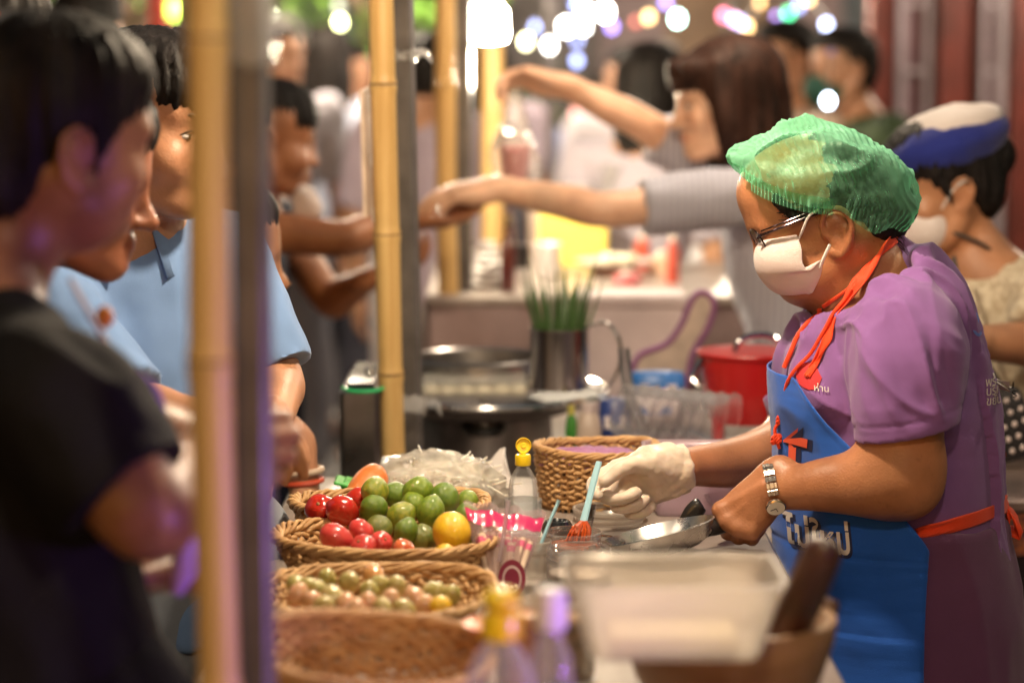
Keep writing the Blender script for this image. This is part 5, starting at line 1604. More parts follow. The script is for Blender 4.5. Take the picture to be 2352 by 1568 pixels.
MB().tube([WY(1545, 1280, 3.3), WY(1570, 1215, 3.3), WY(1590, 1180, 3.3), WY(1607, 1160, 3.3), WY(1612, 1156, 3.3)], [.009, .011, .0135, .012, .006], n=14, sub=4, squash=.45, up=(0, 1, 0)).put('handle', MATS['black_bakelite'], t)
# translucent tray with red bits
def open_box(label, name, cat, c, sx, sy, h, m, rim=.006, round_=.03, taper=.9, group=None, yaw=0, th=None, n=40):
    c = np.array(c, float); t = thing(name, label, cat, c, group)
    Rz = np.array(Matrix.Rotation(yaw, 3, 'Z'))
    def ring(kx, ky, z):
        P = []
        for i in range(n):
            a = 2 * math.pi * i / n; ca, sa = math.cos(a), math.sin(a)
            e = .28
            P.append(c + Rz @ np.array((kx * math.copysign(abs(ca) ** e, ca), ky * math.copysign(abs(sa) ** e, sa), z)))
        return P
    b = MB(); rows = [ring(sx * taper * .01, sy * taper * .01, .001), ring(sx * taper * .96, sy * taper * .96, .001), ring(sx * taper, sy * taper, .006), ring(sx * (taper + 1) / 2, sy * (taper + 1) / 2, h * .5), ring(sx, sy, h * .93), ring(sx + rim, sy + rim, h * .95), ring(sx + rim, sy + rim, h), ring(sx, sy, h), ring(sx * .985, sy * .985, h * .97), ring(sx * taper * .98, sy * taper * .98, .008), ring(.001, .001, .006)]
    G_ = np.array(rows).transpose(1, 0, 2)
    b.grid(G_, closed_u=True).put('wall', m, t, angle=50)
    return t
cx = WY(1600, 1290, 3.5); cx[2] = TZ
open_box('pinkish translucent food tray with red trimmings behind the pan', 'food_tray', 'tray', cx, .075, .06, .095, MILK_P, taper=.85)
for i, (x, y, s_) in enumerate([(1545, 1225, .02), (1700, 1230, .022), (1660, 1245, .018), (1690, 1245, .016)]):
    o = MB().ball(WY(x, y, 3.48), (s_, .014, .012), 16, 10, fn=lambda d: 1 + .15 * math.sin(9 * d[0] + 4 * d[1])).put('chopped_tomato', M_TOM[0])
    tag(o, ['red chopped piece at the near end of the pinkish tray', 'red chopped piece under the watch hand', 'red chopped piece in the middle of the dish by the watch hand', 'small red chopped piece on the rim of the pale dish'][i], 'tomato piece', 'red pieces in the pinkish tray')
cx = WY(1700, 1270, 3.42); cx[2] = TZ
open_box('low pale dish of red pieces under the vendor\'s watch hand', 'food_dish', 'dish', cx, .045, .045, .035, MILK_P, taper=.8)

# wicker tray behind, plastic cups
cx = WY(1368, 1200, 3.54); cx[2] = TZ
t = basket('upright wicker basket behind the gloved hand, its far side lit purple', cx, .088, .075, .085, 15, 46, m=WICK, flare=.9, rim=.006)
t = thing('cloth_liner', 'crumpled mauve cloth lining the wicker basket behind the glove', 'cloth', cx + (0, 0, .07))
crumple('x', '', '', cx + np.array((0, 0, .066)), (.082, .065, .018), None, seed=12, amp=.16, f=3).put('liner', cloth('mauve_cloth', (.34, .15, .30), bump=.2), t, angle=None)
t = None
CUPS = thin('clear_cup', (.97, .95, .97), .015, .05, .34, .35)
for i in range(7):
    a = WY(1668 - i * 30, 975 - i * 3, 3.98 - i * .004) ; ax = nrm((-.9, -.22, .3))
    t = thing('dome_cup', 'clear plastic dome cup, %s of the row nested on its side' % ['first', 'second', 'third', 'fourth', 'fifth', 'sixth', 'last'][i], 'cup', a, 'nested clear cups')
    MB().lathe([(.052, -.004), (.055, -.003), (.055, .0), (.05, .002), (.047, .02), (.042, .05), (.04, .052), (0, .052)], a, 36, ax, wob=lambda th, z: .02 * math.cos(14 * th)).put('shell', CUPS, t)
cx = WY(1570, 1045, 3.95); cx[2] = T2 + .001
open_box('low clear plastic crate under the nested cups', 'plastic_crate', 'crate', cx, .085, .07, WY(1570, 1040, 3.9)[2] - T2, thin('crate_plastic', (.8, .74, .82), .22, .2, .3, .5), taper=.92)

# near, out of focus: tub on the mortar, pestle, bottles
def tub():
    c = WY(1542, 1484, 2.22)
    t = open_box('large milky rectangular tub in front, half empty, resting on the wooden mortar', 'plastic_tub', 'tub', c - (0, 0, .0), .099, .075, .074, thin('tub_plastic', (.92, .86, .78), .34, .3, .22, .62), rim=.004, taper=.82)
    MB().box(c + (0, 0, .012), (.12, .09, .012), None, .004).put('contents', mat('pale_paste', (.62, .5, .32), .7, vary=.1, scale=30), t)
    return c
ctub = tub()
WOOD = mat('mortar_wood', (.36, .20, .09), .5, col2=(.20, .095, .035), scale=6, stretch=(1, 1, 6), bump=.2, bscale=60, coat=.15)
cm = WY(1672, 1540, 2.36); cm[2] = TZ
t = thing('wooden_mortar', 'round turned wooden mortar under the milky tub', 'mortar', cm)
hz = ctub[2] - .003 - TZ
rm = rp(255, 2.36)
MB().lathe([(0, .0), (rm * .55, .0), (rm * .62, .008), (rm * .6, .02), (rm * .85, hz * .45), (rm * .97, hz * .8), (rm, hz * .97), (rm * .985, hz), (rm * .9, hz), (rm * .86, hz * .93), (rm * .7, hz * .45), (rm * .3, hz * .25), (0, hz * .22)], cm, 56).put('bowl', WOOD, t)
t = thing('wooden_pestle', 'dark brown wooden pestle leaning out of the mortar', 'pestle', WY(1790, 1520, 2.22))
DW = mat('dark_wood', (.075, .025, .014), .38, vary=.25, scale=8, stretch=(1, 1, 5), coat=.3)
MB().tube([WY(1770, 1530, 2.36), WY(1815, 1440, 2.32), WY(1862, 1335, 2.28), WY(1888, 1272, 2.26), WY(1900, 1248, 2.255), WY(1906, 1238, 2.255)], [rp(52, 2.2), rp(52, 2.2), rp(50, 2.2), rp(48, 2.2), rp(40, 2.2), rp(16, 2.2)], n=24, sub=4).put('shaft', DW, t)
t = thing('wooden_pestle', 'short lighter pestle end behind the dark pestle', 'pestle', WY(1880, 1420, 2.3))
MB().tube([WY(1850, 1520, 2.42), WY(1885, 1430, 2.41), WY(1905, 1385, 2.40), WY(1908, 1376, 2.40)], [rp(27, 2.3), rp(29, 2.3), rp(25, 2.3), rp(9, 2.3)], n=20, sub=3).put('shaft', mat('mid_wood', (.16, .075, .035), .4, coat=.3), t)
cq = WY(1155, 1800, 2.0); cq[2] = TZ
q = WY(1162, 1338, 2.06)[2] - TZ
flip_bottle('blurred bottle with a yellow cap at the very front of the table', (WY(1150, 1500, 2.06)[0], 2.06, TZ), q / .196, open_lid=False, m=CLEAR2)
t = thing('small_bottle', 'blurred clear bottle with a white cap and green label in front', 'bottle', (WY(1262, 1500, 2.1)[0], 2.1, TZ))
qb = np.array((WY(1265, 1500, 2.1)[0], 2.1, TZ)); qh = WY(1265, 1352, 2.1)[2] - TZ
MB().lathe([(0, .001), (.018, .001), (.0205, .004), (.0205, qh * .6), (.018, qh * .7), (.011, qh * .78), (.011, qh * .84)], qb, 24).put('bottle', CLEAR2, t)
MB().lathe([(.0212, qh * .16), (.0212, qh * .42)], qb, 24).put('label', mat('green_label', (.42, .58, .18), .5), t)
MB().lathe([(.013, qh * .82), (.0145, qh * .83), (.0145, qh * .97), (.012, qh), (0, qh)], qb, 24).put('cap', mat('white_cap', (.72, .66, .72), .4), t)
qo = np.array((WY(1200, 1460, 2.3)[0], 2.36, TZ))
t = jar('blurred glass with orange drink and chrome rim among the front bottles', qo, .026, WY(1200, 1358, 2.36)[2] - TZ, GLASS, mat('orange_drink', (.72, .28, .10), .3), .98, name='drinking_glass', cat='glass', threads=False, fillh=.85)
t = thing('orange_saucer', 'orange plastic saucer under the front bottles', 'saucer', WY(1130, 1440, 2.4))
cs = WY(1160, 1440, 2.40)
MB().lathe([(0, -.004), (.03, -.004), (.042, .003), (.043, .005), (.03, -.001), (0, -.001)], cs, 32).put('dish', mat('orange_plastic', (.68, .15, .02), .35), t)
MB().lathe([(0, -.03), (.024, -.03), (.024, -.004)], cs, 24).put('stand', mat('grey_ceramic', (.25, .25, .25), .4), t)
t = thing('sauce_bottle', 'dark bottle squeezed between the front bottles and the tub', 'bottle', (WY(1350, 1540, 2.2)[0], 2.2, TZ))
MB().lathe([(0, 0), (.02, .0), (.022, .005), (.022, .05), (.012, .07), (.012, .085), (0, .085)], (WY(1350, 1540, 2.2)[0], 2.2, TZ), 20).put('bottle', mat('amber_sauce', (.45, .25, .06), .25, coat=.5), t)

# clutter among the front bottles
qj = np.array((WY(1300, 1400, 2.55)[0], 2.55, TZ))
t = jar('blurred glass jar with a chrome screw ring beside the front bottles', qj, .032, WY(1300, 1345, 2.55)[2] - TZ, GLASS, mat('brown_sugar', (.38, .22, .1), .7, vary=.2, scale=80), .92, fillh=.7)
MB().lathe([(.031, -.012), (.0325, -.011), (.0325, .0), (.029, .001)], qj + (0, 0, WY(1300, 1345, 2.55)[2] - TZ), 32).put('screw_ring', MATS['chrome'], t)
qf = np.array((WY(1385, 1560, 2.12)[0], 2.12, TZ))
t = thing('food_bowl', 'steel bowl of yellow-orange shredded food in front of the tub', 'bowl', qf)
MB().lathe([(0, 0), (.03, 0), (.04, .03), (.048, .075), (.05, .076), (.046, .072), (.036, .02), (0, .01)], qf, 32).put('bowl', mat('brushed_steel', (.5, .5, .5), .3), t)
sh_ = MB(); rr = random.Random(77)
for i in range(80):
    a = rr.uniform(0, 6.28); q = .04 * rr.random() ** .5; p = qf + np.array((q * math.cos(a), q * math.sin(a), .08 + rr.uniform(-.01, .012)))
    d = nrm((rr.uniform(-1, 1), rr.uniform(-1, 1), rr.uniform(-.4, .4)))
    sh_.tube([p - d * .012, p + np.array((0, 0, .003)), p + d * .012], .0018, n=5)
o = sh_.put('shreds', mat('shredded_carrot', (.75, .36, .06), .5, col2=(.7, .5, .16), scale=60), t); o['kind'] = 'stuff'
# ---------------------------------------------------------------- steamer, pot, mugs behind
SS = mat('stainless', (.46, .43, .42), .3, metal=1, vary=.18, scale=14, rvary=.08)
SSD = mat('stainless_dull', (.30, .275, .27), .3, metal=1, vary=.2, scale=10, rvary=.1)
c = WY(1108, 905, 4.45)
t = thing('steamer_pan', 'wide stainless steamer dish with a flared rim on a steel drum', 'steamer', (c[0], c[1], T2))
MB().lathe([(0, -.03), (.13, -.03), (.16, -.028), (.205, -.012), (.232, .004), (.236, .007), (.232, .009), (.2, -.004), (.16, -.018), (0, -.02)], c, 64).put('dish', mat('dish_steel', (.16, .14, .14), .6, metal=.2, vary=.2, scale=16, spec=.15), t)
MB().tube([c + np.array((.234 * math.cos(a), .234 * math.sin(a), .008)) for a in np.linspace(0, 6.2832, 72, endpoint=False)], .006, n=8, closed=True).put('rim', MATS['chrome'], t)
zb = T2 + .001 - c[2]
MB().lathe([(.0, zb), (.128, zb), (.13, zb + .004), (.13, -.035), (.126, -.03)], c, 56).put('drum', SSD, t)
hp = WY(1112, 985, 4.31)
MB().tube([hp + np.array((-.032, 0, .004)), hp + np.array((-.02, -.018, -.002)), hp + np.array((.02, -.018, -.002)), hp + np.array((.032, 0, .004))], .009, n=10, sub=3).put('handle', mat('black_bakelite2', (.012, .011, .011), .35), t)
MB().box(hp + np.array((0, .004, .02)), (.012, .008, .07), None, .002).put('handle_bracket', SS, t)
c2 = WY(1095, 850, 4.5)
t = thing('steamer_ring', 'tall stainless steamer ring standing in the wide dish', 'steamer ring', c2 - (0, 0, .04))
MB().lathe([(.125, -.035), (.126, -.034), (.126, .022), (.129, .025), (.126, .028), (.122, .024), (.122, -.034)], c2, 56).put('band', SS, t)
t = thing('glass_tray', 'clear lidded tray of pale dumplings on the steamer', 'tray', WY(1095, 900, 4.36))
ct = WY(1090, 908, 4.36)
b = MB(); b.box(ct + np.array((0, 0, .018)), (.20, .10, .036), None, .008); b.put('lid', thin('tray_lid', (.88, .86, .82), .3, .06, .5, .4), t)
for i in range(12):
    p = ct + np.array((-.08 + .032 * (i % 6), -.02 + .04 * (i // 6), .011))
    o = MB().ball(p, (.0175, .019, .010), 12, 8).put('dumpling', mat('dumpling_dough', (.78, .7, .52), .5, sss=.1), t)
# stainless box at the left
q = [WY(782, 893, 4.0), WY(835, 862, 4.25), WY(905, 880, 4.3), WY(905, 905, 4.02)]
t = thing('steel_box', 'stainless cooker box reflecting violet light beside the bamboo pole', 'cooker', (WY(850, 1000, 4.1)[0], 4.1, T2))
x0, x1 = WY(778, 900, 4.0)[0], WY(872, 900, 4.02)[0]
zt = WY(800, 890, 4.02)[2]
MB().box(((x0 + x1) / 2 + .0, 4.16, (zt + T2) / 2), (x1 - x0, .30, zt - T2 - .002), None, .008).put('cabinet', SSD, t)
MB().box(((x0 + x1) / 2, 4.16, zt + .004), (x1 - x0 - .02, .28, .006), None, .002).put('top_plate', mat('black_top', (.02, .02, .02), .25), t)
MB().tube([WY(835, 888, 4.03) + .035 * np.array((math.cos(a), .6 * math.sin(a), .15 * math.sin(a))) for a in np.linspace(3.3, 6.0, 16)], .003, n=8).put('green_trim', mat('green_trim', (.02, .5, .16), .35), t)
MB().ball(WY(848, 855, 4.05), .008, 12, 8).put('knob', MATS['chrome'], t)
# mug with leaves
c = WY(1284, 892, 4.28); h = WY(1284, 752, 4.28)[2] - c[2]; r = 68 / FPX * 4.28
t = thing('steel_mug', 'tall stainless mug crammed with green leaves', 'mug', c)
MB().lathe([(0, .001), (r * .97, .001), (r, .004), (r, h * .97), (r * 1.03, h), (r * 1.0, h), (r * .96, h * .95), (r * .96, .006), (0, .006)], c, 48).put('cup', mat('mug_steel', (.4, .37, .37), .22, metal=1, vary=.12), t)
MB().tube([WY(1352, 748, 4.28), WY(1395, 742, 4.26), WY(1425, 790, 4.25), WY(1420, 850, 4.25), WY(1385, 895, 4.26), WY(1350, 880, 4.28)], [.006] * 6, n=10, sub=5, squash=.5).put('handle', SS, t)
lv = mat('leaf_green', (.035, .085, .022), .45, col2=(.06, .13, .03), scale=30)
rr = random.Random(12)
t = thing('herb_bunch', 'dark green spring-onion leaves standing in the steel mug', 'herbs', c + (0, 0, .02))
for i in range(46):
    a = rr.uniform(0, 6.28); q = r * .75 * rr.random() ** .5
    b0_ = c + np.array((q * math.cos(a), q * math.sin(a), h * .6))
    le = rr.uniform(.05, .115) * (1 if rr.random() < .85 else 1.2)
    tp_ = b0_ + np.array((math.cos(a) * le * .5 * q / r + rr.uniform(-.012, .016), math.sin(a) * le * .3, h * .4 + le))
    MB().tube([b0_, (b0_ + tp_) / 2 + np.array((rr.uniform(-.006, .006), 0, .006)), tp_], [.0042, .004, .0007], n=6, sub=3, squash=.6).put('leaf', lv, t)
t = thing('steel_tongs', 'steel tongs leaning from the mug down to the clear cups', 'tongs', WY(1460, 975, 4.1))
for dx in (0, .012):
    MB().tube([WY(1425, 800, 4.2) + (dx, 0, 0), WY(1432, 870, 4.16) + (dx, 0, 0), WY(1445, 930, 4.13) + (dx, 0, 0), WY(1470, 975, 4.1) + (dx, 0, 0)], .0042, n=8, sub=3, squash=.5).put('arm', SSD, t)
# red pot
RED = mat('red_enamel', (.48, .012, .012), .3, vary=.06, coat=.35)
c = WY(1718, 965, 4.2); zt = WY(1722, 806, 4.2)[2]; r = 118 / FPX * 4.2
h = zt - c[2]
t = thing('red_pot', 'red enamel pot with a chrome lid handle behind the vendor\'s arm', 'pot', c)
MB().lathe([(0, 0), (r * .74, 0), (r * .78, .006), (r * .9, h * .6), (r * .97, h * .93), (r * 1.03, h * .95), (r * 1.04, h), (r * 1.0, h * 1.01), (r * .95, h * .98), (r * .75, .01), (0, .01)], c, 48).put('body', RED, t)
MB().lathe([(r * 1.0, h * 1.005), (r * .9, h * 1.02), (r * .5, h * 1.05), (0, h * 1.06)], c, 48).put('lid', RED, t)
hc = WY(1745, 805, 4.14)
MB().tube([hc + np.array((.042 * math.cos(a), 0, .028 * math.sin(a))) for a in np.linspace(0, math.pi, 14)], .0055, n=10).put('lid_handle', MATS['chrome'], t)
MB().tube([WY(1618, 822, 4.18), WY(1600, 850, 4.16), WY(1590, 870, 4.15), WY(1622, 905, 4.14), WY(1640, 925, 4.16)], .006, n=10, sub=4).put('side_handle', MATS['chrome'], t)
for s_ in (-1, 1):
    MB().tube([c + np.array((s_ * r * .6, -.03, .01)), np.array((c[0] + s_ * r * .68, c[1] - .04, T2))], [.012, .007], n=10).put('foot', RED, t)
# quilted mitt, packets, tubs
pts = [(1448, 860), (1470, 815), (1530, 790), (1565, 745), (1588, 690), (1608, 672), (1632, 680), (1640, 710), (1622, 760), (1592, 810), (1580, 860), (1560, 900)]
P3 = catmull(np.array([(x, y, 0) for x, y in pts + pts[:1]], float), 5)[:-1]
t = thing('oven_mitt', 'pale quilted cloth mitt with purple piping propped behind the red pot', 'mitt', WY(1540, 900, 4.75))
MB().poly([(p[0], p[1]) for p in P3], 4.70, 4.73, lambda u, v, w: WY(u, v, w)).put('pad', cloth('quilt', (.52, .42, .36), vary=.12, scale=25, bump=.5, bscale=80), t, smooth=False)
MB().tube([WY(p[0], p[1], 4.70) for p in P3], .006, n=8, closed=True).put('piping', cloth('purple_piping', (.26, .09, .24)), t)
t = thing('foam_box', 'pale pinkish foam box behind the mug and mitt', 'box', WY(1450, 830, 4.95))
za, zb_ = WY(1450, 700, 4.9)[2], T2
xa, xb = WY(1340, 700, 4.9)[0], WY(1575, 700, 4.9)[0]
MB().box(((xa + xb) / 2, 4.98, (za + zb_) / 2), (xb - xa, .16, za - zb_), None, .01).put('box', mat('pink_foam', (.55, .45, .46), .6), t)
MB().box(((xa + xb) / 2, 4.98, za + .006), (xb - xa + .012, .17, .022), None, .005).put('lid', mat('pink_foam', (.55, .45, .46), .6), t)
def packet(label, px, py, w, h, Y, c, band, tilt=0):
    t = thing('packet', label, 'packet', WY(px, py, Y))
    p = WY(px, py, Y); M = np.array(Matrix.Rotation(tilt, 3, 'Y')); W_, H_ = w / FPX * Y, h / FPX * Y
    MB().ball(p, (W_ / 2, .022, H_ / 2), 24, 16, M, fn=lambda d: 1 / max(abs(d[0]), abs(d[2]), .72) ** .75).put('pouch', c, t)
    MB().box(p + M @ np.array((0, -.025, -H_ * .05)), (W_ * .66, .004, H_ * .3), M, .001).put('label_panel', band, t)
pw = mat('packet_white', (.66, .6, .6), .4, vary=.08, scale=30); pb_ = mat('packet_blue', (.03, .16, .5), .35, vary=.1, scale=40); pdb = mat('packet_navy', (.02, .045, .2), .35, vary=.1)
packet('blue and white plastic packet in front of the mitt', 1510, 885, 130, 70, 4.45, pb_, pw)
packet('white packet lying under the blue one', 1500, 935, 120, 60, 4.35, pw, pb_)
packet('navy labelled pouch beside the steel tongs', 1412, 960, 76, 100, 4.25, pdb, pw)
for i, (x, y, r_, hh_, l, m) in enumerate([(1352, 1000, 30, 150, 'beige plastic bottle beside the steamer drum', mat('beige_plastic', (.5, .4, .34), .4)), (1312, 1000, 14, 130, 'slim green bottle against the steamer drum', mat('green_bottle', (.04, .2, .03), .25, coat=.4)), (1465, 1040, 44, 80, 'beige cylindrical tub under the navy pouch', mat('beige_tub', (.45, .38, .33), .45))]):
    Y = 4.2; c = WY(x, y, Y); c[2] = T2; H_ = WY(x, [925, 930, 1000][i], Y)[2] - T2; q = r_ / FPX * Y
    t = thing('plastic_bottle' if i < 2 else 'plastic_tub', l, 'bottle' if i < 2 else 'tub', c)
    MB().lathe([(0, 0), (q * .95, 0), (q, .004), (q, H_ * .72), (q * .85, H_ * .84), (q * .5, H_ * .9), (q * .5, H_ * .92)], c, 28).put('body', m, t)
    MB().lathe([(q * .55, H_ * .9), (q * .56, H_), (0, H_)], c, 24).put('cap', mat('cap_%d' % i, [(.6, .5, .5), (.5, .45, .1), (.6, .55, .5)][i], .4), t)

# ---------------------------------------------------------------- drinks counter
CZ = .98
WHITE = mat('white_ceramic', (.72, .68, .66), .35, coat=.2)
def on(px, Y): p = WY(px, 650, Y); p[2] = CZ; return p
for k, (px, Y, n_, r_, dr) in enumerate([(1122, 5.65, 7, .052, -.0055), (1258, 5.9, 6, .034, 0)]):
    for i in range(n_):
        p = on(px, Y) + np.array((.004 * (i % 2) if k == 0 else 0, 0, .016 * i if k == 0 else .0145 * i)); q = r_ + dr * i
        o = MB().lathe([(0, 0), (q * .5, 0), (q * .55, .002), (q * .95, .012), (q, .0155), (q * .96, .0155), (q * .5, .004), (0, .004)] if k == 0 else [(0, 0), (q * .8, 0), (q, .013), (q * .97, .014), (q * .75, .003), (0, .003)], p, 32).put('bowl' if k == 0 else 'saucer', WHITE)
        nm = ['bottom', 'second', 'third', 'fourth', 'fifth', 'sixth', 'topmost'][i if i < n_ - 1 else 6]
        tag(o, ('white bowl glaring under the lamp, %s of its tapering stack' if k == 0 else 'white saucer, %s of the pile by the yellow box') % nm, 'bowl' if k == 0 else 'saucer', 'stacked bowls under the lamp' if k == 0 else 'piled saucers by the yellow box')
t = thing('yellow_box', 'plain yellow box on the drinks counter', 'box', on(1315, 6.3))
yw = 155 / FPX * 6.3; yh = WY(1315, 478, 6.3)[2] - CZ
MB().box(on(1315, 6.3) + (0, 0, yh / 2), (yw, .12, yh), None, .004).put('carton', mat('yellow_card', (.80, .60, .11), .6, vary=.04), t)
MB().box(on(1315, 6.3) + (0, 0, yh + .002), (yw * .98, .118, .004), None, .001).put('flap', mat('yellow_card', (.80, .60, .11), .6), t)
t = thing('dark_bottle', 'dark red-brown sauce bottle on the drinks counter', 'bottle', on(1166, 5.6))
H_ = WY(1166, 498, 5.6)[2] - CZ
MB().lathe([(0, 0), (.017, 0), (.018, .004), (.018, H_ * .62), (.008, H_ * .76), (.0075, H_ * .92)], on(1166, 5.6), 24).put('bottle', mat('cola_glass', (.11, .018, .015), .12, coat=.6), t)
MB().lathe([(.009, H_ * .9), (.0095, H_), (0, H_)], on(1166, 5.6), 20).put('cap', mat('gold_cap', (.6, .45, .2), .3, metal=1), t)
t = thing('dark_cup', 'small black cup next to the dark bottle', 'cup', on(1200, 5.7))
MB().lathe([(0, 0), (.017, 0), (.02, .05), (.0185, .05), (.016, .004), (0, .004)], on(1200, 5.7) + (0, 0, .045), 24).put('cup', mat('black_cup', (.02, .016, .016), .4), t)
MB().lathe([(0, 0), (.02, 0), (.02, .044), (0, .044)], on(1200, 5.7), 24).put('stand', WHITE, t)
t = thing('food_platter', 'white platter heaped with pale food on the counter', 'platter', on(1400, 6.0))
MB().lathe([(0, .02), (.05, .02), (.095, .034), (.097, .037), (.05, .026), (0, .026)], on(1410, 6.0), 40).put('plate', WHITE, t)
MB().lathe([(.06, 0), (.05, .02)], on(1410, 6.0), 30).put('foot', mat('brown_tray', (.22, .09, .04), .5), t)
for i in range(9):
    MB().ball(on(1410, 6.0) + np.array((.05 * math.cos(i * 2.4) * (i / 9), .05 * math.sin(i * 2.4) * (i / 9), .04)), (.02, .02, .014), 12, 8).put('rice_ball', mat('pale_food', (.72, .62, .46), .6), t)
for i, (px, Y, c, hh_, l) in enumerate([(1475, 6.2, (.55, .1, .06), .09, 'red squeeze bottle at the end of the drinks counter'), (1520, 6.0, (.62, .4, .28), .06, 'peach-coloured tub at the end of the drinks counter'), (1545, 5.8, (.5, .08, .05), .12, 'tall orange-red bottle before the striped shirt'), (1440, 5.75, (.66, .2, .22), .035, 'low pink dish in front of the platter')]):
    t = thing('condiment_bottle', l, 'bottle' if i != 3 else 'dish', on(px, Y), None)
    q = [.02, .03, .016, .03][i]
    MB().lathe([(0, 0), (q, 0), (q, hh_ * .7), (q * .5, hh_ * .8), (q * .45, hh_ * .86)], on(px, Y), 20).put('body', mat('cond_%d' % i, c, .4), t)
    MB().lathe([(q * .5, hh_ * .85), (q * .3, hh_), (0, hh_)], on(px, Y), 16).put('nozzle', mat('cond_cap_%d' % i, (.7, .6, .5), .4), t)
t = thing('clear_canister', 'tall clear plastic cup stack on the drinks counter', 'cups', on(1400, 6.4))
MB().lathe([(0, 0), (.022, 0), (.03, .25), (.032, .255), (.028, .25), (.02, .004)], on(1395, 6.5) , 24, axis=(.06, 0, 1)).put('stack', thin('cup_stack', (.8, .78, .8), .35, .2, .3, .4), t)
for i, (px, c) in enumerate([(1245, (.62, .5, .42)), (1285, (.7, .66, .62)), (1330, (.6, .62, .68))]):
    t = thing('drink_jar', ['peach', 'cream', 'greyish'][i] + ' drink jar with a pale lid behind the yellow box', 'jar', on(px, 6.55))
    hj = WY(px, 425, 6.55)[2] - CZ
    MB().lathe([(0, 0), (.035, 0), (.037, .006), (.037, hj * .85), (.03, hj * .92)], on(px, 6.55), 24).put('body', mat('drink_%d' % i, c, .3, coat=.4), t)
    MB().lathe([(.034, hj * .9), (.034, hj), (0, hj)], on(px, 6.55), 24).put('lid', WHITE, t)
# bag with the pink drink, hanging from the raised hand
t = thing('drink_bag', 'clear carrier bag with a pink drink hanging from the raised hand', 'bag', WY(1182, 430, 5.15))
cpt = WY(1182, 420, 5.15); hd = WY(1182, 335, 5.15)[2] - cpt[2]
MB().lathe([(0, 0), (.026, 0), (.034, hd), (.031, hd), (.024, .003), (0, .003)], cpt, 28).put('cup', thin('pink_cup', (.80, .40, .42), .8, .2, .15, .4), t)
MB().lathe([(0, .003), (.025, .004), (.031, hd * .9), (0, hd * .9)], cpt, 28).put('drink', mat('pink_milk', (.72, .25, .28), .4), t)
MB().lathe([(.034, hd), (.033, hd + .012), (.022, hd + .028), (0, hd + .032)], cpt, 28).put('dome_lid', CLEAR2, t)
G_ = []
topb = WY(1182, 190, 5.15)
for i in range(12):
    u = i / 11
    p = cpt + (topb - cpt) * u - np.array((0, 0, .008)); w = .045 * (1 - u) ** .8 + .006 + .012 * math.sin(math.pi * min(u * 1.6, 1))
    G_.append([p + np.array((w * (1 + .12 * math.sin(a * 3 + i)) * math.cos(a), w * .8 * (1 + .12 * math.sin(a * 4 + i * .6)) * math.sin(a), 0)) for a in np.linspace(0, 2 * math.pi, 33)])
MB().grid(G_).put('carrier', thin('carrier_film', (.82, .78, .74), .15, .15, .45, .5, bump=.6), t)

# ---------------------------------------------------------------- background: street, houses, stalls
def house(label, x0, x1, Y, H, plank_w, c, c2, door=None, group=None):
    t = thing('wooden_house', label, 'house', ((x0 + x1) / 2, Y, 0), group)
    m = mat('planks_' + label[:12], c, .6, col2=c2, scale=6, stretch=(3, 3, .3), bump=.3, bscale=40)
    MB().box(((x0 + x1) / 2, Y + .12, H / 2), (x1 - x0, .1, H)).put('back_wall', mat('dark_gap', (.02, .012, .01), .8), t)
    n_ = int((x1 - x0) / plank_w)
    rr = random.Random(int(Y * 10))
    for i in range(n_):
        x = x0 + (i + .5) * plank_w
        MB().box((x, Y + rr.uniform(0, .012), H / 2), (plank_w * .93, .03, H), None, .004).put('plank', m, t)
    return t, m
t, wm = house('dark red timber house front behind the masked pair', 1.36, 5.2, 9.2, 3.2, .085, (.105, .026, .018), (.06, .016, .012))
for (px, w) in ((2015, .075), (2185, .11), (2345, .09), (2520, .1)):
    p = WY(px, 200, 9.12); MB().box((p[0], 9.10, 1.6), (w, .1, 3.2), None, .006).put('timber_post', mat('oxblood_post', (.10, .014, .01), .45, vary=.2), t)
for (pa, pb2) in ((2075, 2135), (2262, 2300), (2310, 2352), (2400, 2480)):
    a, b_ = WY(pa, 100, 9.1)[0], WY(pb2, 100, 9.1)[0]
    f = MB(); 
    for x in (a, b_): MB().box((x, 9.13, 1.35), (.022, .05, 1.3), None, .003).put('window_jamb', mat('pale_frame', (.32, .28, .32), .4), t)
    for z in (.72, 1.12, 1.45, 1.7, 1.98):
        MB().box(((a + b_) / 2, 9.135, z), (b_ - a - .022, .03, .02), None, .003).put('window_rail', mat('pale_frame', (.32, .28, .32), .4), t)
    MB().box(((a + b_) / 2, 9.16, 1.35), (b_ - a - .022, .008, 1.26)).put('pane', mat('dim_pane', (.16, .1, .12), .12, coat=.3), t)
MB().box((3.2, 9.0, .06), (4.0, .5, .12), None, .01).put('step', mat('concrete_step', (.2, .18, .16), .8), t)
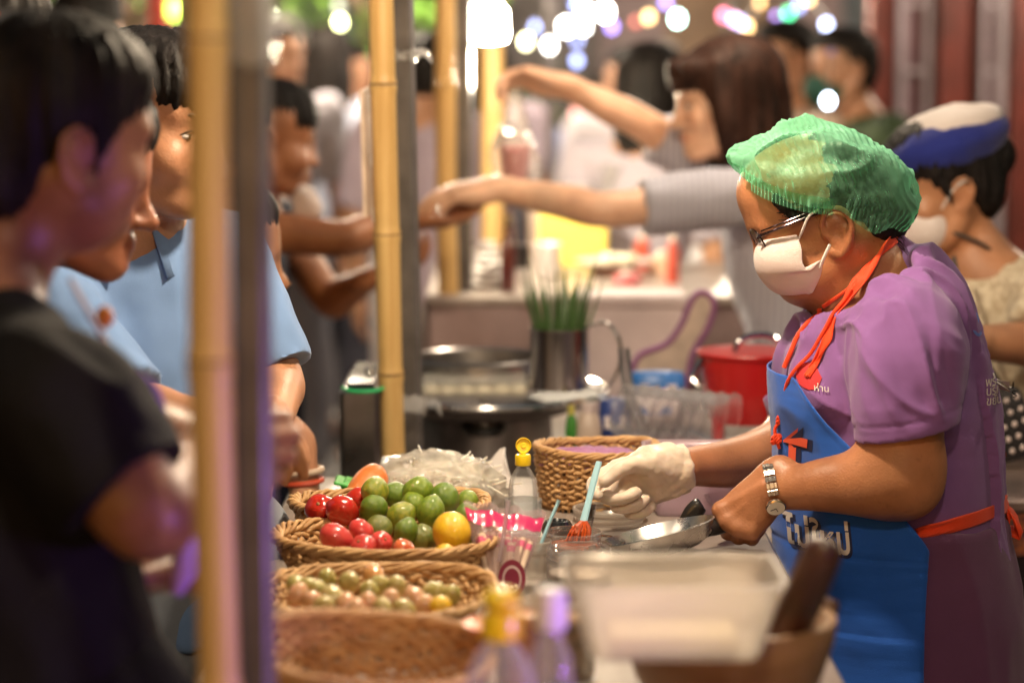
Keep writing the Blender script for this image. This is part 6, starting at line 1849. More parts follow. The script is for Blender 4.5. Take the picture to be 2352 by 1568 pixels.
# far row of shop fronts closing the street
for i, (x0, x1, Y, c, l) in enumerate([(-9, -4.6, 15.5, (.20, .14, .10), 'tan plastered shop front far down the street'), (-4.55, -.4, 16, (.24, .22, .2), 'grey plastered shop front far down the street'), (-.35, 3.0, 15.5, (.26, .2, .21), 'mauve-grey shop front far behind the string lights'), (3.05, 9, 16, (.14, .07, .06), 'brown shop front behind the timber house')]):
    t = thing('shop_house', l, 'shop', ((x0 + x1) / 2, Y, 0), 'shop fronts at the end of the street')
    m = mat('plaster_%d' % i, c, .8, vary=.2, scale=1.2, bump=.2, bscale=20)
    MB().box(((x0 + x1) / 2, Y + .2, 2.2), (x1 - x0, .4, 4.4)).put('wall', m, t)
    n_ = 3; w = (x1 - x0) / n_
    for k in range(n_):
        xc = x0 + (k + .5) * w
        MB().box((xc, Y - .015, 1.15), (w * .62, .03, 2.3), None, .004).put('shutter', mat('shutter_%d' % (k % 3), [(.12, .1, .1), (.25, .16, .1), (.1, .12, .14)][k % 3], .5, vary=.2), t)
        for z in np.linspace(.15, 2.2, 12):
            MB().box((xc, Y - .036, z), (w * .6, .012, .05), None, .002).put('slat', mat('shutter_%d' % (k % 3), (.1, .1, .1), .5), t)
        MB().box((xc, Y - .04, 2.42), (w * .7, .08, .12), None, .004).put('lintel', m, t)
# far stalls with counters
def far_stall(label, x, Y, w, ctop, ccloth, lamp=True):
    t = thing('market_stall', label, 'stall', (x, Y, 0), 'market stalls down the street')
    MB().box((x, Y, .86), (w, .6, .03), None, .004).put('counter', mat('counter_wood', (.3, .22, .15), .6), t)
    b = MB(); b.grid([[(x + u, Y - .305 + .01 * math.sin(u * 25), z) for z in np.linspace(.06, .85, 4)] for u in np.linspace(-w / 2, w / 2, 40)]); b.put('counter_cloth', mat('stall_cloth_' + label[:8], ccloth, .8), t)
    for sx in (-1, 1):
        for sy in (-1, 1):
            MB().tube([(x + sx * w / 2, Y + sy * .3, 0), (x + sx * w / 2, Y + sy * .3, 2.3)], .02, n=8).put('pole', STEELP, t)
    b = MB(); b.grid([[(x + u, Y + v, 2.3 + .22 * (1 - abs(v) / .55) - .02 * math.cos(u * 6)) for v in np.linspace(-.6, .6, 9)] for u in np.linspace(-w / 2 - .15, w / 2 + .15, 20)])
    o = b.put('canopy', mat('canopy_' + label[:8], ctop, .7), t); sm = o.modifiers.new('thickness', 'SOLIDIFY'); sm.thickness = .006
    rr = random.Random(int(x * 31 + Y))
    for i in range(9):
        q = rr.uniform(.04, .09); z = rr.uniform(.06, .3)
        MB().lathe([(0, 0), (q, 0), (q * 1.05, z * .7), (q * .5, z), (0, z)], (x + (i / 8 - .5) * w * .9, Y + rr.uniform(-.2, .2), .876), 14).put('goods_jar', mat('goods_%d' % (i % 5), [(.5, .2, .1), (.5, .45, .3), (.25, .3, .4), (.5, .1, .1), (.55, .5, .5)][i % 5], .4), t)
far_stall('far stall with a white canopy behind the striped shirt', .95, 9.6, 1.6, (.7, .68, .66), (.3, .14, .14))
far_stall('far stall with a dark green canopy at the street end', -1.6, 12.2, 2.0, (.03, .14, .07), (.3, .26, .22))
far_stall('far stall with a beige canopy left of the tree', -3.6, 11.0, 1.6, (.5, .4, .3), (.3, .1, .08))
far_stall('far stall with a mauve cloth beyond the lamp', .25, 12.6, 1.8, (.5, .45, .5), (.35, .26, .36))

# trees at the left
def leaf_tree(label, base, H, cr, n_, seed, c=(.05, .12, .02)):
    rr = random.Random(seed)
    t = thing('leafy_tree', label, 'tree', base, 'trees beside the street')
    base = np.array(base, float)
    MB().tube([base, base + (.05, 0, H * .3), base + (.0, .05, H * .6), base + (0, 0, H * .8)], [.09, .075, .05, .02], n=10, sub=3).put('trunk', mat('bark', (.12, .08, .05), .9, vary=.3, bump=.8, bscale=30), t)
    for k in range(6):
        a = k * 1.05
        MB().tube([base + (0, 0, H * (.4 + .06 * k)), base + np.array((math.cos(a) * cr * .5, math.sin(a) * cr * .5, H * (.55 + .06 * k))), base + np.array((math.cos(a) * cr * .85, math.sin(a) * cr * .85, H * (.6 + .06 * k)))], [.035, .02, .006], n=6, sub=2).put('limb', MATS['bark'], t)
    b = MB()
    for i in range(n_):
        k = i % 40; ca = rr.Random(k).random() if False else None
        cl = random.Random(seed * 100 + k)
        cc = base + np.array((cl.gauss(0, .45) * cr, cl.gauss(0, .45) * cr, H * cl.uniform(.3, 1.0)))
        p = cc + np.array((rr.gauss(0, .14), rr.gauss(0, .14), rr.gauss(0, .12)))
        d = nrm((rr.uniform(-1, 1), rr.uniform(-1, 1), rr.uniform(-.8, .3))); u = nrm(np.cross(d, (rr.random(), rr.random(), 1)))
        l = rr.uniform(.05, .11); w = l * .4
        b.add([p, p + d * l * .5 + u * w, p + d * l, p + d * l * .5 - u * w + np.array((0, 0, .01))], [(0, 1, 2, 3)])
    o = b.put('crown', mat('tree_leaf', c, .45, col2=(.09, .17, .02), scale=5, spec=.4), t, angle=None)
leaf_tree('leafy tree lit yellow-green behind the dark-haired woman', (-1.75, 8.4, 0), 2.9, .75, 3000, 1)
leaf_tree('dark leafy tree at the far corner of the street', (-2.9, 9.6, 0), 3.2, .9, 3000, 2)
leaf_tree('small dark green tree behind the boy', (-.75, 13.2, 0), 2.9, .7, 2200, 3, (.02, .07, .03))
# red lantern posts at the left edge
for i, (px, w) in enumerate([(25, 44), (362, 36)]):
    p = WY(px, 0, 8.0)
    t = thing('red_post', ['red painted post at the edge behind the red headscarf', 'red painted post between the tree and the front pole'][i], 'post', (p[0], 8.0, 0))
    MB().box((p[0], 8.0, 1.3), (w / FPX * 8, .06, 2.6), None, .006).put('shaft', mat('red_paint', (.38, .035, .02), .5), t)
    MB().box((p[0], 8.0, .05), (w / FPX * 8 * 1.6, .1, .1), None, .006).put('plinth', mat('concrete_step', (.2, .18, .16), .8), t)

# ---------------------------------------------------------------- lamps
def bulb_lamp(label, pos, power, col=(1, .82, .6), rad=.035, hang=2.75, size=1.0, st=30, group='bulbs hung over the stalls', down=.1):
    pos = np.array(pos, float)
    t = thing('hanging_bulb', label, 'lamp', pos, group)
    s = size
    MB().tube([pos + (0, 0, .09 * s), np.array((pos[0], pos[1], hang))], .003, n=6).put('cord', mat('black_cable', (.02, .02, .02), .6), t)
    MB().lathe([(.0, .1 * s), (.014 * s, .1 * s), (.018 * s, .09 * s), (.018 * s, .055 * s), (.015 * s, .05 * s)], pos, 16).put('socket', mat('white_socket', (.6, .6, .6), .4), t)
    MB().lathe([(.015 * s, .05 * s), (.03 * s, .045 * s), (.042 * s, .03 * s), (.045 * s, -.02 * s), (.04 * s, -.035 * s), (0, -.04 * s)], pos, 24).put('bulb', emit('bulb_glow_%d' % st, (1, .88, .7), st), t)
    l = bpy.data.lights.new('bulb_light', 'POINT'); l.energy = power; l.color = col; l.shadow_soft_size = rad
    o = bpy.data.objects.new('bulb_light', l); COL.objects.link(o); o.parent = t; o.location = (0, 0, -down)
    return t
bulb_lamp('glaring white bulb hanging before the lit bamboo pole', WY(1120, 58, 5.75), 34, (1, .86, .62), .05, 2.75, 1.08, 40)
bulb_lamp('bulb hung over the fruit baskets and the vendor', (.06, 3.0, 2.05), 50, (1, .80, .56), .05)
bulb_lamp('bulb of the neighbouring stall on the camera side', (.3, 1.15, 2.3), 30, (1, .80, .56), .05)
bulb_lamp('bulb hung over the steamer table', (.5, 4.9, 2.25), 34, (1, .80, .58), .045)
bulb_lamp('bulb hung over the table end behind the vendor', (1.35, 3.6, 2.2), 10, (1, .78, .55), .045)
bulb_lamp('bulb over the customers beside the front poles', (-.9, 3.3, 2.3), 3, (1, .78, .58), .05)
for (x, y, p, l) in ((.95, 9.3, 110, 'bulb over the white-canopied far stall'), (-1.6, 11.8, 190, 'bulb over the green-canopied far stall'), (-3.4, 10.4, 110, 'bulb over the beige far stall'), (-.4, 12.2, 190, 'bulb over the far mauve stall'), (-.7, 8.2, 110, 'bulb hung over the street behind the boy'), (2.2, 8.2, 60, 'bulb hung before the timber house'), (-2.1, 7.6, 30, 'bulb hung by the leafy tree')):
    bulb_lamp(l, (x, y, 2.25), p, (1, .82, .62), .05)
# violet LED flood lamp on the near end of the table
lp = np.array((.56, 1.8, 1.02)); lb = np.array((.56, 1.8, 0.0))
t = thing('led_flood_lamp', 'small violet LED flood lamp on a floor stand at the near end of the stall', 'lamp', lb)
LD = nrm((-.93, .22, .03)); LM = np.column_stack([np.cross(LD, (0, 0, 1)), LD, np.cross(np.cross(LD, (0, 0, 1)), LD)])
MB().box(lp, (.12, .03, .08), LM, .006).put('housing', mat('lamp_black', (.02, .02, .02), .5), t)
MB().box(lp + LD * .018, (.1, .006, .06), LM, .002).put('led_face', emit('violet_led', (.35, .12, 1), 6), t)
MB().tube([lp - (0, 0, .04), lb + (0, 0, .01)], .009, n=8).put('stand', MATS['lamp_black'], t)
MB().lathe([(0, 0), (.12, 0), (.12, .008), (.02, .02), (0, .02)], lb, 24).put('base', MATS['lamp_black'], t)
l = bpy.data.lights.new('violet_light', 'SPOT'); l.energy = 11; l.color = (.5, .2, 1); l.shadow_soft_size = .04; l.spot_size = R(70); l.spot_blend = .6
o = bpy.data.objects.new('violet_light', l); COL.objects.link(o); o.parent = t; o.location = tuple(lp + LD * .03 - lb)
d = Vector(LD); o.rotation_euler = d.to_track_quat('-Z', 'Y').to_euler()

# string lights
def string(label, items, group='strings of coloured lights'):
    P = [WY(x, y, Y) for x, y, Y, *_ in items]
    t = thing('string_light', label, 'string lights', P[0], group)
    order = sorted(range(len(P)), key=lambda i: P[i][0])
    pts = []
    for a, b_ in zip(order[:-1], order[1:]):
        pts += [P[a] + (0, 0, .03), (P[a] + P[b_]) / 2 + (0, 0, .01)]
    pts.append(P[order[-1]] + (0, 0, .03))
    MB().tube(pts, .003, n=5, sub=2).put('cable', MATS['black_cable'], t)
    for (x, y, Y, c, s_, r_), p in zip(items, P):
        MB().ball(p, (r_, r_, r_ * 1.25), 14, 10).put('bulb', emit('fairy_%d_%d_%d_%d' % (c[0] * 99, c[1] * 99, c[2] * 99, s_), c, s_), t)
W_, YE, BL, VI, PK, OR, GR, CY = (1, .97, .9), (1, .95, .55), (.35, .45, 1), (.35, .25, .95), (1, .2, .35), (1, .6, .25), (.05, .75, .3), (.6, 1, .9)
string('cluster of white and blue lights beside the glaring bulb', [(1208, 96, 8.6, YE, 9, .017), (1262, 105, 8.8, W_, 12, .017), (1228, 62, 9.4, BL, 5, .015), (1300, 62, 8.8, W_, 16, .022), (1345, 30, 8.8, W_, 16, .022), (1390, 28, 8.8, W_, 16, .022), (1340, 62, 9.0, W_, 12, .018), (1405, 62, 9.2, VI, 5, .015), (1325, 140, 9.2, BL, 4, .016), (1325, 95, 9.4, BL, 4, .014), (1322, 8, 9.2, BL, 6, .015)])
string('short row of orange, green and violet lights above the reaching arm', [(1490, 40, 9.0, OR, 6, .015), (1556, 44, 8.8, CY, 14, .018), (1530, 5, 9.2, VI, 5, .015), (1460, 52, 9.6, (.5, .12, .1), 2, .013)])
string('row of pink, blue, orange and green lights above the masked pair', [(1662, 36, 9.0, PK, 5, .015), (1686, 46, 9.1, (1, .5, .9), 5, .014), (1702, 52, 9.2, BL, 6, .014), (1716, 62, 9.0, OR, 6, .014), (1785, 42, 9.3, VI, 2, .013), (1811, 33, 9.0, GR, 6, .015), (1835, 14, 9.2, BL, 4, .015), (1858, -2, 9.0, OR, 6, .014), (1898, 57, 8.6, (.55, .65, 1), 8, .014), (1745, 8, 9.3, OR, 3, .012)])
string('single bluish white light hanging by the green face mask', [(1902, 232, 6.9, (.75, .85, 1), 14, .014), (1908, 120, 6.95, (.1, .1, .3), 1, .008)])
string('dim pink light low behind the drink bag', [(1322, 262, 8.6, (.9, .4, .35), 2, .015), (1335, 200, 8.7, (.3, .2, .5), 1, .01)])
string('yellow-green lights over the street behind the boy', [(781, 52, 8.8, (.95, 1, .45), 11, .017), (778, 15, 9.4, (.7, .75, .6), 2, .016), (625, 40, 9.0, (.9, 1, .7), 8, .012)])
string('green-tinted lights among the tree leaves', [(222, 6, 8.0, (.7, 1, .95), 14, .02), (140, -4, 8.2, (1, 1, .6), 12, .018), (188, 30, 8.6, (.45, .8, .1), 2.5, .016), (252, 22, 8.8, (.5, .8, .15), 2, .017), (12, 2, 8.4, (1, 1, .7), 12, .016), (400, 22, 8.3, (.6, .9, .1), 4, .03), (328, 15, 8.8, (.4, .6, .1), 2, .016), (165, 45, 8.7, (.35, .5, .08), 1.6, .016)])
# ---------------------------------------------------------------- the other people
BLACK = cloth('black_tee', (.006, .005, .006), bump=.2, sheen=0)
NAVY = cloth('navy_cotton', (.010, .011, .024), bump=.2, sheen=0)
# woman in black at the near left
def dark_woman():
    f = nrm((.86, .5)); ear = WY(206, 374, 2.28)
    H_ = ear + np.array((-.045, .062, .004))
    fd = figure('person in a black shirt with tied dark hair, arms folded, nearest the camera', 'person', H_, f, 2, vox=.0055, skinc=(.27, .12, .06), jaw=True, shirt=BLACK, sleeve=.8,
                lower=('trousers', BLACK), hs=.95, sh_w=.18, lean=(-.10, .02), bulk=1.12, hair=('tied', (.014, .010, .008)), body_yaw=(.72, .69), hfwd=.05, shoulder_drop=.03,
                arms={'R': [WY(335, 1180, 2.12), WY(425, 1075, 2.3), (.7, .5, .1), (-.2, .8, -.3), RELAX, THUMB_OPEN],
                      'L': [WY(440, 1040, 2.55), WY(430, 1300, 2.36), (-.95, -.25, .0), (.1, -.2, .9), [(10, 18, 10), (12, 20, 12), (14, 22, 12), (16, 24, 12)], THUMB_OPEN]})
    root = fd['root']
    # lanyard with a patterned purple strap
    b = MB(); b.tube([WY(160, 640, 2.27), WY(205, 720, 2.27), WY(255, 800, 2.29), WY(300, 860, 2.31)], .006, n=8, sub=4, squash=.4).put('lanyard', mat('grey_cord', (.3, .25, .25), .6), root)
    b = MB(); b.tube([WY(300, 850, 2.3), WY(332, 895, 2.32), WY(352, 950, 2.33), WY(365, 1000, 2.33)], [.012, .017, .016, .01], n=10, sub=4, squash=.35).put('pass_card', mat('violet_print', (.34, .16, .6), .4, col2=(.10, .05, .32), scale=45), root)
    MB().ball(WY(238, 825, 2.25), (.012, .006, .017), 14, 10).put('red_emblem', mat('red_thread', (.4, .025, .02), .7), root)
    MB().ball(WY(240, 728, 2.3), (.009, .006, .011), 14, 10).put('orange_badge', mat('orange_badge', (.75, .28, .03), .5), root)
    b = MB(); c = WY(428, 1290, 2.25); b.tube([c + np.array((0, 0, .05)), c, c - np.array((.01, 0, .03))], [.01, .013, .006], n=10, sub=3).put('violet_strap', mat('violet_strap', (.35, .2, .7), .4), root)
dark_woman()
figure('person with downcast face half hidden behind the black-shirted woman', 'person', WY(152, 414, 2.8), (1, .1), 12, vox=.006, skinc=(.30, .11, .055), shirt=(.03, .025, .04), sleeve=.9, lower=('trousers', BLACK), hs=.97, sh_w=.15, hair=('tied', (.012, .009, .008)), feat=(-1, 1), hfwd=.08, child=False)
# person with red headscarf at the very edge
figure('person with a red headscarf cut off by the picture edge', 'person', WY(-75, 190, 2.9), (.9, .3), 5, vox=.010, shirt=(.05, .03, .03), lower=('trousers', BLACK), hair=('short',), skinc=(.44, .23, .13), hands=False)
o = bpy.data.objects  # headscarf as part of that person
_p = [q for q in bpy.data.objects if q.get('label', '').startswith('person with a red headscarf')][0]
S = SDF(WY(-75, 190, 2.9) - .2, WY(-75, 190, 2.9) + .2, .006); S.ell(WY(-60, 150, 2.85), (.05, .06, .075), k=0); S.ell(WY(-20, 165, 2.84), (.022, .03, .07), k=.03)
sdf_put('headscarf', S, cloth('red_scarf', (.5, .018, .012)), _p, 1, disp=folds(3, .006, (14, 14, 9)))
# blue-shirted boy
BLUE_S = cloth('sky_blue_shirt', (.15, .25, .46), bump=.25)
fb_ = figure('person in a light blue collared shirt behind the nearest bamboo pole', 'person', WY(338, 296, 3.16), (.9, -.44), 6, vox=.006, skinc=(.40, .19, .10), shirt=BLUE_S, sleeve=.95, lower=('trousers', cloth('grey_trousers', (.22, .24, .28))),
             hs=.97, sh_w=.145, bulk=.95, hair=('short', (.010, .008, .008), 'bangs'), feat=(-1, 1), body_yaw=(.5, -.87), lean=(-.07, 0), child=True, fat=1.04,
             arms={'L': [WY(632, 872, 3.22), WY(618, 985, 3.04), (-.15, -.3, -1), (-1, -.2, 0), [(40, 60, 35)] * 4, THUMB_IN],
                   'R': [WY(300, 940, 2.98), WY(430, 960, 2.9), (.9, -.2, -.1), (.1, .2, -1), RELAX, THUMB_IN]})
# collar
F_ = fb_['F']; nk = fb_['neck']; fbv, rtv = fb_['fb'], fb_['rt']
for s_ in (-1, 1):
    q = MB(); G_ = []
    for i in range(9):
        u = i / 8; a = R(20 + 150 * u)
        p = nk + np.array((0, 0, .02)) - fbv * (.058 * math.cos(math.pi - a)) * -1 + rtv * s_ * .066 * math.sin(a)
        p = nk + fbv * .072 * math.cos(a) + rtv * s_ * .078 * math.sin(a)
        G_.append([p + np.array((0, 0, .012)) + (fbv * .0 + rtv * s_ * .0), p * 1 + (p - nk) * .35 + np.array((0, 0, -.028 - .02 * (1 - u)))])
    o = q.grid(G_).put('collar', BLUE_S, fb_['root']); sm = o.modifiers.new('thickness', 'SOLIDIFY'); sm.thickness = .003
# child in a patterned shirt behind
ch = figure('child in a green patterned shirt half hidden behind the blue shirt', 'person', WY(505, 600, 3.75), (.9, .2), 5, vox=.009, skinc=(.38, .18, .1), shirt=mat('green_floral', (.05, .22, .12), .8, col2=(.4, .32, .05), scale=26, vary=.1), sleeve=.7, lower=('trousers', NAVY), hair=('short',), sh_w=.15,
            arms={'R': [WY(668, 1010, 3.62), WY(700, 1120, 3.6), (.1, 0, -1), (-1, 0, 0), RELAX, THUMB_OPEN]}, hemz=.55)
c = WY(698, 1105, 3.6)
MB().tube([c + .027 * np.array((math.cos(a), math.sin(a), .1 * math.cos(a))) for a in np.linspace(0, 6.283, 20, endpoint=False)], .0045, n=8, closed=True).put('red_bracelet', mat('red_band', (.5, .06, .02), .5), ch['root'])
MB().tube([c + (0, 0, .016) + .027 * np.array((math.cos(a), math.sin(a), .1 * math.cos(a))) for a in np.linspace(0, 6.283, 20, endpoint=False)], .005, n=8, closed=True).put('beige_bracelet', mat('beige_band', (.55, .4, .3), .5), ch['root'])
# boy reaching across
figure('boy in a sleeveless navy top reaching across for something', 'person', WY(616, 326, 5.1), (.97, .05), 7, vox=.006, skinc=(.30, .125, .06), shirt=NAVY, sleeve=-1, lower=('trousers', NAVY), hs=1.05, sh_w=.155, hair=('short', (.01, .008, .008), 'bangs'), feat=(-1, 1), body_yaw=(.9, -.3), neckline=.03, child=True, fat=1.06,
       arms={'R': [WY(785, 548, 4.86), WY(935, 508, 4.95), (1, .02, .12), (0, -.3, 1), POINT, THUMB_OPEN],
             'L': [WY(760, 690, 5.2), WY(850, 640, 5.1), (1, -.1, .3), (0, 0, 1), RELAX, THUMB_OPEN]})
_b = [q for q in bpy.data.objects if q.get('label', '').startswith('boy in a sleeveless')][0]
S = SDF(WY(705, 470, 4.95) - .12, WY(705, 470, 4.95) + .12, .005); S.ell(WY(706, 475, 4.97), (.03, .02, .036), k=0); S.ell(WY(694, 440, 4.97), (.014, .014, .02), k=.02)
sdf_put('lowered_mask', S, mat('white_mask', (.62, .55, .54), .85, vary=.04, bump=.2), _b, 1, disp=folds(4, .004, (20, 20, 20)))
# long-haired seller with the striped shirt
def stripes(name, a, b, sc_):
    m = cloth(name, a); nt = m.node_tree; bs = nt.nodes["Principled BSDF"]
    tc = _n(nt, "ShaderNodeTexCoord"); wv = _n(nt, "ShaderNodeTexWave"); wv.inputs["Scale"].default_value = sc_; wv.inputs["Distortion"].default_value = .6; wv.inputs["Detail"].default_value = 1
    wv.bands_direction = 'X'; nt.links.new(tc.outputs["Object"], wv.inputs[0])
    mx = _n(nt, "ShaderNodeMix", data_type='RGBA'); mx.inputs[6].default_value = (*a, 1); mx.inputs[7].default_value = (*b, 1)
    nt.links.new(wv.outputs[0], mx.inputs[0]); nt.links.new(mx.outputs[2], bs.inputs["Base Color"])
    return m
STR = stripes('grey_blue_stripes', (.27, .27, .35), (.48, .47, .53), 22)
figure('seller with long brown hair and a grey-blue striped shirt, both arms stretched out', 'person', WY(1664, 238, 5.1), (-.98, -.18), 6, vox=.006, skinc=(.66, .40, .27), shirt=STR, sleeve=.8, lower=('skirt', NAVY), hs=1.03, sh_w=.17, bulk=.9,
       hair=('long', (.035, .014, .009), -.13), feat=(-1, 1), ears=(0, 0), body_yaw=(-.95, -.2), lean=(-.12, 0),
       arms={'R': [WY(1470, 282, 5.22), WY(1292, 195, 5.17), (-1, -.05, .18), (0, -.5, -1), [(25, 40, 25), (30, 45, 25), (35, 50, 30), (20, 30, 20)], THUMB_OPEN],
             'L': [WY(1395, 482, 4.86), WY(1135, 432, 4.92), (-1, .02, -.16), (.1, .3, -1), [(12, 20, 10), (15, 25, 12), (20, 28, 15), (25, 30, 15)], THUMB_OPEN]})
# vendor with the blue and white cap
LACE = mat('cream_lace', (.62, .55, .42), .85, col2=(.40, .32, .22), scale=70, bump=.9, bscale=90, sheen=.2, detail=1)
v2 = figure('person in a cream lace blouse, blue and white cap and white mask behind the vendor', 'person', WY(2165, 440, 4.3), (-.93, -.25), 16, vox=.006, skinc=(.40, .19, .10), shirt=LACE, sleeve=.75, lower=('trousers', BLACK), hs=1.0, sh_w=.17, bulk=1.1,
            hair=('tied', (.010, .008, .008)), feat=(-1, 1), body_yaw=(-.75, -.66), lean=(-.07, 0), neckline=.02,
            arms={'L': [WY(2390, 790, 4.12), WY(2215, 785, 4.02), (-1, 0, -.1), (0, .2, -1), RELAX, THUMB_IN], 'R': [WY(2080, 780, 4.5), WY(2040, 830, 4.3), (-.6, -.5, -.3), (0, .2, -1), RELAX, THUMB_IN]})
F_, root = v2['F'], v2['root']
S = SDF(F_.o - .25, F_.o + .25, .0055)
S.fell(F_, (0, -.03, .095), (.105, .135, .05), k=0); S.fell(F_, (0, -.02, .07), (.092, .12, .04), k=.02)
sdf_put('cap', S, cloth('royal_blue_cap', (.012, .02, .16), bump=.3), root, 2, disp=folds(5, .004, (9, 9, 6)))
S = SDF(F_.o - .25, F_.o + .27, .0055)
S.fell(F_, (0, -.045, .122), (.085, .112, .036), k=0); S.fell(F_, (0, -.125, .09), (.045, .036, .028), k=.03)
sdf_put('cap_crown', S, cloth('white_cap_cloth', (.52, .47, .46), bump=.3), root, 2, disp=folds(6, .004, (9, 9, 6)))
def sdf_mask(F, root, m, k=1.0):
    S = SDF(F.o - .2, F.o + .2, .004)
    S.fell(F, (0, .06, -.05), (.068 * k, .062 * k, .062 * k), k=0)
    S.fell(F, (0, .11, -.04), (.02, .02, .03), k=.03)
    n = F.R @ np.array((0, -1, .0)); S.cut(F.p((0, .03, 0)), n)
    S.cut(F.p((0, .09, .0)), F.R @ nrm((0, -.3, 1)))
    sdf_put('mask', S, m, root, 2)
WM = mat('white_mask', (.62, .55, .54), .85, vary=.04, bump=.2)
sdf_mask(F_, root, WM, 1.06)
for s_ in (-1, 1):
    MB().tube([F_.p((s_ * .066, .04, -.02)), F_.p((s_ * .083, .01, .015)), F_.p((s_ * .09, -.02, .025))], .002, n=6, sub=3).put('ear_loop', MATS['white_elastic'], root)
    MB().tube([F_.p((s_ * .07, .03, -.07)), F_.p((s_ * .085, -.01, -.10)), F_.p((s_ * .07, -.05, -.14)), F_.p((s_ * .05, -.08, -.16))], .0035, n=6, sub=3).put('mask_cord', mat('black_cable', (.02, .02, .02), .6), root)
MB().tube([WY(2190, 590, 4.13), WY(2215, 700, 4.08), WY(2250, 800, 4.06), WY(2310, 900, 4.05)], .004, n=6, sub=3).put('bag_strap', mat('black_cable', (.02, .02, .02), .6), root)
t = thing('pouch', 'black pouch with white dots hanging at the lace blouse', 'pouch', WY(2315, 970, 4.02))
DOT = mat('dotted_cloth', (.014, .012, .014), .7, vary=.1)
MB().ball(WY(2315, 975, 4.02), (.04, .016, .062), 28, 18, np.array(Matrix.Rotation(-.35, 3, 'Y')), fn=lambda d: 1 / max(abs(d[0]), abs(d[2]), .75) ** .8).put('bag', DOT, t)
rr = random.Random(2)
for i in range(4):
    for j in range(5):
        p = WY(2315, 975, 4.0) + np.array(Matrix.Rotation(-.35, 3, 'Y')) @ np.array(((i - 1.5) * .018, -.013, (j - 2) * .021))
        MB().ball(p, (.0045, .002, .005), 8, 6).put('dot', mat('dot_white', (.6, .5, .48), .7) if rr.random() < .8 else mat('dot_red', (.5, .06, .05), .7), t)
# masked pair
SAND = cloth('sand_shirt', (.62, .52, .44)); CAMO = mat('camo', (.045, .075, .025), .8, col2=(.015, .03, .012), scale=22, detail=1)
figure('man in a pale shirt with short black hair beside the green-masked man', 'person', WY(1806, 148, 7.5), (-.9, -.42), 5, vox=.010, skinc=(.46, .25, .15), shirt=SAND, sleeve=.8, lower=('trousers', NAVY), hair=('short',), sh_w=.2)
pm_ = figure('man in a camouflage shirt and dark green face mask', 'person', WY(1938, 168, 7.3), (-.93, -.3), 4, vox=.010, skinc=(.42, .22, .13), shirt=CAMO, sleeve=.9, lower=('trousers', CAMO), hair=('short',), sh_w=.2)
sdf_mask(pm_['F'], pm_['root'], mat('green_mask', (.012, .075, .055), .8), 1.06)
# passers-by down the street
WALK = [(640, 135, 8.2, (.3, -.9), (.33, .32, .36), (.1, .1, .12), 'walker in a grey top seen above the boy\'s hair'), (742, 150, 8.8, (-.4, .9), (.42, .46, .58), (.06, .06, .08), 'walker in a pale blue top behind the boy'),
        (800, 175, 9.6, (.7, -.7), (.36, .40, .36), (.3, .28, .3), 'walker in a sage top in the street gap'), (992, 178, 7.4, (.2, .98), (.38, .31, .38), (.55, .50, .50), 'walker in a mauve shirt and pale trousers behind the third pole'),
        (1120, 165, 9.5, (.2, .98), (.3, .25, .3), (.1, .1, .12), 'walker in a dull plum shirt behind the lit pole'), (1440, 190, 8.8, (-.2, -.98), (.5, .46, .5), (.2, .2, .25), 'walker in a pale shirt seen between the arms'),
        (1360, 235, 9.9, (.5, -.8), (.2, .25, .42), (.1, .1, .12), 'walker in a dusty blue shirt below the light cluster'), (1520, 175, 9.2, (-.3, -.95), (.38, .16, .12), (.1, .1, .12), 'walker in a rust shirt behind the long hair'),
        (1505, 215, 6.6, (.5, .85), (.4, .36, .42), (.1, .1, .12), 'dark-haired person in a grey shirt behind the striped seller\'s arm'), (205, 85, 6.2, (.2, .97), (.25, .13, .1), (.1, .1, .12), 'person in a brown top with back turned behind the near woman'),
        (395, 130, 8.6, (-.4, -.9), (.3, .12, .1), (.1, .1, .1), 'walker in a dark red top between the posts'), (880, 190, 11, (.3, .9), (.4, .4, .42), (.2, .2, .2), 'far walker in a light grey top in the street')]
for i, (x, y, Y, f, c, c2, l) in enumerate(WALK):
    figure(l, 'person', WY(x, y, Y), f, 3, vox=.013, skinc=(.42, .22, .13), shirt=cloth('walk_%d' % i, c), sleeve=.8, lower=('trousers', cloth('walkleg_%d' % i, c2)), hair=('long', (.012, .009, .008), -.14) if i in (1, 8, 4) else ('short',), sh_w=.18, group='people walking in the street', hands=True)
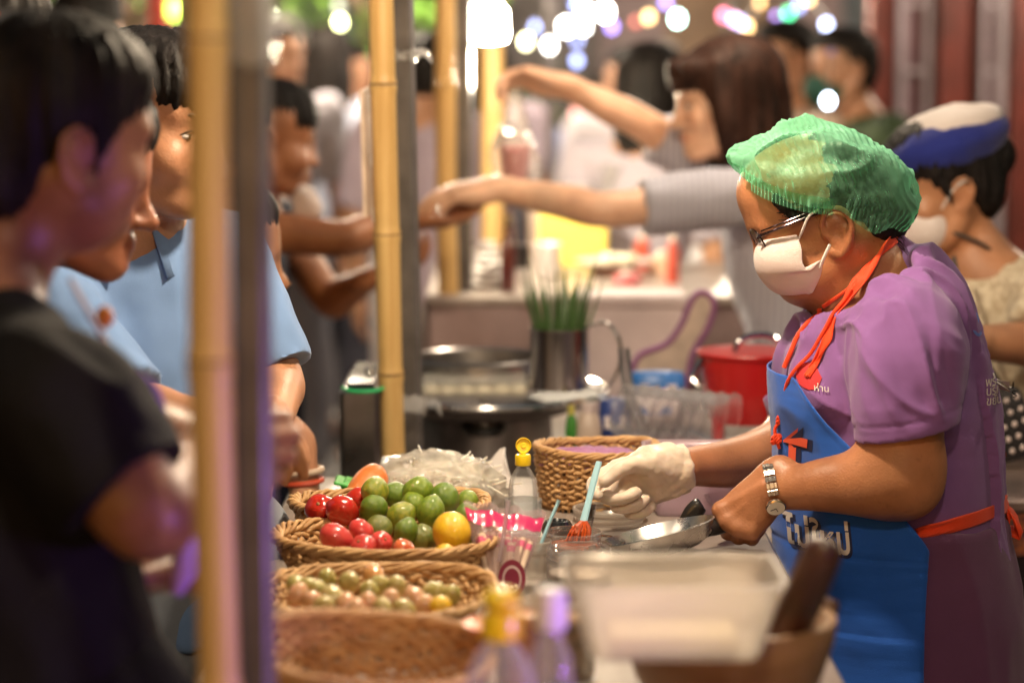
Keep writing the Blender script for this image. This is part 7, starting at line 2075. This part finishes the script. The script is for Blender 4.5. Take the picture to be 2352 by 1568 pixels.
# ---------------------------------------------------------------- writing on the apron and shirt
def text_mesh(body, size, extrude=.0006, bold=0.0):
    cu = bpy.data.curves.new('lettering', 'FONT'); cu.body = body; cu.size = size; cu.extrude = extrude; cu.offset = bold; cu.resolution_u = 3
    ob = bpy.data.objects.new('lettering', cu); COL.objects.link(ob)
    bpy.context.view_layer.update()
    me = bpy.data.meshes.new_from_object(ob.evaluated_get(bpy.context.evaluated_depsgraph_get()))
    bpy.data.objects.remove(ob)
    V = np.array([v.co[:] for v in me.vertices]); F = [tuple(p.vertices) for p in me.polygons]
    bpy.data.meshes.remove(me)
    return V, F
from mathutils.bvhtree import BVHTree
def tree_of(o):
    off = root_loc(o)
    return BVHTree.FromPolygons([tuple(np.array(v.co) + off) for v in o.data.vertices], [tuple(p.vertices) for p in o.data.polygons])
def lay_text(name, body, size, tree, px, py, Y, slope, m, parent, lift=.002, bold=0.0, dx=0.0, dz=0.0, shear=0.0, xs=1.0):
    """lettering printed on cloth: flat letters pressed on the surface, read from the vendor's left side"""
    V, F = text_mesh(body, size, .0001, bold)
    o = WY(px, py, Y)
    out = []
    for v in V:
        x, z = v[0] * xs + shear * v[1], v[1]
        p = o + np.array((x * math.cos(slope) - z * math.sin(slope) + dx, -.30, x * math.sin(slope) + z * math.cos(slope) + dz))
        h = tree.ray_cast(Vector(p), Vector((0, 1, 0)), 1.0)
        if h[0] is None: q = p + np.array((0, .30, 0))
        else: q = np.array(h[0] + h[1] * (lift + v[2]))
        out.append(q)
    b = MB(); b.add(out, F)
    return b.put(name, m, parent, smooth=False)
_ta = tree_of(VAPRON); _ts = tree_of(VSHIRT)
PW = mat('print_white', (.68, .62, .58), .7); PN = mat('print_navy', (.010, .016, .07), .7); PO = mat('print_orange', (.78, .11, .05), .7)
lay_text('lettering_shadow', 'ไม่ใหม่', .05, _ta, 1797, 1222, Y0, R(5), PN, VAPRON, .0016, .003, dx=.002, dz=-.003, xs=.62)
lay_text('lettering', 'ไม่ใหม่', .05, _ta, 1797, 1222, Y0, R(5), PW, VAPRON, .0022, .0012, xs=.62)
lay_text('lettering_shadow', 't', .135, _ta, 1792, 1075, Y0, 0, PN, VAPRON, .0016, .003, dx=.003, dz=-.002, xs=.6)
lay_text('lettering', 't', .135, _ta, 1790, 1075, Y0, 0, PO, VAPRON, .0022, .001, xs=.6)
for y, s_ in ((888, 'พร้อม'), (908, 'บริการ'), (930, 'ขยัน')):
    lay_text('back_lettering', s_, .017, _ts, 2262, y, Y0 - .1, R(-4), PW, VSHIRT, .0012)
lay_text('back_lettering', 'ง', .05, _ts, 2224, 745, Y0 - .1, R(-60), mat('print_blue', (.12, .2, .6), .7), VSHIRT, .0012)
# round red emblem on the chest
b = MB(); c = WY(1856, 862, Y0 - .1)
G_ = []
for k in range(17):
    a = 2 * math.pi * k / 16
    h = _ts.ray_cast(Vector(c + np.array((.015 * math.cos(a) * (1 + .06 * math.cos(8 * a)), -.3, .017 * math.sin(a)))), Vector((0, 1, 0)), 1.0)
    G_.append(np.array(h[0] + h[1] * .0015) if h[0] else c)
h = _ts.ray_cast(Vector(c + np.array((0, -.3, 0))), Vector((0, 1, 0)), 1.0)
cc = np.array(h[0] + h[1] * .0015) if h[0] else c
b.add([cc] + G_[:16], [(0, 1 + i, 1 + (i + 1) % 16) for i in range(16)]).put('red_emblem', mat('emblem_red', (.5, .02, .025), .7), VSHIRT)
lay_text('emblem_lettering', 'ห่าน', .012, _ts, 1845, 868, Y0, 0, PW, VSHIRT, .0028)
